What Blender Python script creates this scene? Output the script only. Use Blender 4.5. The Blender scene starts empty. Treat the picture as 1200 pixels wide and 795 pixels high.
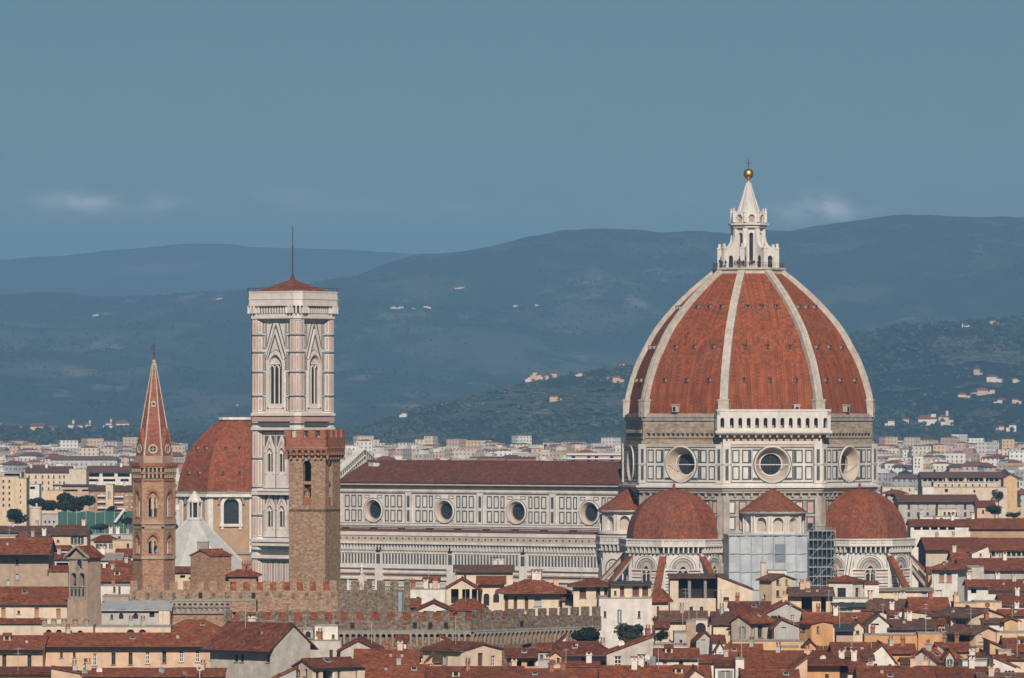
import bpy, math, random
from mathutils import Vector, Matrix, noise
R = math.radians
SC = bpy.context.scene
COL = SC.collection
# ---------------------------------------------------------------- camera, sky, sun, exposure
F, CX, HY, CZ = 6760.0, 600.0, 490.0, 56.0          # focal length in pixels of a 1200 px wide frame, horizon row, eye height
cam = bpy.data.cameras.new('camera'); camo = bpy.data.objects.new('camera', cam); COL.objects.link(camo)
camo.location = (0, 0, CZ); camo.rotation_euler = (R(90), 0, 0)
cam.sensor_width = 36.0; cam.lens = F / 1200 * 36.0; cam.shift_y = (HY - 397.5) / 1200
cam.clip_start = 1.0; cam.clip_end = 90000.0
SC.camera = camo
SUN_AZ, SUN_EL = 4.0, 33.0                          # degrees right of the line behind the camera, and height
w = bpy.data.worlds.new('World'); SC.world = w; w.use_nodes = True
nt = w.node_tree; nt.nodes.clear()
N = nt.nodes.new; L = nt.links.new
out = N('ShaderNodeOutputWorld'); bg = N('ShaderNodeBackground'); sky = N('ShaderNodeTexSky')
sky.sky_type = 'NISHITA'; sky.sun_disc = False; sky.sun_elevation = R(SUN_EL); sky.sun_rotation = R(180 - SUN_AZ)
sky.altitude = 50; sky.air_density = 1.0; sky.dust_density = 0.6; sky.ozone_density = 3.0
bg.inputs['Strength'].default_value = 0.06
# thin clouds low over the mountains: soft patches in the sky's own directions, broken up by noise
tc = N('ShaderNodeTexCoord'); sep = N('ShaderNodeSeparateXYZ'); L(tc.outputs['Generated'], sep.inputs[0])
def M_(op, a, b=None):
    m = N('ShaderNodeMath'); m.operation = op
    for i, v in enumerate((a, b)):
        if v is None: continue
        if isinstance(v, (int, float)): m.inputs[i].default_value = v
        else: L(v, m.inputs[i])
    return m.outputs[0]
acc = None
for ax, el, sx, sz, amt in ((-0.0715, 0.0372, 0.0095, 0.0018, 1.35), (-0.040, 0.0376, 0.011, 0.0020, .28), (-0.0130, 0.0364, 0.0120, 0.0018, .25), (0.0535, 0.0366, 0.0075, 0.0023, 1.7), (0.030, 0.0368, 0.011, 0.0020, .22)):
    dx = M_('DIVIDE', M_('SUBTRACT', sep.outputs[0], ax), sx); dz = M_('DIVIDE', M_('SUBTRACT', sep.outputs[2], el), sz)
    g = M_('POWER', 2.718, M_('MULTIPLY', M_('ADD', M_('MULTIPLY', dx, dx), M_('MULTIPLY', dz, dz)), -1.0))
    g = M_('MULTIPLY', g, amt)
    acc = g if acc is None else M_('ADD', acc, g)
mp = N('ShaderNodeMapping'); mp.inputs['Scale'].default_value = (120, 120, 230); L(tc.outputs['Generated'], mp.inputs[0])
nz = N('ShaderNodeTexNoise'); nz.inputs['Scale'].default_value = 1.0; nz.inputs['Detail'].default_value = 9; L(mp.outputs[0], nz.inputs['Vector'])
nf = M_('MAXIMUM', M_('MULTIPLY', M_('SUBTRACT', nz.outputs[0], 0.36), 2.6), 0.0)
hb_ = M_('DIVIDE', M_('SUBTRACT', sep.outputs[2], 0.046), 0.017)
band = M_('MULTIPLY', M_('POWER', 2.718, M_('MULTIPLY', M_('MULTIPLY', hb_, hb_), -1.0)), M_('ADD', 0.035, M_('MULTIPLY', nf, 0.012)))
cf = M_('ADD', band, M_('MINIMUM', M_('MULTIPLY', M_('MULTIPLY', acc, nf), 0.9), 0.8))
tint = N('ShaderNodeMix'); tint.data_type = 'RGBA'; tint.blend_type = 'MULTIPLY'; tint.inputs[0].default_value = 1.0
tint.inputs[7].default_value = (0.43, 0.55, 0.56, 1); L(sky.outputs[0], tint.inputs[6])
mixc = N('ShaderNodeMix'); mixc.data_type = 'RGBA'; L(cf, mixc.inputs[0]); L(tint.outputs[2], mixc.inputs[6])
mixc.inputs[7].default_value = (13.0, 12.4, 12.0, 1)
L(mixc.outputs[2], bg.inputs[0]); L(bg.outputs[0], out.inputs[0])
sl = bpy.data.lights.new('sun', 'SUN'); so = bpy.data.objects.new('sun', sl); COL.objects.link(so)
sl.energy = 5.0; sl.angle = R(0.53); sl.color = (1.0, 0.90, 0.79)
S_ = Vector((math.sin(R(SUN_AZ)) * math.cos(R(SUN_EL)), -math.cos(R(SUN_AZ)) * math.cos(R(SUN_EL)), math.sin(R(SUN_EL))))
so.rotation_euler = S_.to_track_quat('Z', 'Y').to_euler(); so.location = (0, -200, 400)
vs = SC.view_settings; vs.view_transform = 'Standard'; vs.look = 'None'; vs.exposure = 0.0; vs.gamma = 1.0; vs.use_curve_mapping = False
SC.cycles.volume_bounces = 0; SC.cycles.max_bounces = 5; SC.cycles.use_denoising = True
HAZE_D, HAZE_C, HAZE_G = 7.5e-5, (0.245, 0.52, 0.87, 1), -0.1
# ---------------------------------------------------------------- helpers
rng = random.Random(7)
def P(px, py, Y):                                     # the point at distance Y seen at that spot of the photograph
    return Vector(((px - CX) * Y / F, Y, CZ + (HY - py) * Y / F))
def zat(py, Y): return CZ + (HY - py) * Y / F
MATS = {}
def mat(name, c1, c2=None, scale=1.0, rough=0.85, rnd=0.0, detail=5, bump=0.0, tile=None, brick=None, metal=0.0, streak=0.0, contrast=1.0, c3=None, windows=None, patch=None):
    m = bpy.data.materials.new(name); m.use_nodes = True; MATS[name] = m
    t = m.node_tree; n = t.nodes.new; l = t.links.new
    b = t.nodes['Principled BSDF']; b.inputs['Roughness'].default_value = rough; b.inputs['Metallic'].default_value = metal
    b.inputs['Specular IOR Level'].default_value = 0.25
    def mth(op, a, bb=None, cl=False):
        q = n('ShaderNodeMath'); q.operation = op; q.use_clamp = cl
        for i, v in enumerate((a, bb)):
            if v is None: continue
            if isinstance(v, (int, float)): q.inputs[i].default_value = v
            else: l(v, q.inputs[i])
        return q.outputs[0]
    def mix(f, a, bb, mode='MIX'):
        q = n('ShaderNodeMix'); q.data_type = 'RGBA'; q.blend_type = mode
        if isinstance(f, (int, float)): q.inputs[0].default_value = f
        else: l(f, q.inputs[0])
        for i, v in ((6, a), (7, bb)):
            if isinstance(v, tuple): q.inputs[i].default_value = (*v[:3], 1)
            else: l(v, q.inputs[i])
        return q.outputs[2]
    co = n('ShaderNodeTexCoord'); oi = n('ShaderNodeObjectInfo')
    off = n('ShaderNodeVectorMath'); off.operation = 'ADD'; l(co.outputs['Object'], off.inputs[0])
    rv = n('ShaderNodeCombineXYZ'); l(mth('MULTIPLY', oi.outputs['Random'], 93.0), rv.inputs[0]); l(rv.outputs[0], off.inputs[1])
    nz = n('ShaderNodeTexNoise'); nz.inputs['Scale'].default_value = scale; nz.inputs['Detail'].default_value = detail; nz.inputs['Roughness'].default_value = 0.62
    l(off.outputs[0], nz.inputs['Vector'])
    f = mth('ADD', mth('MULTIPLY', mth('SUBTRACT', nz.outputs[0], 0.5), 2.6 * contrast), 0.5, True)
    c = mix(f, c1, c2 or tuple(v * 0.75 for v in c1))
    if c3:
        n3 = n('ShaderNodeTexNoise'); n3.inputs['Scale'].default_value = scale * 0.21; n3.inputs['Detail'].default_value = 4; l(off.outputs[0], n3.inputs['Vector'])
        c = mix(mth('MULTIPLY', mth('SUBTRACT', n3.outputs[0], 0.46), 4.0, True), c, c3)
    if patch:                                         # bleached, lichened or repaired places
        n4 = n('ShaderNodeTexNoise'); n4.inputs['Scale'].default_value = .55; n4.inputs['Detail'].default_value = 6; n4.inputs['Roughness'].default_value = .7
        o4 = n('ShaderNodeVectorMath'); o4.operation = 'ADD'; l(off.outputs[0], o4.inputs[0]); o4.inputs[1].default_value = (31, 17, 5); l(o4.outputs[0], n4.inputs['Vector'])
        c = mix(mth('MULTIPLY', mth('MULTIPLY', mth('SUBTRACT', n4.outputs[0], 0.55), 7.0, True), .75), c, patch)
    if streak:
        mp = n('ShaderNodeMapping'); mp.inputs['Scale'].default_value = (0.9, 0.9, 0.09); l(off.outputs[0], mp.inputs[0])
        n2 = n('ShaderNodeTexNoise'); n2.inputs['Scale'].default_value = 1.0; n2.inputs['Detail'].default_value = 6; l(mp.outputs[0], n2.inputs['Vector'])
        c = mix(mth('MULTIPLY', mth('MULTIPLY', mth('SUBTRACT', n2.outputs[0], 0.5), 4.0, True), streak), c, tuple(v * 0.45 for v in c1))
    if tile or brick:
        uv = n('ShaderNodeUVMap')
        if tile:
            sp = n('ShaderNodeSeparateXYZ'); l(uv.outputs[0], sp.inputs[0])
            vn = n('ShaderNodeTexNoise'); vn.inputs['Scale'].default_value = 2.6; vn.inputs['Detail'].default_value = 2; l(off.outputs[0], vn.inputs['Vector'])
            cell = n('ShaderNodeTexWhiteNoise'); cell.noise_dimensions = '2D'
            cv = n('ShaderNodeCombineXYZ'); l(mth('FLOOR', mth('DIVIDE', sp.outputs[0], tile[0])), cv.inputs[0]); l(mth('FLOOR', mth('DIVIDE', sp.outputs[1], tile[1])), cv.inputs[1])
            l(cv.outputs[0], cell.inputs['Vector'])
            s1 = mth('SINE', mth('MULTIPLY', sp.outputs[0], 6.2832 / tile[0]))
            s2 = mth('FRACT', mth('DIVIDE', sp.outputs[1], tile[1]))
            k = mth('ADD', mth('ADD', 0.64, mth('MULTIPLY', s1, 0.13)), mth('ADD', mth('MULTIPLY', s2, 0.10), mth('MULTIPLY', cell.outputs['Value'], 0.56)))
            kc = n('ShaderNodeCombineColor'); [l(k, kc.inputs[i]) for i in range(3)]
            c = mix(1.0, c, kc.outputs[0], 'MULTIPLY')
        if brick:
            bt = n('ShaderNodeTexBrick'); l(uv.outputs[0], bt.inputs['Vector']); bt.inputs['Scale'].default_value = 1.0
            bt.inputs['Brick Width'].default_value = brick[0]; bt.inputs['Row Height'].default_value = brick[1]; bt.inputs['Mortar Size'].default_value = brick[1] * 0.09
            bt.inputs['Color1'].default_value = (1.18, 1.15, 1.12, 1); bt.inputs['Color2'].default_value = (0.66, 0.68, 0.70, 1); bt.inputs['Mortar'].default_value = (0.8, 0.8, 0.8, 1)
            c = mix(1.0, c, bt.outputs[0], 'MULTIPLY')
    if windows:                                       # rows of openings far too small to be seen one by one
        sp = n('ShaderNodeSeparateXYZ'); uv = n('ShaderNodeUVMap'); l(uv.outputs[0], sp.inputs[0])
        fu = mth('FRACT', mth('DIVIDE', sp.outputs[0], windows[0])); fv = mth('FRACT', mth('DIVIDE', sp.outputs[1], windows[1]))
        a = mth('MULTIPLY', mth('GREATER_THAN', fu, 0.34), mth('LESS_THAN', fu, 0.70))
        bb = mth('MULTIPLY', mth('GREATER_THAN', fv, 0.30), mth('LESS_THAN', fv, 0.80))
        c = mix(mth('MULTIPLY', a, bb), c, windows[2])
    if rnd:
        k = mth('ADD', 1.0 - rnd, mth('MULTIPLY', oi.outputs['Random'], 2 * rnd))
        kc = n('ShaderNodeCombineColor'); l(k, kc.inputs[0])
        l(mth('ADD', 1.0 - rnd * .9, mth('MULTIPLY', oi.outputs['Random'], 1.8 * rnd)), kc.inputs[1]); l(mth('ADD', 1.0 - rnd * .6, mth('MULTIPLY', oi.outputs['Random'], 1.2 * rnd)), kc.inputs[2])
        c = mix(1.0, c, kc.outputs[0], 'MULTIPLY')
    l(c, b.inputs['Base Color'])
    if bump:
        bm = n('ShaderNodeBump'); bm.inputs['Strength'].default_value = bump; bm.inputs['Distance'].default_value = 0.15
        l(nz.outputs[0], bm.inputs['Height']); l(bm.outputs[0], b.inputs['Normal'])
    return m
# stone and marble
mat('marble', (.70, .655, .605), (.53, .49, .45), .5, .7, streak=.4)
mat('marble_rose', (.70, .635, .58), (.55, .49, .445), .5, .7, streak=.25)
mat('plaster_apricot', (.47, .305, .19), (.36, .23, .145), .45, .9, streak=.3)
mat('roof_flat', (.36, .32, .28), (.26, .235, .21), .7, .9)
mat('marble_dirty', (.46, .41, .36), (.25, .22, .195), .5, .8, streak=.6)
mat('marble_green', (.045, .060, .064), (.10, .115, .115), 1.2, .6)
mat('marble_pink', (.52, .32, .25), (.42, .27, .22), .8, .7)
mat('marble_warm', (.54, .445, .36), (.40, .33, .27), .6, .75, streak=.3)
mat('raw_masonry', (.47, .37, .285), (.31, .245, .19), .55, .9, streak=.35, brick=(1.1, .42))
mat('white_rib', (.56, .49, .415), (.34, .305, .265), .9, .8, streak=.3)
mat('dome_tile', (.305, .078, .028), (.175, .050, .021), .45, .85, tile=(.55, .62), c3=(.22, .067, .033), contrast=1.1, streak=.45)
mat('tribune_tile', (.27, .074, .031), (.135, .047, .024), .55, .88, tile=(.45, .55), c3=(.18, .062, .036))
mat('nave_tile', (.17, .052, .030), (.10, .038, .027), .7, .88, tile=(.45, .6), c3=(.11, .05, .036), patch=(.21, .11, .075), streak=.3)
mat('roof_tile', (.265, .070, .028), (.09, .033, .019), 1.3, .9, rnd=.28, tile=(.34, .5), c3=(.165, .060, .033), contrast=1.4, patch=(.31, .14, .08))
mat('roof_brown', (.165, .078, .050), (.08, .047, .036), 1.1, .9, rnd=.2, tile=(.34, .5), c3=(.12, .068, .05), patch=(.20, .13, .095))
mat('lead', (.40, .39, .37), (.52, .51, .49), .5, .6, streak=.2)
mat('glass', (.022, .027, .033), (.035, .04, .045), .6, .25)
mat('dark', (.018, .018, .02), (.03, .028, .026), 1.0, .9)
mat('gold', (.86, .44, .13), (.70, .34, .09), 1.5, .42, metal=1.0)
mat('iron', (.045, .047, .05), (.07, .07, .07), 2.0, .6)
mat('brick_tower', (.45, .265, .165), (.31, .18, .12), 1.1, .92, brick=(.55, .22), c3=(.37, .235, .155), streak=.2)
mat('brick_red', (.37, .145, .088), (.27, .11, .072), 1.2, .92, brick=(.55, .22))
mat('spire_brick', (.345, .125, .078), (.25, .095, .064), 1.0, .92, brick=(.5, .2))
mat('stone_tower', (.47, .31, .205), (.22, .145, .10), 2.2, .92, contrast=1.25, brick=(.55, .24), c3=(.33, .20, .13), streak=.25)
mat('stone_dark', (.34, .25, .18), (.065, .058, .052), 2.0, .95, contrast=1.35, brick=(.55, .24), c3=(.17, .125, .09), streak=.3)
mat('stone_grey', (.34, .31, .27), (.22, .20, .175), 1.2, .9, streak=.3)
mat('stone_pale', (.45, .325, .24), (.31, .23, .17), 1.0, .9, streak=.4)
# plaster
PL = {'cream': (.68, .55, .42), 'white': (.74, .68, .61), 'ochre': (.62, .41, .22), 'orange': (.62, .335, .16), 'grey': (.46, .43, .40), 'pink': (.52, .37, .28), 'peach': (.67, .46, .315), 'buff': (.58, .475, .37), 'yellow': (.68, .53, .365)}
for k, c in PL.items():
    mat('plaster_' + k, tuple(min(.8, v * 1.06) for v in c), tuple(v * .76 for v in c), .6, .9, streak=.42, rnd=.06, patch=tuple(v * .70 + .04 for v in c))
mat('rough_plaster', (.58, .525, .46), (.36, .325, .29), .7, .95, streak=.6)
mat('wood_brown', (.14, .065, .04), (.10, .05, .033), 2.0, .8)
mat('shutter_green', (.045, .085, .072), (.06, .10, .085), 2.0, .7)
mat('shutter_grey', (.25, .25, .25), (.2, .2, .2), 2.0, .7)
mat('shutter_brown', (.13, .075, .05), (.09, .055, .04), 2.0, .7)
mat('paint_white', (.74, .72, .69), (.62, .60, .57), 1.0, .6)
mat('metal_blue', (.26, .33, .38), (.20, .26, .30), .8, .55)
mat('metal_grey', (.42, .43, .44), (.33, .34, .35), .8, .5)
mat('sheet', (.47, .49, .51), (.35, .375, .405), .3, .8, contrast=1.5, streak=.3)
mat('sheet_dark', (.22, .24, .27), (.16, .18, .20), .5, .8)
mat('leaf', (.022, .034, .022), (.040, .052, .030), 1.2, .8, rnd=.3)
mat('leaf_dark', (.009, .018, .017), (.020, .030, .022), 1.2, .8, rnd=.3)
mat('leaf_olive', (.060, .072, .055), (.036, .048, .038), 1.2, .8, rnd=.3)
mat('bark', (.10, .075, .055), (.07, .05, .04), 2.0, .9)
mat('net_green', (.055, .13, .105), (.04, .10, .085), .3, .9)
mat('skin', (.48, .30, .22), None, 5, .7)
mat('cloth_dark', (.03, .033, .042), None, 5, .9); mat('cloth_red', (.36, .035, .03), None, 5, .9); mat('cloth_blue', (.05, .09, .19), None, 5, .9); mat('cloth_grey', (.25, .25, .26), None, 5, .9)
for k, c in (('cream', (.60, .50, .38)), ('white', (.68, .64, .59)), ('ochre', (.60, .41, .24)), ('grey', (.47, .45, .42)), ('pink', (.54, .36, .28)), ('brick', (.42, .20, .13))):
    mat('far_' + k, c, tuple(v * .85 for v in c), .05, .9, rnd=.12, windows=(3.4, 3.3, (.15, .155, .165)))
mat('ground_city', (.115, .10, .085), (.085, .085, .06), .02, .95)

class Fr:                                             # a wall's own axes: u along it, v up, w out of it
    def __init__(s, o, u, n): s.o, s.u, s.n = Vector(o), Vector(u), Vector(n)
    def __call__(s, u, v, w=0.0): return s.o + s.u * u + Vector((0, 0, v)) + s.n * w
def face_frame(ang, apo, c=(0, 0)):
    n = Vector((math.cos(R(ang)), math.sin(R(ang)), 0)); return Fr(Vector((c[0], c[1], 0)) + n * apo, (-n.y, n.x, 0), n)
XZ = Fr((0, 0, 0), (1, 0, 0), (0, -1, 0))             # front of a thing built at the origin, seen from -y
class MB:
    def __init__(s): s.v, s.f, s.m, s.sm, s.names = [], [], [], [], []
    def mi(s, name):
        if name not in s.names: s.names.append(name)
        return s.names.index(name)
    def face(s, pts, m, smooth=False):
        i = len(s.v); s.v.extend(tuple(p) for p in pts); s.f.append(tuple(range(i, i + len(pts)))); s.m.append(s.mi(m)); s.sm.append(smooth)
    def hexa(s, b, t, m):                             # four points below, four above, same order (counter-clockwise from above)
        s.face(b[::-1], m); s.face(t, m)
        for k in range(4): s.face([b[k], b[(k + 1) % 4], t[(k + 1) % 4], t[k]], m)
    def box(s, x0, x1, y0, y1, z0, z1, m):
        b = [(x0, y0, z0), (x1, y0, z0), (x1, y1, z0), (x0, y1, z0)]; s.hexa(b, [(x, y, z1) for x, y, _ in b], m)
    def fbox(s, fr, u0, u1, v0, v1, w0, w1, m):       # box on a wall, from depth w0 to w1 (w1 is nearer the viewer)
        b = [fr(u0, v0, w1), fr(u1, v0, w1), fr(u1, v0, w0), fr(u0, v0, w0)]; t = [fr(u0, v1, w1), fr(u1, v1, w1), fr(u1, v1, w0), fr(u0, v1, w0)]
        s.hexa(b, t, m)
    def rect(s, fr, u0, u1, v0, v1, w, m): s.face([fr(u0, v0, w), fr(u1, v0, w), fr(u1, v1, w), fr(u0, v1, w)], m)
    def ring(s, fr, u0, u1, v0, v1, th, w, m):        # thin rectangular inlay
        s.rect(fr, u0, u1, v0, v0 + th, w, m); s.rect(fr, u0, u1, v1 - th, v1, w, m)
        s.rect(fr, u0, u0 + th, v0 + th, v1 - th, w, m); s.rect(fr, u1 - th, u1, v0 + th, v1 - th, w, m)
    def prism(s, pts, z0, z1, m, top=None, cap=True):
        n = len(pts); tp = top or pts
        for k in range(n):
            a, b = pts[k], pts[(k + 1) % n]; c, d = tp[(k + 1) % n], tp[k]
            s.face([(a[0], a[1], z0), (b[0], b[1], z0), (c[0], c[1], z1), (d[0], d[1], z1)], m)
        if cap:
            s.face([(p[0], p[1], z1) for p in tp], m); s.face([(p[0], p[1], z0) for p in pts][::-1], m)
    def lathe(s, prof, n, m, c=(0, 0), rot=0.0, a0=0.0, a1=360.0, smooth=False, ms=None):
        full = abs(a1 - a0 - 360) < 1e-6
        A = [R(rot + a0 + (a1 - a0) * k / n) for k in range(n + (0 if full else 1))]
        for j in range(len(prof) - 1):
            (r0, z0), (r1, z1) = prof[j], prof[j + 1]
            for k in range(n):
                a, b = A[k], A[(k + 1) % len(A)]
                q = [(c[0] + r0 * math.cos(a), c[1] + r0 * math.sin(a), z0), (c[0] + r0 * math.cos(b), c[1] + r0 * math.sin(b), z0),
                     (c[0] + r1 * math.cos(b), c[1] + r1 * math.sin(b), z1), (c[0] + r1 * math.cos(a), c[1] + r1 * math.sin(a), z1)]
                if r0 < 1e-6: q = [q[0], q[2], q[3]]
                elif r1 < 1e-6: q = q[:3]
                s.face(q, ms[j] if ms else m, smooth)
    def tube(s, p0, p1, r, m, n=6, r1=None, smooth=True):
        p0, p1 = Vector(p0), Vector(p1); d = (p1 - p0).normalized(); a = d.orthogonal().normalized(); b = d.cross(a); r1 = r if r1 is None else r1
        A = [(math.cos(2 * math.pi * k / n), math.sin(2 * math.pi * k / n)) for k in range(n)]
        q0 = [p0 + (a * x + b * y) * r for x, y in A]; q1 = [p1 + (a * x + b * y) * r1 for x, y in A]
        for k in range(n): s.face([q0[k], q0[(k + 1) % n], q1[(k + 1) % n], q1[k]], m, smooth)
        s.face(q0[::-1], m); s.face(q1, m)
    def hole_plate(s, fr, u0, u1, v0, v1, cu, cv, r, m, n=40, w=0.0):   # wall panel with a round hole
        A = sorted(set([2 * math.pi * k / n for k in range(n)] + [math.atan2(y - cv, x - cu) % (2 * math.pi) for x in (u0, u1) for y in (v0, v1)]))
        def outp(a):
            dx, dy = math.cos(a), math.sin(a); t = 1e9
            if dx > 1e-9: t = min(t, (u1 - cu) / dx)
            if dx < -1e-9: t = min(t, (u0 - cu) / dx)
            if dy > 1e-9: t = min(t, (v1 - cv) / dy)
            if dy < -1e-9: t = min(t, (v0 - cv) / dy)
            return cu + dx * t, cv + dy * t
        for k in range(len(A)):
            a, b = A[k], A[(k + 1) % len(A)]
            i0, i1 = (cu + r * math.cos(a), cv + r * math.sin(a)), (cu + r * math.cos(b), cv + r * math.sin(b)); o0, o1 = outp(a), outp(b)
            s.face([fr(*i0, w), fr(*o0, w), fr(*o1, w), fr(*i1, w)], m)
    def cone_ring(s, fr, cu, cv, prof, m, n=40, ms=None):               # round moulding on a wall: prof = (radius, w)
        for j in range(len(prof) - 1):
            (r0, w0), (r1, w1) = prof[j], prof[j + 1]
            for k in range(n):
                a, b = 2 * math.pi * k / n, 2 * math.pi * (k + 1) / n
                q = [fr(cu + r0 * math.cos(a), cv + r0 * math.sin(a), w0), fr(cu + r0 * math.cos(b), cv + r0 * math.sin(b), w0), fr(cu + r1 * math.cos(b), cv + r1 * math.sin(b), w1), fr(cu + r1 * math.cos(a), cv + r1 * math.sin(a), w1)]
                s.face(q[::-1], ms[j] if ms else m, True)
    def disc(s, fr, cu, cv, r, w, m, n=32): s.face([fr(cu + r * math.cos(2 * math.pi * k / n), cv + r * math.sin(2 * math.pi * k / n), w) for k in range(n)], m)
    def arch_pts(s, cu, hw, v0, vs, pointed=0.0, n=10):                 # outline from the left foot over the top to the right foot
        pts = [(cu - hw, v0), (cu - hw, vs)]
        for k in range(1, n):
            a = math.pi * (1 - k / n)
            x, y = math.cos(a), math.sin(a)
            pts.append((cu + hw * x, vs + hw * y * (1 + pointed * (1 - abs(x)))))
        return pts + [(cu + hw, vs), (cu + hw, v0)]
    def arch_bay(s, fr, u0, u1, v0, v1, cu, hw, vb, vs, depth, m, back='glass', pointed=0.0, w=0.0, reveal=None):
        top = s.arch_pts(cu, hw, vb, vs, pointed)
        s.rect(fr, u0, cu - hw, v0, v1, w, m); s.rect(fr, cu + hw, u1, v0, v1, w, m)
        if vb > v0 + 1e-6: s.rect(fr, cu - hw, cu + hw, v0, vb, w, m)
        arc = top[1:-1]
        for a, b in zip(arc, arc[1:]): s.face([fr(a[0], a[1], w), fr(b[0], b[1], w), fr(b[0], v1, w), fr(a[0], v1, w)], m)
        loop = top
        for a, b in zip(loop, loop[1:]): s.face([fr(a[0], a[1], w), fr(a[0], a[1], w - depth), fr(b[0], b[1], w - depth), fr(b[0], b[1], w)], reveal or m)
        s.face([fr(cu - hw, vb, w), fr(cu + hw, vb, w), fr(cu + hw, vb, w - depth), fr(cu - hw, vb, w - depth)], reveal or m)
        if back: s.face([fr(p[0], p[1], w - depth + 0.02) for p in loop], back)
    def arch_band(s, fr, cu, hw, vs, th, w0, w1, m, v0=None, pointed=0.0, n=12):   # raised moulding round an arch
        i = s.arch_pts(cu, hw, vs if v0 is None else v0, vs, pointed, n); o = s.arch_pts(cu, hw + th, vs if v0 is None else v0, vs, pointed, n)
        for k in range(len(i) - 1):
            s.face([fr(*i[k], w1), fr(*i[k + 1], w1), fr(*o[k + 1], w1), fr(*o[k], w1)], m)
            s.face([fr(*o[k], w0), fr(*o[k], w1), fr(*o[k + 1], w1), fr(*o[k + 1], w0)], m)
            s.face([fr(*i[k], w1), fr(*i[k], w0), fr(*i[k + 1], w0), fr(*i[k + 1], w1)], m)
    def grid_wall(s, fr, u0, u1, v0, v1, holes, m, w=0.0):              # flat wall with rectangular holes left open
        us = sorted({u0, u1, *[min(max(h[i], u0), u1) for h in holes for i in (0, 1)]}); vs_ = sorted({v0, v1, *[min(max(h[i], v0), v1) for h in holes for i in (2, 3)]})
        for a, b in zip(us, us[1:]):
            run = None
            for c, d in zip(vs_, vs_[1:]):
                mu, mv = (a + b) / 2, (c + d) / 2
                if any(h[0] < mu < h[1] and h[2] < mv < h[3] for h in holes):
                    if run: s.rect(fr, a, b, run[0], run[1], w, m)
                    run = None
                else: run = (run[0], d) if run else (c, d)
            if run: s.rect(fr, a, b, run[0], run[1], w, m)
    def mesh(s, name):
        me = bpy.data.meshes.new(name); me.from_pydata(s.v, [], s.f)
        for nme in s.names: me.materials.append(MATS[nme])
        me.polygons.foreach_set('material_index', s.m); me.polygons.foreach_set('use_smooth', s.sm)
        uvl = me.uv_layers.new(name='UVMap'); Z = Vector((0, 0, 1))
        me.update()
        for p in me.polygons:
            n_ = p.normal
            if abs(n_.z) > 0.999: t = Vector((1, 0, 0))
            else: t = Z.cross(n_).normalized()
            b_ = n_.cross(t)
            for li in p.loop_indices:
                q = me.vertices[me.loops[li].vertex_index].co; uvl.data[li].uv = (q.dot(t), q.dot(b_))
        return me
    def build(s, name, parent=None, loc=None):
        o = bpy.data.objects.new(name, s.mesh(name)); COL.objects.link(o)
        if parent is not None: o.parent = parent
        if loc is not None: o.location = loc
        return o
def thing(name, label, cat, loc=(0, 0, 0), rz=0.0, group=None):
    o = bpy.data.objects.new(name, None); COL.objects.link(o); o.empty_display_size = 0.5
    o.location = loc; o.rotation_euler = (0, 0, R(rz)); o['label'] = label; o['category'] = cat
    if group: o['group'] = group
    return o
def tag(o, label, cat, group=None):
    o['label'] = label; o['category'] = cat
    if group: o['group'] = group
    return o
def part(name, me, parent, loc=(0, 0, 0), rz=0.0, label=None):
    o = bpy.data.objects.new(name, me); COL.objects.link(o); o.parent = parent; o.location = loc; o.rotation_euler = (0, 0, rz)
    if label: o['label'] = label
    return o
def struct(o): o['kind'] = 'structure'; return o
def octo(r, rot=22.5, n=8, c=(0, 0)): return [(c[0] + r * math.cos(R(rot + 360 / n * k)), c[1] + r * math.sin(R(rot + 360 / n * k))) for k in range(n)]
# ---------------------------------------------------------------- ground, hills, haze
def gz(Y): return 54.0 * math.exp(-(Y / 120.0) ** 2) + max(0.0, min(Y, 9000) - 2300.0) * 0.0062
def fbm(x, y, s, o=5, seed=0.0):
    return noise.fractal(Vector((x / s + seed, y / s - seed, seed * .37)), 0.9, 2.1, o)
def heightfield(name, xs, ys, zf, m, smooth=True):
    V = [(x, y, zf(x, y)) for y in ys for x in xs]; nx = len(xs)
    Fs = [(j * nx + i, j * nx + i + 1, (j + 1) * nx + i + 1, (j + 1) * nx + i) for j in range(len(ys) - 1) for i in range(nx - 1)]
    me = bpy.data.meshes.new(name); me.from_pydata(V, [], Fs); me.materials.append(m); me.polygons.foreach_set('use_smooth', [smooth] * len(Fs)); me.update()
    o = bpy.data.objects.new(name, me); COL.objects.link(o); return struct(o)
heightfield('ground', [-40000, -9000, -3000, -1200, -500, -200, 0, 200, 500, 1200, 3000, 9000, 40000],
            [-300, -150, -80, -40, 0, 30, 60, 90, 130, 180, 250, 350, 600, 1200, 2300, 3000, 4000, 5000, 6000, 7500, 9000, 15000, 60000], lambda x, y: gz(y), MATS['ground_city'])
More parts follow.
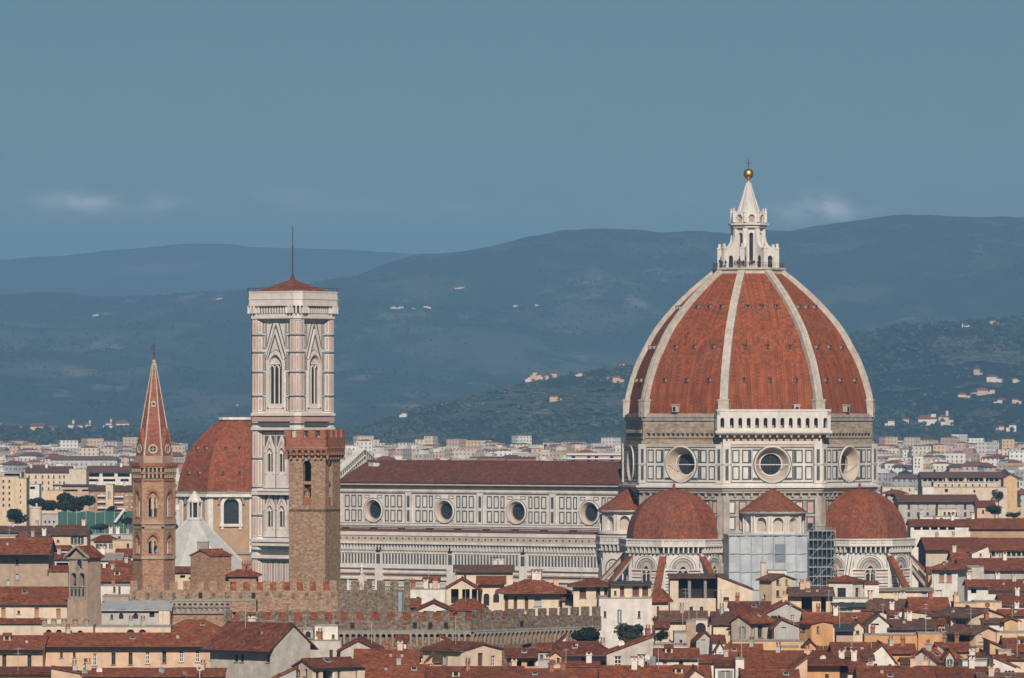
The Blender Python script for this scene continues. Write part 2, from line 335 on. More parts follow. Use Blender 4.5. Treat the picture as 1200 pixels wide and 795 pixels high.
def land_mat(name, wood, field, dry, sw, fld, rows=None):
    m = mat(name, wood, tuple(v * .62 for v in wood), sw, .95)
    t = m.node_tree; n = t.nodes.new; l = t.links.new; b = t.nodes['Principled BSDF']; src = b.inputs['Base Color'].links[0].from_socket
    co = n('ShaderNodeTexCoord'); mp = n('ShaderNodeMapping'); mp.inputs['Scale'].default_value = (1, .45, 2.2); l(co.outputs['Object'], mp.inputs[0])
    def blotch(s, lo, hi, off):
        q = n('ShaderNodeTexNoise'); q.inputs['Scale'].default_value = s; q.inputs['Detail'].default_value = 7; q.inputs['Roughness'].default_value = .62
        mm = n('ShaderNodeMapping'); mm.inputs['Location'].default_value = (off, off, 0); l(mp.outputs[0], mm.inputs[0]); l(mm.outputs[0], q.inputs['Vector'])
        r = n('ShaderNodeMapRange'); r.inputs[1].default_value = lo; r.inputs[2].default_value = hi; l(q.outputs[0], r.inputs[0]); return r.outputs[0]
    def mix(f, a, c):
        q = n('ShaderNodeMix'); q.data_type = 'RGBA'; l(f, q.inputs[0]); l(a, q.inputs[6]); q.inputs[7].default_value = (*c, 1); return q.outputs[2]
    c = mix(blotch(fld, .52, .60, 3000), src, field)
    c = mix(blotch(fld * 1.7, .60, .68, 9000), c, dry)
    l(c, b.inputs['Base Color']); return m
land_mat('land_far', (.05, .07, .05), (.09, .10, .06), (.13, .12, .09), .002, .0006)
land_mat('land_mountain', (.034, .052, .034), (.068, .080, .052), (.15, .145, .115), .022, .0042)
land_mat('land_hill', (.014, .026, .022), (.040, .054, .038), (.10, .10, .075), .02, .0032)
land_mat('land_olive', (.030, .044, .034), (.080, .088, .062), (.19, .17, .13), .03, .008)
HILLS = {}
def hill(name, prof, Yc, Yf, amp, sc, m, nx=200, ny=46, seed=1.0, power=1.0):
    zf0 = gz(Yf) - 4
    def crest(px):
        px = max(prof[0][0], min(prof[-1][0], px))
        for (a, ya), (b, yb) in zip(prof, prof[1:]):
            if px <= b:
                t = (px - a) / (b - a); t = t * t * (3 - 2 * t) * .5 + t * .5; return zat(ya + (yb - ya) * t, Yc)
        return zat(prof[-1][1], Yc)
    def hz(X, Y):
        zc = crest(CX + X * F / Yc); t = (Y - Yf) / (Yc - Yf)
        if t <= 0: return zf0
        h = zc - zf0
        if t <= 1: s = (t ** power) * (1 - .25 * math.sin(math.pi * t) ** 2 * .4)
        else: s = max(0.0, 1 - (t - 1) * .9)
        k = min(1.0, t * 3) * (1.0 - .93 * math.exp(-((t - 1) / .13) ** 2))
        ridge = 1 - abs(fbm(X, Y * .5, sc, 5, seed)) * 1.4
        return zf0 + h * s + (ridge - .62) * amp * k + (fbm(X, Y, sc * .16, 4, seed + 5)) * amp * .13 * min(1, t * 2)
    HILLS[name] = hz
    x0, x1 = (-120 - CX) * Yc / F, (1320 - CX) * Yc / F
    x0, x1 = x0 - .25 * (x1 - x0), x1 + .25 * (x1 - x0)
    o = heightfield('hills', [x0 + (x1 - x0) * i / nx for i in range(nx + 1)], [Yf + (Yc - Yf) * 1.35 * j / ny for j in range(ny + 1)], hz, MATS[m]); return o
hill('far', [(-400, 330), (-100, 306), (0, 303), (60, 298), (130, 291), (200, 286), (260, 285), (330, 289), (400, 292), (450, 294), (510, 297), (560, 305), (700, 330), (1400, 380)], 17000, 13200, 60, 1500, 'land_far', 140, 30, 3.1)
hill('mountain', [(-400, 362), (-100, 351), (0, 347), (60, 345), (130, 346), (200, 342), (280, 338), (340, 333), (400, 324), (450, 315), (500, 303), (540, 296), (580, 288), (620, 279), (660, 271), (700, 267), (740, 267), (800, 271), (850, 273), (900, 268), (950, 263), (1000, 259), (1060, 256), (1120, 256), (1200, 255), (1600, 262)], 12000, 7700, 105, 1500, 'land_mountain', 320, 90, 1.7, 1.05)
hill('wooded', [(300, 520), (600, 505), (740, 478), (800, 455), (900, 424), (960, 405), (1000, 393), (1050, 384), (1100, 381), (1150, 377), (1200, 373), (1350, 366), (1700, 372)], 7600, 5500, 34, 520, 'land_hill', 260, 80, 8.3, .95)
hill('low', [(-400, 503), (0, 503), (60, 505), (110, 503), (150, 502), (200, 507), (260, 508), (330, 510), (420, 514), (1400, 520)], 6300, 5300, 6, 260, 'land_hill', 160, 40, 7.7, .8)
hill('olive', [(200, 520), (360, 513), (410, 503), (450, 492), (500, 478), (550, 464), (600, 451), (640, 444), (680, 437), (720, 431), (760, 428), (800, 432), (850, 441), (900, 454), (950, 470), (1000, 488), (1060, 506), (1400, 518)], 6300, 5300, 16, 330, 'land_olive', 300, 60, 5.2, .85)
# the air: one even, pale blue volume round everything that stands on the ground
hb = MB(); hb.box(-32000, 32000, -1200, 32000, -60, 660, 'marble')
hv = hb.build('haze'); hv['kind'] = 'stuff'
hm = bpy.data.materials.new('haze'); hm.use_nodes = True; t_ = hm.node_tree; t_.nodes.clear()
ho = t_.nodes.new('ShaderNodeOutputMaterial'); pv = t_.nodes.new('ShaderNodeVolumePrincipled')
pv.inputs['Density'].default_value = HAZE_D; pv.inputs['Color'].default_value = HAZE_C; pv.inputs['Anisotropy'].default_value = HAZE_G
t_.links.new(pv.outputs[0], ho.inputs['Volume']); hv.data.materials.clear(); hv.data.materials.append(hm)

mat('field', (.115, .115, .085), (.070, .078, .056), .06, .95)
mat('field_dry', (.21, .195, .15), (.10, .105, .08), .09, .95, contrast=1.6)
# ---------------------------------------------------------------- the cathedral (local axes: x east, y north, origin under the dome)
CATH_RZ = -36.05
cath = thing('cathedral', 'great marble cathedral with a huge ribbed red brick dome and long nave', 'cathedral', (53.3, 1300, 0), CATH_RZ)
RD = 29.1; AP = RD * math.cos(R(22.5)); HS = RD * math.sin(R(22.5))
FACES = [-90, -45, 0, 45, 90, 135, 180, -135]
PROF = [(28.2, 57.0), (28.0, 59), (27.6, 61.2), (26.95, 63.7), (26.1, 66.3), (25.0, 69), (23.4, 72), (21.6, 75.2), (19.3, 78.2), (16.6, 81.2), (13.7, 84.0), (10.6, 86.7), (7.4, 89.2)]
def prof_r(z):
    for (r0, z0), (r1, z1) in zip(PROF, PROF[1:]):
        if z <= z1: return r0 + (r1 - r0) * (z - z0) / (z1 - z0)
    return PROF[-1][0]
fine = []
for j in range(len(PROF) - 1):                        # a smooth curve through the measured radii
    p = [Vector(PROF[max(0, min(len(PROF) - 1, j + k))]) for k in (-1, 0, 1, 2)]
    for q in range(3):
        t = q / 3; fine.append(tuple(.5 * ((2 * p[1]) + (p[2] - p[0]) * t + (2 * p[0] - 5 * p[1] + 4 * p[2] - p[3]) * t * t + (3 * p[1] - p[0] - 3 * p[2] + p[3]) * t ** 3)))
fine.append(PROF[-1])
b = MB(); b.lathe([(r - .35, z) for r, z in fine], 8, 'dome_tile', rot=22.5); dome = b.build('dome', cath)
for k in range(8):                                    # white ribs
    a = R(22.5 + 45 * k); c, s = math.cos(a), math.sin(a); b = MB()
    for (r0, z0), (r1, z1) in zip(fine, fine[1:]):
        def q(r, z, off, pr):
            return (c * (r + pr) - s * off, s * (r + pr) + c * off, z + pr * .35)
        w0, w1 = .76 + .16 * (r0 / 29), .76 + .16 * (r1 / 29)
        for (o0, o1, p0, p1) in ((-1, 1, .42, .42), (-1, -1, -.6, .42), (1, 1, .42, -.6)):
            b.face([q(r0, z0, o0 * w0, p0), q(r0, z0, o1 * w0, p1), q(r1, z1, o1 * w1, p1), q(r1, z1, o0 * w1, p0)], 'white_rib')
        b.face([q(r0, z0, -.35 * w0, .60), q(r0, z0, .35 * w0, .60), q(r1, z1, .35 * w1, .60), q(r1, z1, -.35 * w1, .60)], 'white_rib')
        for sg in (-1, 1): b.face([q(r0, z0, sg * .35 * w0, .42), q(r0, z0, sg * .35 * w0, .6), q(r1, z1, sg * .35 * w1, .6), q(r1, z1, sg * .35 * w1, .42)], 'white_rib')
    fr = Fr((c * 28.35, s * 28.35, 0), (-s, c, 0), (c, s, 0))
    b.fbox(fr, -1.2, 1.2, 56.2, 59.8, -1.6, .32, 'white_rib'); b.fbox(fr, -1.32, 1.32, 59.8, 60.15, -1.6, .42, 'white_rib')
    b.build('rib', dome)
def dormer():
    b = MB(); b.box(-.36, .36, -.5, .5, -.1, .62, 'stone_grey'); b.rect(Fr((0, -.515, 0), (1, 0, 0), (0, -1, 0)), -.29, .29, .0, .55, 0, 'dark'); b.box(-.46, .46, -.62, .5, .62, .74, 'dome_tile'); return b.mesh('porthole')
dm = dormer()
for k in (7, 0, 1, 2, 6):                             # small light openings in three rows
    n_ang = FACES[k]
    for z, fr_ in ((64.2, .58), (71.6, .56), (80.6, .50)):
        for g in (-1, 0, 1):
            r = prof_r(z); ap = (r - .35) * math.cos(R(22.5)); u = g * fr_ * r * math.sin(R(22.5)); fr = face_frame(n_ang, ap)
            o = part('porthole', dm, dome, fr(u, z, .02), R(n_ang + 90))
for n_ang, u in ((-90, -2.0), (-45, 5.6), (0, 0)):    # larger hatches just above the cornice
    b = MB(); b.box(-.65, .65, -.9, .9, 0, 1.5, 'white_rib'); b.rect(Fr((0, -.915, 0), (1, 0, 0), (0, -1, 0)), -.38, .38, .1, 1.15, 0, 'dark'); b.box(-.8, .8, -1.05, .9, 1.5, 1.7, 'white_rib')
    part('hatch', b.mesh('hatch'), dome, face_frame(n_ang, 27.8 * .924)(u, 57.3, .1), R(n_ang + 90))
# ---- upper drum
drum_b = MB()
drum_b.prism(octo(28.3), 50.2, 57.0, 'raw_masonry', cap=False)
drum_b.prism(octo(28.8), 56.1, 56.7, 'marble_dirty'); drum_b.prism(octo(28.6), 55.4, 56.1, 'marble_dirty'); drum_b.prism(octo(28.7), 50.2, 50.9, 'raw_masonry')
for n_ang in (-90, 0, 180, -135, 45, 90, 135):
    fr = face_frame(n_ang, 28.3 * math.cos(R(22.5)))
    for k in range(15):                               # put-log hollows of the gallery that was never built
        u = -9.1 + 1.3 * k; drum_b.fbox(fr, u - .38, u + .38, 52.6, 53.35, 0, .30, 'raw_masonry'); drum_b.rect(fr, u - .28, u + .28, 51.95, 52.6, .015, 'dark')
    drum_b.fbox(fr, -10.2, 10.2, 51.5, 51.72, 0, .22, 'raw_masonry')
drum = drum_b.build('drum', cath)
for n_ang in FACES:                                   # marble storey with a round window in each face
    b = MB(); fr = face_frame(n_ang, AP); ro, zc = 4.35, 45.75
    b.hole_plate(fr, -HS, HS, 41.0, 50.2, 0, zc, 3.65, 'marble', 48)
    for v, h, w_ in ((41.0, .5, .14), (49.55, .65, .12)): b.fbox(fr, -HS, HS, v, v + h, 0, w_, 'marble_warm' if v > 45 else 'marble')
    b.rect(fr, -HS, HS, 49.32, 49.52, .02, 'marble_green'); b.rect(fr, -HS, HS, 41.62, 41.85, .02, 'marble_green')
    for sg in (-1, 1):
        for j in range(3):
            u0 = 8.3 - 2.2 * j
            for v0, v1 in ((42.3, 45.4), (46.0, 49.0)):
                a0, a1 = (u0 - .95, u0 + .75) if sg > 0 else (-u0 - .75, -u0 + .95)
                near = min(abs(a0), abs(a1)); vv = min(abs(v0 - zc), abs(v1 - zc))
                if near < 4.2 and j == 2: a0, a1 = (4.5, 5.15) if sg > 0 else (-5.15, -4.7); 
                b.ring(fr, a0, a1, v0, v1, .30, .02, 'marble_green')
        b.rect(fr, *sorted((sg * 4.45, sg * 4.52)), 42, 49.2, .02, 'marble_green'); b.rect(fr, *sorted((sg * 9.2, sg * 9.45)), 41.9, 49.3, .03, 'marble_green')
    b.rect(fr, -9.2, 9.2, 45.6, 45.78, .015, 'marble')
    for u0, u1 in ((-4.4, -2.6), (2.6, 4.4)):         # corner triangles round the window
        for v0, v1 in ((42.2, 42.8), (48.7, 49.1)): b.rect(fr, u0, u1, v0, v1, .012, 'marble_green')
    st = b.build('marble_storey', drum)
    b = MB(); b.cone_ring(fr, 0, zc, [(4.12, .02), (4.08, .26), (3.85, .30), (3.6, .05), (3.1, -1.1), (2.7, -1.9), (2.6, -1.7), (2.35, -1.75), (2.3, -2.5)], 'marble_warm', 48, ['marble', 'marble', 'marble_warm', 'marble_warm', 'marble_warm', 'marble', 'marble', 'marble_dirty'])
    b.cone_ring(fr, 0, zc, [(4.36, .025), (4.13, .025)], 'marble_green', 48)
    b.disc(fr, 0, zc, 2.32, -2.45, 'glass'); b.fbox(fr, -.05, .05, zc - 2.2, zc + 2.2, -2.43, -2.36, 'iron'); b.fbox(fr, -2.2, 2.2, zc - .05, zc + .05, -2.43, -2.35, 'iron')
    b.build('round_window', drum)
for k in range(8):                                    # corner pilasters of the drum
    a = R(22.5 + 45 * k); b = MB()
    fr = Fr((math.cos(a) * (RD - .5), math.sin(a) * (RD - .5), 0), (-math.sin(a), math.cos(a), 0), (math.cos(a), math.sin(a), 0))
    for sg in (-1, 1):
        f2 = face_frame(math.degrees(a) + sg * 22.5, AP)
        u1 = -sg * HS; u0 = u1 + sg * 1.75
        b.fbox(f2, min(u0, u1), max(u0, u1), 41.5, 50.2, 0, .30, 'marble')
        for v0, v1 in ((42.2, 45.4), (46.0, 49.1)):
            um = (u0 + u1) / 2; b.rect(f2, um - .36, um + .36, v0, v1, .315, 'marble_green')
        b.fbox(f2, min(u0, u1), max(u0, u1), 45.5, 45.85, .0, .36, 'marble_warm')
    b.build('corner_pilaster', drum)
b = MB()
b.prism(octo(RD + 1.0), 40.55, 41.0, 'marble'); b.prism(octo(RD + .45), 40.0, 40.55, 'marble_warm'); b.prism(octo(RD + .1), 39.4, 40.0, 'marble_dirty')
b.build('cornice', drum)
# ---- white arcaded gallery on the one finished side
b = MB(); fr = face_frame(-45, AP); GW = 12.75; GP = 1.75
def gal(fr, u0, u1, n, b, edge=0):
    b.fbox(fr, u0, u1, 52.7, 53.2, -GP, .35, 'marble'); b.fbox(fr, u0, u1, 52.4, 52.7, -GP, .15, 'marble_dirty'); b.fbox(fr, u0, u1, 57.45, 57.9, -GP, .12, 'marble'); b.fbox(fr, u0, u1, 56.6, 57.45, -.7, 0, 'marble')
    w_ = (u1 - u0) / n
    for k in range(n): b.arch_bay(fr, u0 + k * w_, u0 + (k + 1) * w_, 53.2, 56.6, u0 + (k + .5) * w_, .44, 53.8, 55.6, .8, 'marble', 'dark' if False else None)
fg = face_frame(-45, AP + GP)
gal(fg, -10.4, 10.4, 11, b)
for sg in (-1, 1):
    u0, u1 = (10.4, GW) if sg > 0 else (-GW, -10.4)
    b.fbox(fg, *sorted((sg * 10.2, sg * 10.75)), 53.2, 57.7, -.4, .14, 'marble')
    gal(fg, u0, u1, 1, b)
    o2 = fg(sg * GW, 0, 0); f2 = Fr(o2, fg.n * -1 if sg > 0 else fg.n, fg.u * sg)
    gal(f2, 0 if sg > 0 else -2.2, 2.2 if sg > 0 else 0, 1, b)
b.face([fg(-GW + .2, 53.22, -.3), fg(GW - .2, 53.22, -.3), fg(GW - .2, 53.22, -2.6), fg(-GW + .2, 53.22, -2.6)], 'marble_dirty')
b.rect(face_frame(-45, AP - .9), -HS + .6, HS - .6, 52.7, 57.0, 0, 'raw_masonry')
for k in range(16): b.fbox(fg, -12.0 + 1.6 * k - .2, -12.0 + 1.6 * k + .2, 51.7, 52.4, -GP, -.25, 'marble_warm')
b.fbox(face_frame(-45, AP), -HS, HS, 50.2, 52.4, -1.2, .25, 'marble_rose'); b.rect(face_frame(-45, AP), -HS + 1.5, HS - 1.5, 50.9, 51.6, .265, 'marble_pink')
b.build('gallery', cath)
# ---- body below the drum
b = MB(); b.prism(octo(28.3), 0, 39.5, 'marble_dirty', cap=False)
for n_ang in FACES:
    fr = face_frame(n_ang, 28.3 * math.cos(R(22.5)))
    for v0, v1 in ((31.2, 34.2), (34.8, 37.6)):
        for k in range(8):
            u0 = -9.9 + 2.5 * k + (.25 if k > 3 else 0); b.rect(fr, u0, u0 + 1.75, v0, v1, .012, 'marble'); b.ring(fr, u0, u0 + 1.75, v0, v1, .28, .024, 'marble_green')
            if k % 3 == 1: b.rect(fr, u0 + .35, u0 + 1.4, v0 + .4, v1 - .4, .03, 'marble_pink' if k % 2 else 'marble_green')
    b.fbox(fr, -HS, HS, 37.9, 38.3, 0, .35, 'marble_dirty'); b.fbox(fr, -HS, HS, 34.25, 34.7, 0, .2, 'marble_dirty')
    for sg in (-1, 1): b.fbox(fr, sg * 10.3 - .7, sg * 10.3 + .7, 20, 38.6, 0, .8, 'marble_dirty')
    for k in range(12): b.fbox(fr, -10.4 + 1.85 * k, -9.9 + 1.85 * k, 38.5, 39.4, 0, .7, 'marble_dirty')
b.build('crossing', cath)
# ---- lantern
lan_b = MB()
lan_b.prism(octo(8.1), 88.4, 89.3, 'white_rib'); lan_b.prism(octo(8.5), 89.3, 89.75, 'white_rib')
lan = lan_b.build('lantern', cath)
b = MB()
for k in range(8):
    fr = face_frame(FACES[k], 3.15); hs = 3.15 * math.tan(R(22.5))
    b.arch_bay(fr, -hs, hs, 89.75, 98.8, 0, .46, 90.5, 97.2, .5, 'marble', 'glass'); b.arch_band(fr, 0, .48, 97.2, .2, 0, .1, 'marble')
b.build('lantern_body', lan)
for k in range(8):                                    # volute buttresses with a walk-through arch
    a = R(22.5 + 45 * k); c, s = math.cos(a), math.sin(a); b = MB()
    fr = Fr((0, 0, 0), (c, s, 0), (s, -c, 0)); th = .38
    outline = [(3.0, 89.75), (6.9, 89.75), (6.9, 93.4), (6.3, 93.9), (5.5, 94.3), (4.7, 94.8), (4.2, 95.6), (3.95, 96.8), (3.85, 98.8), (3.0, 98.8)]
    for w_ in (th, -th): b.face([fr(u, v, w_) for u, v in outline], 'marble')
    for p, q in zip(outline, outline[1:] + outline[:1]): b.face([fr(*p, th), fr(*q, th), fr(*q, -th), fr(*p, -th)], 'marble')
    for w_ in (th + .02, -th - .02): b.face([fr(u, v, w_) for u, v in b.arch_pts(5.0, .55, 89.8, 92.0)], 'dark')
    b.fbox(fr, 6.2, 7.05, 89.75, 94.0, -th - .12, th + .12, 'marble'); b.fbox(fr, 6.1, 7.15, 94.0, 94.35, -th - .22, th + .22, 'marble'); b.fbox(fr, 6.35, 6.9, 94.35, 95.2, -.25, .25, 'marble')
    b.fbox(fr, 3.0, 3.75, 89.75, 98.8, -.55, .55, 'marble')
    b.build('buttress', lan)
b = MB()
b.prism(octo(4.2), 98.8, 99.4, 'marble'); b.prism(octo(4.75), 99.4, 99.75, 'marble'); b.prism(octo(3.9), 99.75, 100.1, 'marble_warm')
for k in range(8):                                    # crown of niches and pinnacles
    fr = face_frame(FACES[k], 3.55); hs = 3.55 * math.tan(R(22.5))
    b.arch_bay(fr, -hs, hs, 100.0, 102.2, 0, .62, 100.1, 101.1, .35, 'marble', 'marble_dirty'); b.arch_band(fr, 0, .65, 101.1, .25, 0, .18, 'marble')
    a = R(22.5 + 45 * k); c, s = math.cos(a) * 3.95, math.sin(a) * 3.95
    b.lathe([(.32, 100.0), (.32, 102.1), (.42, 102.2), (.18, 102.7), (.24, 102.9), (0, 103.4)], 8, 'marble', (c, s))
b.prism(octo(3.7), 102.2, 102.5, 'marble'); b.build('crown', lan)
b = MB(); b.lathe([(2.45, 102.4), (2.15, 103.2), (1.75, 104.5), (1.3, 106.0), (.92, 107.3), (.6, 108.5), (.42, 109.1), (.5, 109.25), (.3, 109.5)], 16, 'lead', smooth=False)
for k in range(8):
    a = R(22.5 + 45 * k)
    b.tube((2.4 * math.cos(a), 2.4 * math.sin(a), 102.5), (1.3 * math.cos(a), 1.3 * math.sin(a), 106.0), .24, 'marble', 5, .17); b.tube((1.3 * math.cos(a), 1.3 * math.sin(a), 106.0), (.45 * math.cos(a), .45 * math.sin(a), 109.0), .17, 'marble', 5, .1)
b.build('spire', lan)
b = MB(); b.lathe([(.22, 109.3), (.42, 109.5), (.25, 109.7), (.5, 109.95), (.5, 110.0)], 12, 'gold', smooth=True)
b.lathe([(1.15 * math.sin(math.pi * k / 14) if 0 < k < 14 else 0, 111.0 - 1.15 * math.cos(math.pi * k / 14)) for k in range(15)], 24, 'gold', smooth=True); b.build('golden_ball', lan)
b = MB(); b.box(-.09, .09, -.09, .09, 112.0, 114.3, 'iron'); b.box(-.65, .65, -.07, .07, 113.35, 113.52, 'iron'); o = b.build('cross', lan); o.rotation_euler = (0, 0, R(36))
b = MB()
oc = octo(8.2)
for k in range(8):
    p, q = Vector((*oc[k], 0)), Vector((*oc[(k + 1) % 8], 0))
    for z in (90.3, 90.8): b.tube(p + Vector((0, 0, z)), q + Vector((0, 0, z)), .035, 'iron', 4)
    for j in range(9): b.tube(p.lerp(q, j / 9) + Vector((0, 0, 89.7)), p.lerp(q, j / 9) + Vector((0, 0, 90.8)), .03, 'iron', 4)
b.build('railing', lan)
# ---- nave with clerestory
YN, XW, XE = -10.5, -109.0, -25.5
b = MB(); fr = Fr((0, YN, 0), (1, 0, 0), (0, -1, 0)); frn = Fr((0, -YN, 0), (-1, 0, 0), (0, 1, 0))
OC = [-98.4, -77.6, -57.0, -36.5]; cuts = [XW, -88.0, -67.3, -46.75, XE]
for k in range(4): b.hole_plate(fr, cuts[k], cuts[k + 1], 30.2, 39.9, OC[k], 34.35, 2.35, 'marble', 40)
b.rect(frn, -XE, -XW, 20, 40.9, 0, 'marble'); b.rect(fr, XW, XE, 22, 30.2, 0, 'marble_dirty')
b.fbox(fr, XW, XE, 39.9, 40.35, 0, .35, 'marble_dirty'); b.fbox(fr, XW, XE, 40.35, 40.95, -.5, 1.15, 'marble_warm')
b.fbox(fr, XW, XE, 38.6, 38.95, 0, .14, 'marble_dirty'); b.fbox(fr, XW, XE, 30.9, 31.3, 0, .25, 'marble'); b.rect(fr, XW, XE, 30.3, 30.55, .02, 'marble_green'); b.rect(fr, XW, XE, 38.3, 38.5, .02, 'marble_green'); b.rect(fr, XW, XE, 31.35, 31.5, .02, 'marble_green')
for k in range(4):
    for sg in (-1, 1):
        lim = abs((cuts[k] if sg < 0 else cuts[k + 1]) - OC[k]) - .9
        j = 0
        while 1.35 + 1.95 * (j + 1) < lim + .2:
            a = 1.1 + 1.95 * j; a0, a1 = sorted((OC[k] + sg * a, OC[k] + sg * (a + 1.5)))
            for v0, v1 in ((31.8, 34.6), (35.1, 38.0)):
                if j == 0: 
                    b.ring(fr, a0 if sg > 0 else a0, a1, v0 if v0 > 33 and False else (v0 if v0 < 33 else 37.2), (32.3 if v0 < 33 else v1), .16, .02, 'marble_green')
                elif j > 0: b.ring(fr, a0 + (.35 if j == 1 and sg > 0 else 0), a1 - (.35 if j == 1 and sg < 0 else 0), v0, v1, .30, .02, 'marble_green')
            j += 1
for u in cuts[1:-1]:
    b.fbox(fr, u - .9, u + .9, 31.4, 38.6, 0, .22, 'marble')
    for v0, v1 in ((31.9, 34.5), (35.2, 37.9)): b.rect(fr, u - .38, u + .38, v0, v1, .235, 'marble_green')
    for s_ in (-.9, .78): b.rect(fr, u + s_, u + s_ + .12, 31.5, 38.3, .24, 'marble_green')
nave = b.build('nave', cath)
for k in range(4):
    b = MB(); b.cone_ring(fr, OC[k], 34.35, [(2.78, .02), (2.74, .22), (2.5, .25), (2.33, .04), (2.0, -.7), (1.92, -.6), (1.85, -1.1)], 'marble_warm', 40, ['marble', 'marble', 'marble_warm', 'marble_warm', 'marble_warm', 'marble_dirty'])
    b.cone_ring(fr, OC[k], 34.35, [(2.98, .028), (2.79, .028)], 'marble_green', 40)
    b.disc(fr, OC[k], 34.35, 1.87, -1.05, 'glass'); b.build('round_window', nave)
b = MB()
for y0, y1 in ((-12.0, 0), (0, 12.0)):
    z0, z1 = (40.95, 45.6) if y0 < 0 else (45.6, 40.95)
    b.hexa([(XW + 1, y0, z0), (XE, y0, z0), (XE, y1, z1), (XW + 1, y1, z1)], [(XW + 1, y0, z0 + .3), (XE, y0, z0 + .3), (XE, y1, z1 + .3), (XW + 1, y1, z1 + .3)], 'nave_tile')
b.tube((XW + 1, 0, 45.85), (XE, 0, 45.85), .28, 'nave_tile', 6); b.build('roof', nave)
b = MB(); b.box(-.5, .5, -.6, .6, 0, .9, 'metal_grey'); b.box(.9, 1.9, -.6, .6, 0, .8, 'paint_white'); part('roof_hatch', b.mesh('roof_hatch'), nave, (-104.5, -3.2, 44.6))
# ---- facade: its stepped back rises above the nave roof
b = MB(); th = 2.2
fx = Fr((XW, 0, 0), (0, 1, 0), (1, 0, 0))
gab = [(-11.8, 0), (11.8, 0), (11.8, 40.3), (0, 47.0), (-11.8, 40.3)]
for w_ in (0, -th): b.face([fx(u, v, w_) for u, v in gab], 'marble')
for p, q in zip(gab, gab[1:] + gab[:1]): b.face([fx(*p, 0), fx(*q, 0), fx(*q, -th), fx(*p, -th)], 'marble')
for sg in (-1, 1):                                    # raking cornice and its pierced parapet
    for t in range(16):
        u = sg * (11.4 - t * .75); v = 40.3 + (11.8 - abs(u)) * .568
        b.fbox(fx, u - .2, u + .2, v + .2, v + 1.5, -th + .2, -.15, 'marble')
        b.rect(fx, u - .2, u + .2, v - .75, v - .25, .02, 'marble_green'); b.rect(fx, u - .2, u + .2, v + .55, v + 1.2, .12, 'marble_green')
    for dv, w0, w1, h in ((0, -th - .15, .2, .25), (1.5, -th, .1, .3)):
        p0, p1 = fx(sg * 12.0, 40.2 + dv, w1), fx(0, 47.0 + dv, w1); n0, n1 = fx(sg * 12.0, 40.2 + dv, w0), fx(0, 47.0 + dv, w0); zv = Vector((0, 0, h))
        b.hexa([p0, p1, n1, n0], [p0 + zv, p1 + zv, n1 + zv, n0 + zv], 'marble')
b.box(XW - 2.2, XW, -21.5, -11.8, 0, 32.5, 'marble'); b.box(XW - 2.2, XW, 11.8, 21.5, 0, 32.5, 'marble'); b.build('facade', cath)
# ---- aisle
YA = -21.5; fr = Fr((0, YA, 0), (1, 0, 0), (0, -1, 0)); X0, X1 = XW, -25.6
b = MB()
b.rect(fr, X0, X1, 0, 29.6, 0, 'marble')
b.face([(X0, YA, 29.6), (X1, YA, 29.6), (X1, YN, 30.2), (X0, YN, 30.2)], 'nave_tile'); b.face([(X1, YA, 0), (X1, YN, 0), (X1, YN, 30.2), (X1, YA, 29.6)], 'marble_dirty'); b.face([(X0, YA, 0), (X0, YN, 0), (X0, YN, 30.2), (X0, YA, 29.6)], 'marble_dirty')
b.fbox(fr, X0, X1, 28.9, 29.7, -.5, 1.5, 'marble'); b.fbox(fr, X0, X1, 27.5, 28.9, .9, 1.3, 'marble_warm'); b.fbox(fr, X0, X1, 26.95, 27.5, 0, 1.3, 'marble')
n_ = 92; w_ = (X1 - X0) / n_
for k in range(n_):                                   # corbels with the shade between them painted dark, frieze of dark panels
    u = X0 + w_ * (k + .5)
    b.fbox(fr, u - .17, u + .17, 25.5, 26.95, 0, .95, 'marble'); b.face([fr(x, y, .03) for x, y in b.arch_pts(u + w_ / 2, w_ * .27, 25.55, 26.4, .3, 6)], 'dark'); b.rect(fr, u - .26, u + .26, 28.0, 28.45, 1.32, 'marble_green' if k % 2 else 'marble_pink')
    b.rect(fr, u - .27, u + .27, 22.3, 24.6, .30, 'marble_green'); b.fbox(fr, u + w_ / 2 - .12, u + w_ / 2 + .12, 22.1, 24.8, .28, .42, 'marble')
b.fbox(fr, X0, X1, 24.8, 25.4, 0, .5, 'marble'); b.fbox(fr, X0, X1, 22.0, 24.8, 0, .28, 'marble'); b.fbox(fr, X0, X1, 21.3, 22.0, 0, .55, 'marble')
b.fbox(fr, X0, X1, 20.0, 20.35, 0, .5, 'marble_dirty'); b.rect(fr, X0, X1, 19.3, 19.9, .012, 'marble_pink'); b.fbox(fr, X0, X1, 18.7, 19.1, 0, .32, 'marble'); b.rect(fr, X0, X1, 18.3, 18.62, .02, 'marble_green'); b.rect(fr, X0, X1, 17.5, 18.1, .012, 'marble_warm')
for k in range(54):
    u = X0 + (X1 - X0) / 54 * (k + .5); b.ring(fr, u - .66, u + .66, 11.5, 16.6, .16, .02, 'marble_green')
    if k % 3 == 0: b.rect(fr, u - .3, u + .3, 12.2, 15.9, .026, 'marble_pink')
b.rect(fr, X0, X1, 16.8, 17.1, .02, 'marble_green'); b.rect(fr, X0, X1, 10.6, 11.1, .02, 'marble_green')
for u in cuts[1:-1]:
    b.fbox(fr, u - 1.0, u + 1.0, 0, 25.0, 0, .75, 'marble'); b.rect(fr, u - .55, u + .55, 22.3, 24.6, .765, 'marble_green'); b.fbox(fr, u - .5, u + .5, 25.0, 26.2, 0, .9, 'dark')
aisle = b.build('aisle', cath)
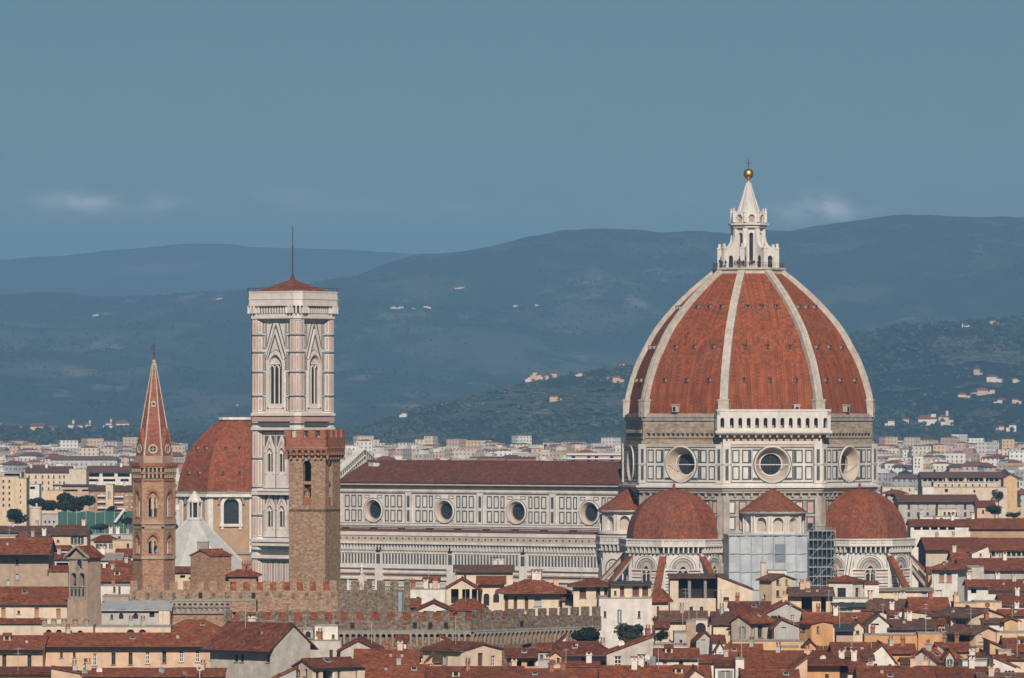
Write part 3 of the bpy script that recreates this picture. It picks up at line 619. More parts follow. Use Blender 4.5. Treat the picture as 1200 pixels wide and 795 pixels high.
for k in range(20):                                   # red tiled water outlets along the aisle roof
    b = MB(); b.box(-.55, .55, -.5, .5, 0, .75, 'nave_tile'); b.box(-.7, .7, -.65, .6, .75, .95, 'nave_tile')
    if k % 2 == 0: part('roof_outlet', b.mesh('roof_outlet'), aisle, (X0 + 3 + 4.05 * k, YA - .1, 29.72))
for uc in (-92.6, -51.6):                             # gabled doorways of the aisle
    b = MB(); fu = Fr((uc, YA, 0), (1, 0, 0), (0, -1, 0))
    for wz, w_ in ((0, 1.2),):
        pts = [(-3.6, 0), (3.6, 0), (3.6, 13.5), (0, 20.2), (-3.6, 13.5)]
        b.face([fu(u, v, w_) for u, v in pts], 'marble')
        for p, q in zip(pts, pts[1:] + pts[:1]): b.face([fu(*p, w_), fu(*q, w_), fu(*q, 0), fu(*p, 0)], 'marble_warm')
    b.face([fu(u, v, 1.22) for u, v in ((-2.4, 13.7), (2.4, 13.7), (0, 18.0))], 'marble_pink'); b.face([fu(u, v, 1.235) for u, v in ((-1.7, 14.0), (1.7, 14.0), (0, 17.0))], 'marble')
    for sg in (-1, 1): b.lathe([(.5, 10), (.5, 15.5), (.65, 15.6), (0, 19.0)], 8, 'marble', (uc + sg * 4.1, YA - .9))
    b.lathe([(.35, 20.0), (.2, 21.2), (.4, 21.5), (0, 22.6)], 8, 'marble', (uc, YA - 1.0)); b.build('gabled_doorway', aisle)
# ---- two tribunes with half domes (the third is on the far side)
def tribune(ang):
    c = (29.7 * math.cos(R(ang)), 29.7 * math.sin(R(ang)))
    rot = ang + 22.5
    b = MB(); Rw = 11.5
    b.prism(octo(Rw, rot, c=c), 0, 27.7, 'marble', cap=False); b.prism(octo(Rw + 1.15, rot, c=c), 27.7, 28.1, 'marble'); b.prism(octo(Rw + 1.0, rot, c=c), 28.1, 29.1, 'marble', cap=False); b.prism(octo(Rw + 1.2, rot, c=c), 29.1, 29.35, 'marble')
    for k in range(-2, 3):
        fr = face_frame(ang + 45 * k, Rw * .9239, c); hs = Rw * .3827; fo = face_frame(ang + 45 * k, (Rw + 1.0) * .9239, c)
        n = 8; st = 2 * hs / n
        for j in range(n):                            # corbel table, the shade in its gaps painted as little dark arches
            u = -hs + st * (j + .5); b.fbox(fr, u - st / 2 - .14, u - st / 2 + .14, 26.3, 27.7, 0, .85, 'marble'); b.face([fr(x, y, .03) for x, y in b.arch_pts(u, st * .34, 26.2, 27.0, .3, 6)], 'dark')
            b.ring(fo, u - .42, u + .42, 28.3, 28.95, .07, .012, 'marble_pink' if j % 2 else 'marble_green')
        b.rect(fr, -hs, hs, 25.95, 26.1, .02, 'marble_green')
        for v, h, m_ in ((22.15, .28, 'marble_green'), (21.35, .45, 'marble_pink'), (20.75, .28, 'marble_green'), (19.95, .4, 'marble_warm'), (19.35, .28, 'marble_green'), (18.75, .25, 'marble_green'), (17.9, .45, 'marble_pink')):
            for u0, u1 in ((-hs, -1.25), (1.25, hs)): b.rect(fr, u0, u1, v, v + h, .012, m_)
        b.fbox(fr, -hs, hs, 22.5, 22.75, 0, .2, 'marble'); b.fbox(fr, -hs, hs, 18.35, 18.65, 0, .22, 'marble')
        for j in range(7): u = -hs + .65 + j * (2 * hs - 1.3) / 6; b.ring(fr, u - .5, u + .5, 14.6, 17.6, .13, .02, 'marble_green')
        for sg in (-1, 1): b.fbox(fr, *sorted((sg * hs, sg * (hs - .45))), 12, 26.0, 0, .3, 'marble'); b.rect(fr, *sorted((sg * (hs - .55), sg * (hs - .7))), 23.0, 25.9, .02, 'marble_green')
    b.prism(octo(19.0, rot, c=c), 0, 12.0, 'marble', cap=False); b.prism(octo(19.3, rot, c=c), 12.0, 12.6, 'marble_dirty')
    tb = b.build('tribune', cath)
    b = MB(); b.lathe([(10.75 * math.cos(t), 29.2 + 11.0 * math.sin(t)) for t in [math.pi / 2 * k / 14 for k in range(14)]] + [(.35, 40.25)], 8, 'tribune_tile', c, rot=rot)
    b.lathe([(.35, 40.1), (.5, 40.5), (.25, 40.9), (.35, 41.2), (0, 41.7)], 8, 'tribune_tile', c); b.build('half_dome', tb)
    for k in range(-2, 3):
        fr = face_frame(ang + 45 * k, Rw * .9239, c); b = MB()
        for r, th, w_, m_ in ((3.0, .22, .26, 'marble'), (2.88, .12, .2, 'marble_green'), (2.5, .38, .18, 'marble'), (2.4, .1, .13, 'marble_green')): b.arch_band(fr, 0, r, 22.75, th, 0, w_, m_, n=16)
        b.face([fr(u, v, .015) for u, v in b.arch_pts(0, 2.4, 22.75, 22.78, 0, 16)], 'marble_dirty'); b.arch_band(fr, 0, 1.7, 22.75, .12, .016, .06, 'marble_green', n=14)
        b.arch_band(fr, 0, 1.0, 22.0, .3, 0, .24, 'marble_warm', v0=17.6, pointed=.5); b.face([fr(u, v, .03) for u, v in b.arch_pts(0, 1.0, 17.6, 22.0, .5)], 'glass')
        b.fbox(fr, -.09, .09, 17.6, 22.4, .03, .14, 'marble'); b.arch_band(fr, -.5, .4, 21.4, .1, .03, .12, 'marble'); b.arch_band(fr, .5, .4, 21.4, .1, .03, .12, 'marble'); b.ring(fr, -.35, .35, 22.2, 22.8, .12, .06, 'marble'); b.fbox(fr, -1.35, 1.35, 17.2, 17.6, 0, .35, 'marble')
        b.build('window', tb)
    for k in range(-2, 2):                            # sloping spur buttresses, coped with red tiles
        a = R(ang + 22.5 + 45 * k); cc, s = math.cos(a), math.sin(a); b = MB(); fr = Fr((c[0], c[1], 0), (cc, s, 0), (s, -cc, 0))
        white = ang == 0 and k == -2; t_ = .5
        pts = [(11.0, 25.0), (18.6, 16.8), (18.6, 12), (19.6, 12), (19.6, 16.9), (11.0, 26.0)]
        for w_ in (t_, -t_): b.face([fr(u, v, w_) for u, v in pts], 'marble_dirty')
        for p_, q_ in zip(pts, pts[1:] + pts[:1]): b.face([fr(*p_, t_), fr(*q_, t_), fr(*q_, -t_), fr(*p_, -t_)], 'marble_dirty')
        q0, q1, q2, q3 = fr(20.0, 16.6, .8), fr(20.0, 16.6, -.8), fr(11.0, 26.0, -.8), fr(11.0, 26.0, .8); up = Vector((0, 0, .35)); b.hexa([q0, q1, q2, q3], [q + up for q in (q0, q1, q2, q3)], 'marble' if white else 'tribune_tile')
        if white:
            for w_ in (-.45, .3): b.hexa([q + up * 1.05 for q in (fr(20.0, 16.6, w_ + .15), fr(20.0, 16.6, w_), fr(11.0, 26.0, w_), fr(11.0, 26.0, w_ + .15))], [q + up * 1.6 for q in (fr(20.0, 16.6, w_ + .15), fr(20.0, 16.6, w_), fr(11.0, 26.0, w_), fr(11.0, 26.0, w_ + .15))], 'marble_green')
        b.build('buttress', tb)
tribune(-90); tribune(0)
# ---- small round exedrae on the diagonal faces
def exedra(ang):
    c = (27.0 * math.cos(R(ang)), 27.0 * math.sin(R(ang)))
    b = MB(); n = 10; rr = 6.6
    b.lathe([(rr, 0), (rr, 30.4)], 20, 'marble', c, rot=ang, a0=-100, a1=100, smooth=True)
    b.lathe([(rr + .7, 30.1), (rr + .7, 30.7)], 20, 'marble', c, rot=ang, a0=-100, a1=100); b.lathe([(rr, 30.7), (rr + .7, 30.7)], 20, 'marble', c, rot=ang, a0=-100, a1=100)
    b.lathe([(rr, 30.1), (rr + .7, 30.1)], 20, 'marble_dirty', c, rot=ang, a0=-100, a1=100)
    b.lathe([(rr + .9, 35.0), (rr + .9, 35.45)], 20, 'marble_dirty', c, rot=ang, a0=-100, a1=100); b.lathe([(rr, 34.6), (rr + .9, 35.0)], 20, 'marble_dirty', c, rot=ang, a0=-100, a1=100)
    for k in range(-2, 3):                            # shell niches between paired columns
        fr = face_frame(ang + 34 * k, rr * math.cos(R(17)), c); hs = rr * math.sin(R(17))
        b.arch_bay(fr, -hs, hs, 30.6, 34.7, 0, 1.12, 31.0, 33.0, 1.0, 'marble', 'marble_warm'); b.arch_band(fr, 0, 1.14, 33.0, .22, 0, .12, 'marble')
        for sg in (-1, 1): b.tube(fr(sg * (hs - .3), 30.7, .25), fr(sg * (hs - .3), 34.4, .25), .2, 'marble', 8)
    eo = b.build('exedra', cath)
    b = MB(); b.lathe([(rr + 1.0, 35.45), (rr - 1.2, 36.9), (rr - 3.6, 38.7), (.4, 40.4)], 20, 'tribune_tile', c, rot=ang, smooth=False); b.build('roof', eo)
exedra(-45); exedra(-135)
c5 = (27.0 * math.cos(R(-135)), 27.0 * math.sin(R(-135))); b = MB(); rb = 7.3
b.prism(octo(rb, -112.5, c=c5), 0, 27.7, 'marble', cap=False); b.prism(octo(rb + .9, -112.5, c=c5), 27.7, 28.1, 'marble'); b.prism(octo(rb + .8, -112.5, c=c5), 28.1, 29.4, 'marble', cap=False); b.prism(octo(rb + .95, -112.5, c=c5), 29.4, 29.7, 'marble')
for k in range(-2, 3):
    fr = face_frame(-135 + 45 * k, rb * .9239, c5); hs = rb * .3827; fo = face_frame(-135 + 45 * k, (rb + .8) * .9239, c5)
    for j in range(5): st = 2 * hs / 5; u = -hs + st * (j + .5); b.fbox(fr, u - st / 2 - .13, u - st / 2 + .13, 26.3, 27.7, 0, .7, 'marble'); b.face([fr(x, y, .03) for x, y in b.arch_pts(u, st * .34, 26.2, 27.0, .3, 6)], 'dark'); b.ring(fo, u - .42, u + .42, 28.3, 29.2, .08, .012, 'marble_green')  # dark arch shapes paint the shade between these corbels
    for r, m_ in ((2.1, 'marble'), (1.9, 'marble_green')): b.arch_band(fr, 0, r, 22.4, .16, 0, .15, m_, v0=20.5, n=14)
    for v, m_ in ((19.6, 'marble_green'), (18.7, 'marble_pink'), (17.9, 'marble_green'), (25.9, 'marble_green')): b.rect(fr, -hs, hs, v, v + .28, .015, m_)
    for u in (-.6, .6): b.ring(fr, u - .45, u + .45, 20.6, 23.6, .1, .02, 'marble_green')
b.build('lower_walls', cath)
b = MB(); b.prism(octo(30.5), 0, 24.0, 'marble_dirty'); b.build('lower_walls', cath)
# ---- visitors on the lantern terrace
def person_mesh(shirt, trousers, hair='cloth_dark', pose=0):
    me = bpy.data.meshes.new('person'); a = .05 * pose
    V = [(0, 0, .95), (0, .0, 1.2), (0, 0, 1.42), (0, 0, 1.52), (0, -.01, 1.62), (0, 0, 1.74), (-.19, 0, 1.40), (-.25, -.02, 1.12), (-.24, -.14 - a, .88), (.19, 0, 1.40), (.25, -.02, 1.12), (.24, -.14 + a, .88), (-.1, 0, .9), (-.11, -.02 - a, .5), (-.11, .02, .08), (-.11, -.14, .04), (.1, 0, .9), (.11, -.02 + a, .5), (.11, .02, .08), (.11, -.14, .04)]
    E = [(0, 1), (1, 2), (2, 3), (3, 4), (4, 5), (2, 6), (6, 7), (7, 8), (2, 9), (9, 10), (10, 11), (0, 12), (12, 13), (13, 14), (14, 15), (0, 16), (16, 17), (17, 18), (18, 19)]
    rad = [.15, .15, .14, .06, .095, .085, .07, .05, .04, .07, .05, .04, .1, .07, .05, .035, .1, .07, .05, .035]
    me.from_pydata(V, E, []); o = bpy.data.objects.new('person', me); COL.objects.link(o)
    sk = o.modifiers.new('s', 'SKIN'); o.modifiers.new('u', 'SUBSURF').levels = 1
    for i, r in enumerate(rad): me.skin_vertices[0].data[i].radius = (r * (1.25 if i in (0, 1, 2) else 1), r)
    me.skin_vertices[0].data[0].use_root = True
    dg = bpy.context.evaluated_depsgraph_get(); m2 = bpy.data.meshes.new_from_object(o.evaluated_get(dg)); bpy.data.objects.remove(o)
    m2.materials.clear()
    for k in (shirt, trousers, 'skin', hair): m2.materials.append(MATS[k])
    for p in m2.polygons:
        z = p.center.z; x = abs(p.center.x); y = p.center.y
        p.material_index = 3 if (z > 1.68 or (z > 1.56 and y > .02)) else 2 if z > 1.48 or (x > .2 and z < .95) else 0 if z > .93 else 1
    if 'UVMap' not in m2.uv_layers: m2.uv_layers.new(name='UVMap')
    return m2
PM = {c: person_mesh(c, t, pose=q) for c, t, q in (('cloth_dark', 'cloth_dark', 1), ('cloth_red', 'cloth_dark', -1), ('cloth_blue', 'cloth_grey', 2), ('cloth_grey', 'cloth_dark', 0))}
for px, cl, what in ((844.5, 'cloth_dark', 'person in dark clothes leaning at the left corner of the lantern terrace'), (849, 'cloth_blue', 'person in a blue jacket near the left end of the lantern terrace'), (859.5, 'cloth_grey', 'person in a grey top left of the lantern\'s tall left window'), (862.5, 'cloth_dark', 'person in black standing close to one in grey on the lantern terrace'), (866.5, 'cloth_blue', 'person in blue below the lantern\'s left tall window'), (869.5, 'cloth_dark', 'person in black just right of the left tall lantern window'), (876.5, 'cloth_grey', 'person in grey below the lantern\'s middle tall window'), (879.5, 'cloth_dark', 'dark dressed person in the middle of the lantern terrace railing'), (882, 'cloth_blue', 'person in blue just right of the lantern\'s middle window'), (887, 'cloth_dark', 'person in black alone right of the lantern\'s middle window'), (900, 'cloth_dark', 'person in black in the archway at the right of the lantern'), (902.5, 'cloth_red', 'person in a red jacket at the right end of the lantern terrace')):
    a = (px - 877) / 5.23; yy = -math.sqrt(max(7.55 ** 2 - a * a, 4))
    o = bpy.data.objects.new('person', PM[cl]); COL.objects.link(o); o.location = (53.3 + a, 1300 + yy, 89.77); o.rotation_euler = (0, 0, rng.uniform(-.9, .9)); tag(o, what, 'person', 'visitors on the lantern terrace')
# ---- scaffolding in front of the south-east side
fr = face_frame(-45, 34.5)
scf = thing('scaffolding', 'tall restoration scaffolding wrapped in pale grey sheeting against the cathedral', 'scaffolding', (53.3, 1300, 0), CATH_RZ)
b = MB(); U0, U1 = -11.3, 6.2
nu, nv = 22, 14
for i in range(nu):                                   # hanging sheets, slightly billowing
    for j in range(nv):
        def q(ii, jj):
            u = U0 + (U1 - U0) * ii / nu; v = 2 + 28.3 * jj / nv
            return fr(u, v, .16 * math.sin(ii * 1.9 + jj * .35) + .10 * math.sin(jj * 2.1 + ii * .6))
        b.face([q(i, j), q(i + 1, j), q(i + 1, j + 1), q(i, j + 1)], 'sheet_dark' if 13 <= i <= 15 and j % 3 != 1 else 'sheet', True)
b.face([fr(U0, 2, 0), fr(U0, 30.3, 0), fr(U0, 30.3, -6), fr(U0, 2, -6)], 'sheet'); b.face([fr(U1, 2, 0), fr(U1, 30.3, 0), fr(U1, 30.3, -6), fr(U1, 2, -6)], 'sheet')
b.build('sheeting', scf)
b = MB()
for k in range(8):
    v = 2.6 + 3.95 * k; b.tube(fr(U0, v, .34), fr(U1, v, .34), .06, 'metal_grey', 4)
for k in range(8): u = U0 + (U1 - U0) * k / 7; b.tube(fr(u, 0, .34), fr(u, 31.0, .34), .06, 'metal_grey', 4)
b.fbox(fr, U0 - .3, U1 + .3, 30.3, 30.55, -6, .3, 'metal_grey')
b.build('pole_grid', scf)
b = MB(); f2 = face_frame(-45, 34.6); T0, T1 = 6.6, 12.6
for k in range(7):
    for w_ in (0, -2.2, -4.4): b.tube(f2(T0 + k, 0, w_), f2(T0 + k, 31.6 + (k % 2) * .6, w_), .08, 'metal_blue', 4)
for k in range(16):
    v = 1.2 + 2 * k
    for w_ in (0, -2.2): b.tube(f2(T0, v, w_), f2(T1, v, w_), .07, 'metal_grey', 4); b.tube(f2(T0, v + .9, w_), f2(T1, v + .9, w_), .05, 'iron', 4)
    b.fbox(f2, T0, T1, v - .12, v, -4.4, 0, 'stone_grey'); b.tube(f2(T0 + (k % 3) * 2, v, .1), f2(T0 + (k % 3) * 2 + 2, v + 2, .1), .05, 'metal_grey', 4)
    b.rect(f2, T0 + (k * 7 % 5), T0 + (k * 7 % 5) + 1.1, v, v + 1.7, -1.0, 'dark')
b.build('stair_tower', scf)
b = MB()
for i in range(12):
    for j in range(8):
        if (i * 5 + j * 3) % 7 == 0: continue
        def q(ii, jj): return f2(T0 + .5 * ii, 1.5 + 3.7 * jj, -2.7 + .12 * math.sin(ii * 1.7 + jj))
        b.face([q(i, j), q(i + 1, j), q(i + 1, j + 1), q(i, j + 1)], 'sheet_dark', True)
b.build('safety_net', scf)
# ---------------------------------------------------------------- the marble bell tower
camp = thing('bell_tower', 'tall square bell tower of pink, white and green marble with a flagpole', 'bell tower', P(343, 490, 1340) - Vector((0, 0, 56)), CATH_RZ)
HC = 6.25; CB, CR = 5.55, 1.82
b = MB(); b.box(-HC, HC, -HC, HC, 0, 23.5, 'marble_rose'); b.box(-HC, HC, -HC, HC, 24.3, 27.8, 'marble_rose')
for z in (38.6, 53.6): b.box(-HC, HC, -HC, HC, z - .4 if z < 40 else z, z + .2 if z < 40 else 57.0, 'marble_rose')
def stage(b, fr, v0, v1, wins, hw, vb, vs, depth, ptd):
    edges = [-HC] + [(wins[i] + wins[i + 1]) / 2 for i in range(len(wins) - 1)] + [HC]
    for k, u in enumerate(wins):
        b.arch_bay(fr, edges[k], edges[k + 1], v0, v1, u, hw, vb, vs, depth, 'marble_rose', 'dark', ptd, reveal='marble_rose')
FA = [face_frame(a, HC) for a in (-90, 0, 90, 180)]
for fr in FA:
    stage(b, fr, 57.0, 79.5, [0], 2.0, 58.4, 68.2, .75, .25)
    stage(b, fr, 38.8, 53.6, [-1.75, 1.75], .95, 43.0, 47.7, .6, .5)
    stage(b, fr, 27.8, 38.2, [-1.75, 1.75], .95, 30.2, 34.4, .6, .5)
    # pattern
    for v0, v1 in ((57.6, 60.9), (61.3, 66.6), (67.0, 71.3), (72.0, 75.2), (75.6, 78.2)):
        for sg in (-1, 1):
            b.ring(fr, *sorted((sg * 3.65, sg * 2.95)) if v0 > 90 else sorted((sg * 3.75, sg * 3.05)), v0, v1, .2, .02, 'marble_green')
            if v0 != 57.6 and v0 < 71: b.rect(fr, *sorted((sg * 3.52, sg * 3.28)), v0 + .5, v1 - .5, .03, 'marble_pink')
    for sg in (-1, 1):                                # gable over the great window
        for du, m_, w_, off in ((.0, 'marble_rose', .45, 0), (.42, 'marble_pink', .2, 0)):
            pass
        p = [(sg * 2.6, 69.6), (0, 76.6)]
        for (o0, o1, m_, w1) in ((0, .34, 'marble_rose', .4), (.34, .6, 'marble_green', .36), (-.5, -.1, 'marble_green', .05)):
            q = [fr(p[0][0] - sg * o0 * 1.0, p[0][1], w1), fr(p[0][0] - sg * o1, p[0][1], w1), fr(0, p[1][1] - o1 * 2.6, w1), fr(0, p[1][1] - o0 * 2.6, w1)]
            b.face(q, m_)
        b.face([fr(sg * 2.6, 69.6, 0), fr(sg * 2.6, 69.6, .4), fr(0, 76.6, .4), fr(0, 76.6, 0)], 'marble_rose')
        b.face([fr(sg * 2.85, 71.8, .04), fr(sg * 2.85, 78.0, .04), fr(sg * .75, 78.0, .04)], 'marble_green'); b.face([fr(sg * 2.65, 73.2, .055), fr(sg * 2.65, 77.8, .055), fr(sg * 1.15, 77.8, .055)], 'marble_rose')
    b.arch_band(fr, 0, 2.0, 68.2, .5, 0, .35, 'marble_rose', v0=58.4, pointed=.25); b.arch_band(fr, 0, 2.5, 68.2, .3, 0, .25, 'marble_rose', v0=67.2, pointed=.25); b.arch_band(fr, 0, 2.8, 68.2, .16, 0, .1, 'marble_green', v0=67.2, pointed=.25)
    b.ring(fr, -2.5, 2.5, 56.95, 58.2, .12, .03, 'marble_pink')
    for (v0, v1, lo) in ((39.6, 53.0, 43.0), (28.2, 38.0, 30.2)):
        b.ring(fr, -4.0, 4.0, v0, v1, .22, .02, 'marble_green'); b.rect(fr, -.12, .12, v0, v1, .03, 'marble_green')
        for sg in (-1, 1):
            b.rect(fr, *sorted((sg * 3.72, sg * 3.5)), v0 + 1.2, v1 - 3.5, .03, 'marble_pink'); b.rect(fr, *sorted((sg * 3.3, sg * 3.2)), v0 + .6, v1 - .4, .03, 'marble_green')
            c = sg * 1.75; sp = lo + (4.7 if lo > 40 else 4.2)
            b.arch_band(fr, c, .95, sp, .28, 0, .22, 'marble_rose', v0=lo, pointed=.5)
            for s2 in (-1, 1): 
                b.face([fr(c + s2 * 1.5, sp + .3, .25), fr(c + s2 * 1.15, sp + .3, .25), fr(c, sp + 3.3, .25), fr(c, sp + 4.1, .25)], 'marble_rose'); b.face([fr(c + s2 * 1.15, sp + .3, .2), fr(c + s2 * .85, sp + .3, .2), fr(c, sp + 2.7, .2), fr(c, sp + 3.3, .2)], 'marble_pink')
                b.face([fr(c + s2 * 1.4, sp + 1.4, .03), fr(c + s2 * 1.4, sp + 4.2, .03), fr(c + s2 * .3, sp + 4.2, .03)], 'marble_green')
    for v0, v1 in ((14.0, 23.0), (4.0, 13.0)):
        for k in range(5): b.ring(fr, -4.0 + 1.62 * k, -2.55 + 1.62 * k, v0, v1, .18, .02, 'marble_green'); b.rect(fr, -3.5 + 1.62 * k, -3.05 + 1.62 * k, v0 + .8, v1 - .8, .03, 'marble_pink')
for sx in (-1, 1):
    for sy in (-1, 1):                                # eight-sided corner buttresses
        c = (sx * CB, sy * CB); b.prism(octo(CR, c=c), 0, 79.6, 'marble_rose', cap=False)
        for k in range(8):
            fr = face_frame(45 * k, CR * .9239, c); hs = CR * .3827
            for v0, v1 in ((57.4, 60.9), (61.2, 66.4), (66.8, 71.0), (71.4, 75.0), (75.4, 78.6), (46.8, 52.8), (40.2, 46.4), (33.6, 38.0), (28.4, 33.2), (14.0, 23.0), (3.0, 13.5)):
                b.ring(fr, -hs + .1, hs - .1, v0, v1, .12, .02, 'marble_green' if k % 2 else 'marble_pink'); b.rect(fr, -.24, .24, v0 + .45, v1 - .45, .02, 'marble_pink')
            for v in (61.0, 66.55, 71.15, 75.15, 46.55, 39.9, 33.35): b.fbox(fr, -hs - .05, hs + .05, v - .16, v + .14, 0, .12, 'marble_green')
shaft = b.build('shaft', camp)
def cc(off):                                          # outline of the square with its chamfered corner piers
    pts = []
    for sx, sy, a in ((1, -1, -45), (1, 1, 45), (-1, 1, 135), (-1, -1, 225)):
        r = CR + off
        for d in (-67.5, -22.5, 22.5, 67.5): pts.append((sx * CB + r * math.cos(R(a + d)), sy * CB + r * math.sin(R(a + d))))
    return pts
for z0, z1, off, m_ in ((23.5, 24.3, .45, 'marble_rose'), (26.4, 27.0, .3, 'marble_rose'), (27.3, 27.9, .4, 'marble_rose'), (25.0, 25.5, .12, 'marble_green'), (38.2, 38.8, .35, 'marble_rose'), (39.0, 39.4, .15, 'marble_rose'), (53.2, 53.8, .4, 'marble_rose'), (54.4, 54.9, .1, 'marble_green'), (55.2, 56.2, .12, 'marble_pink'), (56.5, 57.1, .4, 'marble_rose'), (79.0, 79.6, .3, 'marble_rose')): b = MB(); b.prism(cc(off), z0, z1, m_); b.build('string_course', camp)
b = MB(); b.prism(cc(.2), 79.6, 80.1, 'marble_rose', cap=False); b.prism(cc(.16), 80.1, 81.9, 'marble_green', cap=False); b.prism(cc(.95), 81.9, 82.5, 'marble_rose'); b.prism(cc(.85), 82.5, 83.4, 'marble_rose', cap=False); b.prism(cc(.98), 83.4, 83.7, 'marble_rose'); b.prism(cc(.85), 83.7, 85.0, 'marble_rose', cap=False); b.prism(cc(.7), 83.7, 85.0, 'marble_rose', cap=False); b.prism(cc(.95), 85.0, 85.3, 'marble_rose')  # dark green sleeve behind the corbels paints shade into their slots
for fr in FA:
    for k in range(13): u = -4.8 + .8 * k; b.fbox(fr, u - .2, u + .2, 80.2, 81.9, 0, 1.35, 'marble_rose'); b.rect(fr, u - .18, u + .18, 82.65, 83.2, 1.42 if False else 1.03 + .45 * 0, 'marble_pink'); 
for sx in (-1, 1):
    for sy in (-1, 1):
        for k in range(8):
            fr = face_frame(45 * k, CR * .9239, (sx * CB, sy * CB))
            for u in (-.45, .45): b.fbox(fr, u - .16, u + .16, 80.2, 81.9, .2, 1.05, 'marble_rose')
b.build('parapet', camp)
b = MB(); hr = 7.1; b.prism([(-hr, -hr), (hr, -hr), (hr, hr), (-hr, hr)], 84.9, 88.2, 'roof_tile', top=[(-.2, -.2), (.2, -.2), (.2, .2), (-.2, .2)])
b.lathe([(.5, 88.0), (.55, 88.5), (.3, 88.9), (.35, 89.4)], 8, 'roof_tile'); b.build('roof', camp)
b = MB(); b.tube((0, 0, 89.3), (0, 0, 96), .16, 'iron', 6); b.tube((0, 0, 96), (0, 0, 100.4), .1, 'iron', 6); b.build('flagpole', camp)
b = MB()
for p, q in zip(cc(1.0), cc(1.0)[1:] + cc(1.0)[:1]): b.tube((*p, 86.1), (*q, 86.1), .05, 'iron', 4); b.tube((*p, 85.2), (*p, 86.2), .05, 'iron', 4)
b.build('railing', camp)
for fr in FA:                                         # slender columns of the windows
    b = MB()
    for u in (-.67, .67): b.tube(fr(u, 58.4, -.35), fr(u, 67.6, -.35), .17, 'marble_rose', 8)
    for c in (-1.34, 0, 1.34): b.arch_band(fr, c, .5, 67.4, .14, -.55, -.2, 'marble_rose', pointed=.4)
    b.face([fr(u, v, -.5) for u, v in [(-2.0, 68.4)] + b.arch_pts(0, 2.0, 68.4, 68.45, .25)[1:-1] + [(2.0, 68.4)]], 'marble_rose'); b.cone_ring(fr, 0, 69.6, [(.75, -.46), (.5, -.42)], 'marble_rose', 16)
    b.fbox(fr, -2.0, 2.0, 58.4, 59.3, -.5, -.2, 'marble_rose'); b.build('window', camp)
    for lo, sp in ((43.0, 47.7), (30.2, 34.4)):
        for c in (-1.75, 1.75):
            b = MB(); b.tube(fr(c, lo, -.3), fr(c, sp, -.3), .12, 'marble_rose', 8); b.face([fr(u, v, -.4) for u, v in b.arch_pts(c, .95, sp, sp + .02, .5)], 'marble_rose'); b.fbox(fr, c - .8, c + .8, lo, lo + .6, -.4, -.15, 'marble_rose')
            for s2 in (-1, 1): b.arch_band(fr, c + s2 * .42, .3, sp - .2, .1, -.42, -.2, 'marble_rose')
            b.build('window', camp)
# ---------------------------------------------------------------- six-sided brick tower with a spire
YB = 930; bad = thing('spired_tower', 'slim six sided brick bell tower with a pointed red spire', 'bell tower', P(180.5, 490, YB) - Vector((0, 0, 56)))
RH = 3.38; hexa = lambda r: octo(r, 60, 6)
b = MB(); AH = RH * math.cos(R(30)); H2 = RH / 2
b.prism(hexa(RH), 0, 33.5, 'brick_tower', cap=False)
for a in range(6):
    fr = face_frame(-90 + 60 * a, AH)
    b.arch_bay(fr, -H2, H2, 33.5, 39.2, 0, .68 if a % 3 == 0 or True else .4, 34.1, 36.3, .6, 'brick_tower', None, .3); b.arch_bay(fr, -H2, H2, 39.2, 46.2, 0, .68, 40.0, 43.3, .6, 'brick_tower', None, .3)
    for lo, sp in ((34.1, 36.3), (40.0, 43.3)): b.arch_band(fr, 0, .7, sp, .28, 0, .10, 'brick_red', v0=sp - .3, pointed=.3); b.arch_band(fr, 0, 1.05, sp, .14, 0, .06, 'stone_tower', v0=lo, pointed=.3)
    b.fbox(fr, -H2, H2, 38.9, 39.3, -.02, .22, 'stone_pale'); b.fbox(fr, -H2, H2, 33.3, 33.8, -.02, .22, 'stone_pale'); b.fbox(fr, -H2, H2, 45.8, 46.1, 0, .12, 'brick_red'); b.fbox(fr, -H2 - .15, H2 + .15, 48.2, 48.8, -.2, .52, 'brick_red')
    for row, z in ((0, 46.3), (1, 47.3)):
        for k in range(5): u = -1.32 + .66 * k; b.fbox(fr, u - .14, u + .14, z, z + .75, 0, .22 + row * .14, 'stone_pale'); b.rect(fr, u + .17, u + .49, z, z + .6, .03 + .12 * row, 'dark')
        b.fbox(fr, -H2 - .05, H2 + .05, z + .72, z + .95, 0, .26 + row * .16, 'brick_tower')
    b.fbox(fr, -H2, H2, 38.2, 38.5, 0, .1, 'stone_pale')
    for k in range(4): b.rect(fr, -1.3 + .75 * k, -1.0 + .75 * k, 38.0, 38.6, .11, 'stone_grey')
    for sg in (-1, 1): b.fbox(fr, *sorted((sg * (H2 - .0), sg * (H2 - .32))), 33.8, 45.8, 0, .1, 'brick_tower')
b.prism(hexa(RH - .1), 46.1, 48.4, 'brick_tower'); b.build('shaft', bad)
for a in range(6):
    fr = face_frame(-90 + 60 * a, AH)
    for lo, sp in ((34.1, 36.3), (40.0, 43.3)):
        b = MB(); b.tube(fr(0, lo, -.3), fr(0, sp, -.3), .09, 'marble', 6); b.face([fr(u, v, -.35) for u, v in b.arch_pts(0, .68, sp - .1, sp, .3)], 'brick_tower')
        for s2 in (-1, 1): b.arch_band(fr, s2 * .35, .24, sp - .3, .1, -.4, -.2, 'stone_pale')
        b.fbox(fr, -.66, .66, lo, lo + .12, -.6, .12, 'stone_pale'); b.build('window', bad)
b = MB(); b.prism(hexa(RH - .35), 48.8, 49.9, 'stone_pale'); rs = 2.85
b.prism(hexa(rs), 49.9, 64.8, 'spire_brick', top=hexa(.26))
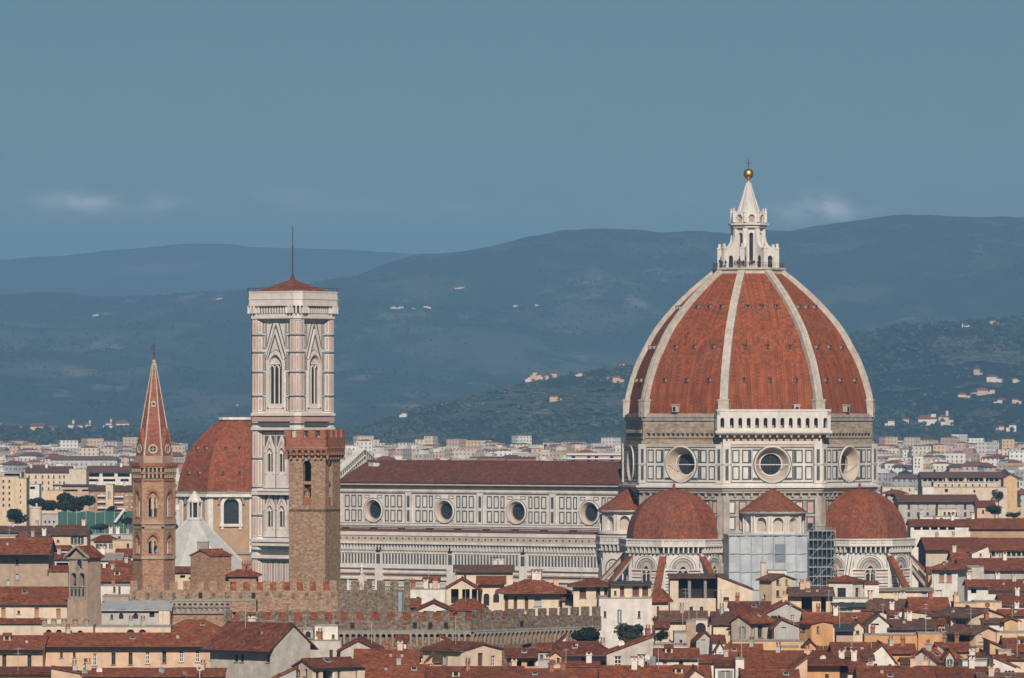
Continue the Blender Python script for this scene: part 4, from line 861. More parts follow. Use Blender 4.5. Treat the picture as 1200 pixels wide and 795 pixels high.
for k in range(6):
    a = R(60 * k); b.tube((rs * math.cos(a), rs * math.sin(a), 49.9), (.26 * math.cos(a), .26 * math.sin(a), 64.8), .15, 'white_rib', 5, .1)
b.lathe([(.42, 62.6), (.28, 64.9), (.36, 65.1), (.1, 65.4)], 6, 'white_rib'); sp_ = b.build('spire', bad)
for k in range(6):                                    # gablets with round traceried openings
    fr = face_frame(-90 + 60 * k, rs * math.cos(R(30)) + .12); b = MB(); tri = [(-1.25, 49.9), (1.25, 49.9), (1.25, 50.9), (0, 54.4), (-1.25, 50.9)]
    b.face([fr(u, v, 0) for u, v in tri], 'spire_brick')
    for p, q in zip(tri, tri[1:] + tri[:1]): b.face([fr(*p, 0), fr(*q, 0), fr(*q, -1.4), fr(*p, -1.4)], 'spire_brick')
    b.cone_ring(fr, 0, 51.0, [(.78, .01), (.74, .1), (.55, .1), (.5, .02)], 'white_rib', 20); b.disc(fr, 0, 51.0, .52, .012, 'dark'); b.fbox(fr, -.05, .05, 50.5, 51.5, .012, .08, 'white_rib'); b.fbox(fr, -.5, .5, 50.95, 51.05, .012, .07, 'white_rib'); b.build('gablet', sp_)
    if k % 2 == 0:
        z = 58.2; rr = rs - (z - 49.9) * (rs - .26) / 14.9; fr = face_frame(-90 + 60 * k, rr * math.cos(R(30)) + .05); b = MB(); b.fbox(fr, -.34, .34, z - .4, z + .5, -.3, .06, 'white_rib'); b.disc(fr, 0, z + .05, .2, .075, 'dark', 12); b.build('small_window', sp_)
b = MB(); b.tube((0, 0, 65.2), (0, 0, 68.3), .05, 'iron', 5); b.lathe([(0, 66.2), (.22, 66.45), (0, 66.7)], 8, 'iron', smooth=True)
b.face([(-.45, 0, 66.9), (.1, 0, 66.8), (.12, .03, 67.7), (-.25, .02, 67.9), (-.5, 0, 67.4)], 'iron'); b.face([(-.45, .06, 66.9), (.1, .06, 66.8), (.12, .09, 67.7), (-.25, .08, 67.9), (-.5, .06, 67.4)], 'iron'); b.build('weather_vane', bad)
# ---------------------------------------------------------------- square fortress tower with red battlements
YT = 945; m_px = YT / F; phi = 21.0; Wt = 43 * m_px / math.cos(R(phi)); Dt = 16.5 * m_px / math.sin(R(phi))
corner = P(381, 490, YT); ux, uy = math.cos(R(-phi)), math.sin(R(-phi))
ctr = Vector((corner.x - ux * Wt / 2 - uy * Dt / 2 * 1, corner.y - uy * Wt / 2 + ux * Dt / 2, 0))
brg = thing('fortress_tower', 'square brown stone tower with red brick battlements left of the nave', 'tower', ctr, -phi)
b = MB(); hx, hy = Wt / 2, Dt / 2
for (fr, h) in ((Fr((0, -hy, 0), (1, 0, 0), (0, -1, 0)), hx), (Fr((hx, 0, 0), (0, 1, 0), (1, 0, 0)), hy), (Fr((0, hy, 0), (-1, 0, 0), (0, 1, 0)), hx), (Fr((-hx, 0, 0), (0, -1, 0), (-1, 0, 0)), hy)):
    b.rect(fr, -h, h, 0, 37.0, 0, 'stone_tower')
    cu = 0 if fr.n.y < -.5 else -.8 if fr.n.x > .5 else 0
    b.arch_bay(fr, -h, h, 37.0, 49.9, cu, .72, 41.6, 48.3, .9, 'stone_tower', None)
    b.arch_band(fr, cu, .72, 48.3, .22, 0, .04, 'stone_grey')
    b.fbox(fr, cu - .72, cu + .72, 45.1, 45.6, -.9, -.2, 'stone_tower'); b.fbox(fr, cu - .72, cu + .72, 41.6, 43.0, -.9, -.3, 'brick_red')
    n = 7 if h == hx else 7; st = 2 * (h + .55) / n
    f2 = Fr(fr.o, fr.u, fr.n)
    for k in range(n): u = -(h + .55) + st * (k + .5); b.arch_bay(f2, u - st / 2, u + st / 2, 49.9, 51.1, u, st * .32, 49.9, 50.4, .55, 'brick_red', None, w=.6); b.fbox(f2, u + st / 2 - .16, u + st / 2 + .16, 49.2, 49.95, 0, .42, 'stone_tower')
    b.fbox(f2, -(h + .6), h + .6, 51.1, 52.8, .2, .6, 'brick_red'); b.fbox(f2, -(h + .6), h + .6, 50.98, 51.18, .2, .68, 'brick_tower')
    nm = 4
    for k in range(nm if fr.n.y < -.5 or fr.n.x > .5 else 0):
        g = 2 * (h + .6) / (nm - .42); u0 = -(h + .6) + g * k; b.fbox(f2, u0, u0 + g * .58, 52.8, 54.1, .2, .6, 'brick_red')
b.box(-hx, hx, -hy, hy, 40.6, 41.0, 'stone_dark'); b.box(-hx, hx, -hy, hy, 49.9, 51.6, 'stone_tower')
b.build('shaft', brg)
b = MB()
b.tube((.2, -.3, 41), (.2, -.3, 47.5), .1, 'wood_brown', 5); b.tube((-.9, -hy + .3, 43.6), (.9, -hy + .3, 44.9), .12, 'wood_brown', 5); b.lathe([(.8, 46.2), (.65, 46.5), (.5, 47.3), (.2, 47.7)], 12, 'iron', (.2, .3), smooth=True); b.build('bell', brg)
# ---------------------------------------------------------------- battlemented palace walls
def battlement(b, fr, u0, u1, ztop, mh, mw, sp, th, m, red=False):
    u = u0 + .1
    while u + mw <= u1 + .01:
        jit = rng.uniform(-.06, .06); h = mh + rng.uniform(-.12, .10)
        b.fbox(fr, u + jit, u + mw + jit, ztop - mh, ztop - mh + h, -th, 0, m); b.fbox(fr, u + mw * .25, u + mw * .8, ztop - mh - 1.25, ztop - mh - .3, -.02, .03 + rng.uniform(0, .03), 'dark' if rng.random() < .22 else 'stone_dark')
        u += sp
def wall_thing(name, label, p0, p1, ztop, mh, mw, sp, m, arcade=None, th=.9, roof=None, back=10.0):
    d = p1 - p0; Lw = d.length; rz = math.degrees(math.atan2(d.y, d.x)); t = thing(name, label, 'battlements', (p0.x, p0.y, 0), rz, 'battlemented palace walls')
    b = MB(); fr = Fr((0, 0, 0), (1, 0, 0), (0, -1, 0)); lip = 0.0
    if arcade:
        z0, z1, n = arcade; lip = .55; st = Lw / n
        b.fbox(fr, 0, Lw, 0, z0 - 1.2, -th, 0, m)
        b.rect(fr, 0, Lw, z0 - 1.2, z1 + .2, -.01, m)
        for k in range(n): b.arch_bay(fr, k * st, (k + 1) * st, z0 + .8, z1, (k + .5) * st, st * .33, z0 + .8, z1 - .62, lip, 'stone_grey', None, w=lip); b.hexa([fr(k * st - .13, z0 - 1.0, .08), fr(k * st + .13, z0 - 1.0, .08), fr(k * st + .13, z0 - 1.0, 0), fr(k * st - .13, z0 - 1.0, 0)], [fr(k * st - .17, z0 + .8, lip), fr(k * st + .17, z0 + .8, lip), fr(k * st + .17, z0 + .8, 0), fr(k * st - .17, z0 + .8, 0)], 'stone_pale')
        b.fbox(fr, 0, Lw, z1, z1 + .22, -th, lip + .08, 'stone_grey'); b.fbox(fr, 0, Lw, z1 + .22, ztop - mh, -th, lip, m)
    else: b.fbox(fr, 0, Lw, 0, ztop - mh, -th, 0, m)
    b.fbox(fr, 0, Lw, 0, ztop - mh, -back, -back + .6, m); b.fbox(fr, 0, .6, 0, ztop - mh, -back + .6, -th, m); b.fbox(fr, Lw - .6, Lw, 0, ztop - mh, -back + .6, -th, m)
    b.build('wall', t)
    b = MB(); f2 = Fr((0, -lip, 0), (1, 0, 0), (0, -1, 0)); battlement(b, f2, 0, Lw, ztop, mh, mw, sp, th * .7, m); b.build('merlons', t)
    if roof:
        b = MB(); u0, u1, zr = roof
        for (w0, z0), (w1, z1) in (((-th - .4, ztop - mh - .3), (-back * .55, zr)), ((-back * .55, zr), (-back + .6, ztop - mh - .3))):
            b.face([fr(u0, z0, w0), fr(u1, z0, w0), fr(u1 - .8, z1, w1), fr(u0 + .8, z1, w1)], 'roof_tile')
        b.build('roof', t)
    return t
YW = 922; zt = zat(681, YW); A0, A1 = P(152, 490, YW), P(396, 490, YW)
wall_thing('battlement_wall', 'upper battlemented wall of brown stone running under the spired and square towers', A0, A1, zt, 1.55, 1.15, 2.12, 'stone_tower', th=1.0, roof=(15.5, 33.0, zt - .25), back=5.5)
A2 = P(474, 490, YW)
w2 = wall_thing('battlement_wall', 'greyer end of the upper battlemented wall with dark merlons, right of the square tower', A1 + Vector((.02, -.35, 0)), A2 + Vector((0, -.35, 0)), zt + .1, 1.7, 1.3, 2.05, 'stone_dark', th=1.0, back=5.5)
b = MB(); fr = Fr((0, 0, 0), (1, 0, 0), (0, -1, 0)); Lw = (A2 - A1).length; b.fbox(fr, Lw - .1, Lw + .9, 0, zt + .3, -1.4, .2, 'stone_dark'); b.fbox(fr, Lw - 1.0, Lw - .45, 22, zat(694, YW), .01, .12, 'metal_blue'); b.build('end_pier', w2)
zb = zat(716, 905); B0, B1, B2 = P(262, 490, 905), P(552, 490, 905), P(702, 490, 926)
wall_thing('battlement_wall', 'lower long battlemented wall with arched corbels and a red roof showing between its merlons', B0, B1, zb, 1.5, 1.2, 2.44, 'stone_dark', (zat(753, 905) + .4, zat(740.5, 905), 41), roof=(1, 37.5, zb - .35), back=9)
wall_thing('battlement_wall', 'right wing of the lower battlemented wall, receding behind dark bushes', B1 + Vector((.03, .05, 0)), B2, zb + .05, 1.6, 1.35, 2.5, 'stone_dark', (zat(753, 905) + .4, zat(740.5, 905), 31), roof=(.6, 16, zb - .4), back=8)
# ---------------------------------------------------------------- white pyramid roof of the baptistery
bp = P(228, 490, 1394); bap = thing('baptistery', 'eight sided building with a pale pyramid roof and small lantern', 'church', (bp.x, bp.y, 0), CATH_RZ)
b = MB(); b.prism(octo(13.6), 0, 19.0, 'marble', cap=False); b.prism(octo(14.1), 18.4, 19.2, 'marble'); b.prism(octo(13.8), 17.4, 17.9, 'marble_green')
for k in range(8):
    fr = face_frame(45 * k, 13.6 * .9239)
    for j in range(3): b.ring(fr, -4.9 + 3.35 * j, -1.8 + 3.35 * j, 12.5, 17.0, .25, .02, 'marble_green')
b.build('wall', bap)
b = MB(); b.prism(octo(14.3), 19.2, 31.6, 'lead', top=octo(1.7))
for k in range(8):
    a = R(22.5 + 45 * k); b.tube((14.3 * math.cos(a), 14.3 * math.sin(a), 19.25), (1.7 * math.cos(a), 1.7 * math.sin(a), 31.65), .2, 'lead', 5)
rf = b.build('roof', bap)
b = MB(); b.prism(octo(2.2), 31.4, 32.0, 'marble'); b.prism(octo(1.15), 32.0, 35.6, 'dark')
for k in range(8): a = R(22.5 + 45 * k); b.tube((1.75 * math.cos(a), 1.75 * math.sin(a), 32), (1.75 * math.cos(a), 1.75 * math.sin(a), 35.6), .2, 'marble', 8)
b.prism(octo(2.1), 35.6, 36.1, 'marble'); b.prism(octo(1.8), 36.1, 38.3, 'marble', top=octo(.2)); b.lathe([(0, 38.2), (.35, 38.6), (0, 39.0)], 10, 'gold', smooth=True); b.build('lantern', rf)
# ---------------------------------------------------------------- domed chapel far behind
YM = 1650; mp_ = P(278, 490, YM); med = thing('domed_chapel', 'orange walled chapel with a big red ribless dome behind the marble bell tower', 'church', (mp_.x, mp_.y, 0))
rot = -93.3 + 22.5; RM = 18.1
b = MB(); APM = (RM - 1.2) * math.cos(R(22.5)); HM = (RM - 1.2) * math.sin(R(22.5))
for k in range(8):
    fr = face_frame(-93.3 + 45 * k, APM)
    b.arch_bay(fr, -HM, HM, 18, 33.6, 0, 2.15, 26.0, 31.2, .9, 'plaster_apricot', 'glass'); b.rect(fr, -HM, HM, 0, 18, 0, 'plaster_apricot')
    for sg in (-1, 1): b.fbox(fr, *sorted((sg * HM, sg * (HM - 1.3))), 18, 33.6, 0, .35, 'plaster_white')
    b.fbox(fr, -HM, HM, 17.4, 18.0, 0, .5, 'stone_grey')
b.build('wall', med)
for k in range(8):
    fr = face_frame(-93.3 + 45 * k, APM); b = MB(); b.arch_band(fr, 0, 2.15, 31.2, .9, 0, .45, 'plaster_white', v0=26.0); b.fbox(fr, -3.3, 3.3, 25.2, 26.0, 0, .6, 'plaster_white'); b.arch_band(fr, 0, 3.3, 31.6, .5, 0, .9, 'stone_grey'); b.fbox(fr, -2.9, -2.2, 24.4, 25.2, 0, .4, 'plaster_white'); b.fbox(fr, 2.2, 2.9, 24.4, 25.2, 0, .4, 'plaster_white')
    for u in (-1, 0, 1): b.fbox(fr, u - .06, u + .06, 26, 32.4, -.85, -.75, 'iron')
    for v in (27.5, 29, 30.5): b.fbox(fr, -2.1, 2.1, v - .05, v + .05, -.85, -.74, 'iron')
    b.build('window', med)
b = MB(); b.prism(octo(RM + .1, rot), 33.6, 34.4, 'plaster_white'); b.prism(octo(RM - .9, rot), 32.9, 33.6, 'stone_grey'); b.prism(octo(RM - .4, rot), 34.4, 35.2, 'stone_grey'); b.build('cornice', med)
b = MB(); b.lathe([(17.8, 35.2), (17.4, 38), (16.6, 41.4), (14.9, 45.6), (13.2, 48.2), (11.1, 50.6), (8.0, 53.5), (5.0, 55.3)], 8, 'dome_tile', rot=rot); dm_ = b.build('dome', med)
b = MB(); b.lathe([(4.6, 55.2), (5.5, 55.5), (5.5, 56.2), (0, 56.2)], 16, 'plaster_white')
for k in range(16): a = 2 * math.pi * k / 16; a2 = a + math.pi / 8; b.tube((5.2 * math.cos(a), 5.2 * math.sin(a), 56.2), (5.2 * math.cos(a), 5.2 * math.sin(a), 57.4), .06, 'iron', 4); b.tube((5.2 * math.cos(a), 5.2 * math.sin(a), 57.3), (5.2 * math.cos(a2), 5.2 * math.sin(a2), 57.3), .06, 'iron', 4)
b.tube((0, 0, 56.2), (0, 0, 60.0), .09, 'iron', 5); b.lathe([(0, 59.3), (.3, 59.6), (0, 59.9)], 8, 'plaster_white', smooth=True); b.build('terrace', dm_)
for k in (-1, 0, 1):
    for z, r, g in ((47.2, 13.9, 1), (40.2, 16.9, 1)):
        for sg in (-1, 1): part('porthole', dm, dm_, face_frame(-93.3 + 45 * k, (r) * .9239)(sg * r * .14, z, .05), R(-93.3 + 45 * k + 90))
# ---------------------------------------------------------------- stone belfry of a small church
YG = 900; g_ = YG / F; ph = 32.0; Wg, Dg = 23 * g_ / math.cos(R(ph)), 14 * g_ / math.sin(R(ph)); ce = P(102.5, 490, YG); u_ = Vector((math.cos(R(-ph)), math.sin(R(-ph)), 0))
lo_ = Vector((ce.x, ce.y, 0)) - u_ * Wg / 2
bel = thing('belfry', 'old stone belfry with a pitched gable and two arched bell openings', 'belfry', lo_, -ph)
b = MB(); fr = XZ; h = Wg / 2; ze, za = zat(655, YG), zat(641.5, YG); zw = zat(690, YG)
for k, u in enumerate((-h / 2 + .1, h / 2 - .1)): b.arch_bay(fr, (-h, 0)[k], (0, h)[k], zw - 1, ze - 1.4, u, .5, zat(687, YG), zat(675.5, YG), 1.0, 'stone_pale', 'dark')
b.rect(fr, -h, h, ze - 1.4, ze, 0, 'stone_pale'); b.rect(fr, -h, h, 0, zw - 1, 0, 'stone_pale')
b.face([fr(-h, ze, 0), fr(h, ze, 0), fr(0, za - .2, 0)], 'stone_pale'); b.face([fr(-h, ze, -Dg), fr(h, ze, -Dg), fr(0, za - .2, -Dg)], 'stone_pale')
for x in (-h, h): b.face([(x, 0, 0), (x, Dg, 0), (x, Dg, ze), (x, 0, ze)], 'stone_pale')
b.rect(Fr((0, Dg, 0), (1, 0, 0), (0, 1, 0)), -h, h, 0, ze, 0, 'stone_pale')
for k, u in enumerate((-h / 2 + .1, h / 2 - .1)): b.arch_band(fr, u, .5, zat(675.5, YG), .2, 0, .12, 'stone_grey', v0=zat(687, YG)); b.fbox(fr, u - .7, u + .7, zat(688.5, YG), zat(687, YG), 0, .2, 'stone_grey')
b.arch_band(fr, .35, .45, ze - .55, .22, 0, .15, 'stone_grey', v0=ze - 1.5); b.face([fr(u, v, .015) for u, v in b.arch_pts(.35, .45, ze - 1.5, ze - .55)], 'dark'); b.cone_ring(fr, -.1, zat(666, YG), [(.45, .02), (.4, .1), (.22, .1), (.2, .02)], 'stone_grey', 16)
b.fbox(fr, -h - .2, h + .2, ze - .1, ze + .22, -Dg - .1, .3, 'stone_grey')
zc = zat(697, YG)
for k in range(5): u = -h + .35 + k * (2 * h - .7) / 4; b.fbox(fr, u - .12, u + .12, zc - 1.0 + .4 * abs(k - 2) * .3, zc + .9, 0, .25, 'stone_grey')
b.rect(fr, -h + .2, h - .3, zc - .3, zc + .9, .02, 'dark')
b.hexa([fr(-h - .5, 0, .9), fr(h + .6, 0, .9), fr(h + .6, 0, -Dg), fr(-h - .5, 0, -Dg)], [fr(-h - .1, zc - .6, .15), fr(h + .1, zc - .6, .15), fr(h + .1, zc - .6, -Dg), fr(-h - .1, zc - .6, -Dg)], 'stone_pale'); b.build('wall', bel)
b = MB()
for sg in (-1, 1):
    q = [fr(sg * (h + .55), ze + .1, .45), fr(sg * (h + .55), ze + .1, -Dg - .3), fr(0, za, -Dg - .3), fr(0, za, .45)]; up = Vector((0, 0, .22)); b.hexa(q, [p + up for p in q], 'roof_tile')
    q = [fr(sg * (h + .6), ze + .0, .62), fr(sg * (h + .6), ze + .0, .4), fr(0, za - .05, .4), fr(0, za - .05, .62)]; up = Vector((0, 0, .38)); b.hexa(q, [p + up for p in q], 'stone_grey')
b.build('roof', bel)
b = MB(); b.lathe([(.34, zat(684, YG)), (.27, zat(683, YG)), (.2, zat(680, YG)), (.05, zat(678.5, YG))], 12, 'iron', (-h / 2 + .1, .55), smooth=True); b.build('bell', bel)
# ---------------------------------------------------------------- houses of the old town
WIN = {}
def window_mesh(w, h, st, deep=.28):
    k = (round(w, 1), round(h, 1), st)
    if k in WIN: return WIN[k]
    w, h = k[0], k[1]; b = MB(); fr = XZ; a = w / 2
    if st == 'k': deep = 2.2
    for p, q in (((-a, 0), (-a, h)), ((-a, h), (a, h)), ((a, h), (a, 0)), ((a, 0), (-a, 0))):
        b.face([fr(*p, 0), fr(*q, 0), fr(*q, -deep), fr(*p, -deep)], 'plaster_buff' if st != 'k' else 'plaster_grey')
    bk = {'d': 'glass', 'k': 'dark', 'a': 'dark', 'w': 'glass', 'g': 'glass', 'b': 'wood_brown', 'p': 'metal_grey', 's': 'shutter_grey', 'o': 'brick_tower'}[st]
    b.rect(fr, -a, a, 0, h, -deep + .01, bk)
    if st == 'a':
        n = 8; top = h - a
        for sg in (-1, 1):
            arc = [(sg * a * math.cos(math.pi / 2 * i / n), top + a * math.sin(math.pi / 2 * i / n)) for i in range(n + 1)]
            for p, q in zip(arc, arc[1:]): b.face([fr(p[0], p[1], .004), fr(q[0], q[1], .004), fr(q[0], h, .004), fr(p[0], h, .004)], 'plaster_cream'); b.face([fr(*p, .004), fr(*q, .004), fr(*q, -deep), fr(*p, -deep)], 'plaster_cream')
    elif st == 'w':
        t = .09
        for u in (-a, -t / 2, a - t): b.fbox(fr, u, u + t, 0, h, -deep + .02, -deep + .1, 'paint_white')
        for v in (0, h * .34, h * .67, h - t): b.fbox(fr, -a, a, v, v + t, -deep + .02, -deep + .09, 'paint_white')
    elif st in 'gs':
        m = 'shutter_green' if st == 'g' else 'shutter_grey'
        for sg in (-1, 1): b.fbox(fr, *sorted((sg * a, sg * (a + w * .42))), 0, h, .01, .07, m)
        b.fbox(fr, -.05, .05, 0, h, -deep + .02, -deep + .08, 'paint_white')
    elif st == 'd': b.fbox(fr, -.04, .04, 0, h, -deep + .02, -deep + .07, 'shutter_brown'); b.fbox(fr, -a, a, h * .62, h * .62 + .07, -deep + .02, -deep + .06, 'shutter_brown')
    if st not in 'ka': b.fbox(fr, -a - .12, a + .12, -.12, 0, -.02, .14, 'stone_grey')
    WIN[k] = b.mesh('window'); return WIN[k]
CHIM = {}
def chimney_mesh(kind):
    if kind in CHIM: return CHIM[kind]
    b = MB(); m, w, h = {'a': ('plaster_cream', .36, 1.2), 'b': ('plaster_grey', .3, 1.0), 'c': ('brick_red', .3, 1.1), 'd': ('plaster_white', .38, 1.3), 'e': ('plaster_peach', .42, 1.2)}[kind]
    b.box(-w, w, -.4, .4, -.8, h, m); b.box(-w - .1, w + .1, -.5, .5, h, h + .12, m)
    if kind in 'ad':
        for x in (-w, w - .16): b.box(x, x + .16, -.4, .4, h + .12, h + .45, m)
        b.box(-w - .15, w + .15, -.55, .55, h + .45, h + .58, 'roof_tile')
    else:
        for x in (-.2, .2): b.lathe([(.13, h + .12), (.11, h + .55), (.16, h + .56), (.16, h + .66)], 8, 'brick_red', (x, 0))
    CHIM[kind] = b.mesh('chimney'); return CHIM[kind]
def slab(b, pts, m, th=.2, soffit='wood_brown', sag=True):
    up = Vector((0, 0, th)); pts = [Vector(p) for p in pts]; n = len(pts)
    b.face(pts[::-1], soffit)
    if n == 4 and sag:                                # old roofs sag and ripple a little
        A, B_ = 9, 4; ph = rng.uniform(0, 9); g = lambda i, j: pts[0].lerp(pts[1], i / A).lerp(pts[3].lerp(pts[2], i / A), j / B_) + up + Vector((0, 0, (.075 * math.sin(i * 1.9 + ph + j) + rng.uniform(-.05, .05)) * (1 if 0 < i < A else .2)))
        G = [[g(i, j) for j in range(B_ + 1)] for i in range(A + 1)]
        for i in range(A):
            for j in range(B_): b.face([G[i][j], G[i + 1][j], G[i + 1][j + 1], G[i][j + 1]], m)
    else: b.face([p + up for p in pts], m)
    for k in range(n): b.face([pts[k], pts[(k + 1) % n], pts[(k + 1) % n] + up, pts[k] + up], m)
HOUSES = []
ROOFLIGHT = []
for q in range(3):
    b = MB()
    if q == 0: b.box(-.4, .4, -.55, .55, -.1, .12, 'metal_grey'); b.box(-.31, .31, -.46, .46, .12, .14, 'glass')
    elif q == 1: b.box(-.22, .22, -.22, .22, -.2, .5, 'plaster_grey'); b.box(-.3, .3, -.3, .3, .5, .58, 'roof_tile')
    else: b.box(-.55, .55, -.35, .8, -.3, .75, 'plaster_cream'); b.box(-.3, .3, -.36, -.34, .1, .6, 'dark'); b.box(-.7, .7, -.5, .9, .75, .9, 'roof_tile')
    ROOFLIGHT.append(b.mesh('roof_light'))
def H(label, x0, x1, eave, ridge, roof='x', wall='cream', wins=(), Y=None, ze=20.0, d=9.0, side=None, yaw=35.0, rc='roof_tile', ov=.6, swins=(), ch=None, name='house', cat='house', group=None, apex=None, hip=.3, wm=None, extra=None, aer=None):
    Y = Y or (CZ - ze) * F / (eave - HY); k = Y / F; wallm = wm or 'plaster_' + wall
    ph = 0.0
    if side is not None:
        ph = yaw if side < x0 else -yaw; W = (x1 - x0) * k / math.cos(R(yaw)); d = abs(side - (x0 if side < x0 else x1)) * k / math.sin(R(yaw))
    else: W = (x1 - x0) * k
    u_ = Vector((math.cos(R(ph)), math.sin(R(ph)), 0)); c = math.cos(R(ph))
    if ph >= 0: p0 = P(x0, HY, Y); org = Vector((p0.x, p0.y, 0)) + u_ * W / 2
    else: p1 = P(x1, HY, Y); org = Vector((p1.x, p1.y, 0)) - u_ * W / 2
    h = W / 2; ZE = zat(eave, Y)
    t = thing(name, label, cat, org, ph, group)
    def uu(px): return (px - x0) * k / c - h
    Ym = Y + d / 2 * c
    ZR = zat(ridge, Y if roof in ('y', 'sl', 'sr') else (Y + d * c if roof == 'sb' else Ym))
    if roof == 'flat': ZR = ZE
    ZR = max(ZR, ZE + (.0 if roof == 'flat' else .3))
    ov0 = ov
    if roof in ('x', 'hip', 'sb'): ZE += ov * (ZR - ZE) / ((d if roof == 'sb' else d / 2) + ov)   # the roof's lower edge is what the eye measures
    fr = XZ; ap = uu(apex) if apex is not None else 0.0
    lf, rt, bk = Fr((-h, 0, 0), (0, -1, 0), (-1, 0, 0)), Fr((h, 0, 0), (0, 1, 0), (1, 0, 0)), Fr((0, d, 0), (-1, 0, 0), (0, 1, 0))
    b = MB(); holes, wl = [], []
    for q in wins:
        px, py, wp, hp = q[:4]; st = q[4] if len(q) > 4 else 'd'; ww, hh = round(max(.4, wp * k / c), 1), round(max(.5, hp * k), 1); u, v = uu(px), zat(py + hp / 2, Y)
        hole = (u - ww / 2, u + ww / 2, v, v + hh)
        if hole[0] < -h + .05 or hole[1] > h - .05: continue
        holes.append(hole); wl.append((window_mesh(ww, hh, st), (u, 0, v), 0.0))
    zt = ZE if roof not in ('sl', 'sr') else ZE
    b.grid_wall(fr, -h, h, -.3, zt, holes, wallm)
    sh, sf = [], (rt if side is not None and side > x1 else lf)
    if side is not None:
        for q in swins:
            px, py, wp, hp = q[:4]; st = q[4] if len(q) > 4 else 'd'; s_ = math.sin(R(yaw)); ww, hh = round(max(.4, wp * k / s_), 1), round(max(.5, hp * k), 1)
            dist = abs(px - (x0 if side < x0 else x1)) * k / s_; u = dist if sf is rt else -dist; v = zat(py + hp / 2, Y)
            lo, hi = (0, d) if sf is rt else (-d, 0)
            if u - ww / 2 < lo + .05 or u + ww / 2 > hi - .05: continue
            sh.append((u - ww / 2, u + ww / 2, v, v + hh)); p = sf(u, v, 0); wl.append((window_mesh(ww, hh, st), p, R(90) if sf is rt else R(-90)))
    b.grid_wall(rt, 0, d, -.3, ZE, sh if sf is rt else [], wallm); b.grid_wall(lf, -d, 0, -.3, ZE, sh if sf is lf else [], wallm)
    zb = ZR if roof == 'sb' else ZE
    b.rect(bk, -h, h, -.3, zb, 0, wallm)
    if roof == 'x':
        for f in (rt, lf): b.face([f(0, ZE), f(d if f is rt else -d, ZE), f((d if f is rt else -d) / 2, ZR)], wallm)
    elif roof == 'y':
        for w_ in (0, -d): b.face([fr(-h, ZE, w_), fr(h, ZE, w_), fr(ap, ZR, w_)], wallm)
    elif roof == 'sb':
        for f in (rt, lf): b.face([f(0, ZE), f(d if f is rt else -d, ZE), f(d if f is rt else -d, ZR)], wallm)
    elif roof in ('sl', 'sr'):
        s_ = -h if roof == 'sl' else h
        for w_ in (0, -d): b.face([fr(-h, ZE, w_), fr(h, ZE, w_), fr(s_, ZR, w_)], wallm)
        b.face([(s_, 0, ZE), (s_, d, ZE), (s_, d, ZR), (s_, 0, ZR)], wallm)
    b.build('wall', t)
    r = MB(); rc2 = rc
    if roof == 'x':
        sl = (ZR - ZE) / (d / 2); e = ov * sl; g = min(ov, .35)
        slab(r, [(-h - g, -ov, ZE - e), (h + g, -ov, ZE - e), (h + g, d / 2, ZR), (-h - g, d / 2, ZR)], rc2); slab(r, [(h + g, d + ov, ZE - e), (-h - g, d + ov, ZE - e), (-h - g, d / 2, ZR), (h + g, d / 2, ZR)], rc2)
        r.tube((-h - g, d / 2, ZR + .2), (h + g, d / 2, ZR + .2), .15, rc2, 6)
    elif roof == 'y':
        for sg in (-1, 1):
            run = h - sg * ap; sl = (ZR - ZE) / run; e = ov * sl; g = min(ov, .4); x = sg * (h + ov)
            q = [(x, -g, ZE - e), (x, d + g, ZE - e), (ap, d + g, ZR), (ap, -g, ZR)]; slab(r, q if sg > 0 else q[::-1], rc2)
        r.tube((ap, -.4, ZR + .2), (ap, d + .4, ZR + .2), .15, rc2, 6)
    elif roof == 'hip':
        hx = min(hip * W, h - .05); x = h - hx; sl = (ZR - ZE) / (d / 2); e = ov * sl; A = [(-h - ov, -ov, ZE - e), (h + ov, -ov, ZE - e), (h + ov, d + ov, ZE - e), (-h - ov, d + ov, ZE - e)]; T = [(-x, d / 2, ZR), (x, d / 2, ZR)]
        slab(r, [A[0], A[1], T[1], T[0]], rc2); slab(r, [A[2], A[3], T[0], T[1]], rc2); slab(r, [A[1], A[2], T[1]], rc2); slab(r, [A[3], A[0], T[0]], rc2)
        for p, q in ((A[0], T[0]), (A[1], T[1]), (T[0], T[1])): r.tube(Vector(p) + Vector((0, 0, .2)), Vector(q) + Vector((0, 0, .2)), .13, rc2, 5)
    elif roof == 'sb':
        sl = (ZR - ZE) / d; e = ov * sl; slab(r, [(-h - .2, -ov, ZE - e), (h + .2, -ov, ZE - e), (h + .2, d + .2, ZR + .2 * sl), (-h - .2, d + .2, ZR + .2 * sl)], rc2)
    elif roof in ('sl', 'sr'):
        s_ = -1 if roof == 'sl' else 1; g = .3; q = [(-s_ * (h + ov), -g, ZE - ov * (ZR - ZE) / W), (s_ * (h + .15), -g, ZR), (s_ * (h + .15), d + g, ZR), (-s_ * (h + ov), d + g, ZE - ov * (ZR - ZE) / W)]; slab(r, q if s_ > 0 else q[::-1], rc2)
    else:
        r.box(-h + .25, h - .25, .25, d - .25, ZE - .4, ZE - .3, 'roof_flat')
        for q in ((-h - .05, h + .05, -.08, .22), (-h - .05, h + .05, d - .22, d + .08)): r.box(q[0], q[1], q[2], q[3], ZE, ZE + .16, 'stone_grey')
        for q in ((-h - .05, -h + .25), (h - .25, h + .05)): r.box(q[0], q[1], .22, d - .22, ZE, ZE + .16, 'stone_grey')
    ro = r.build('roof', t)
    for me, loc, rz in wl: part('window', me, t, loc, rz)
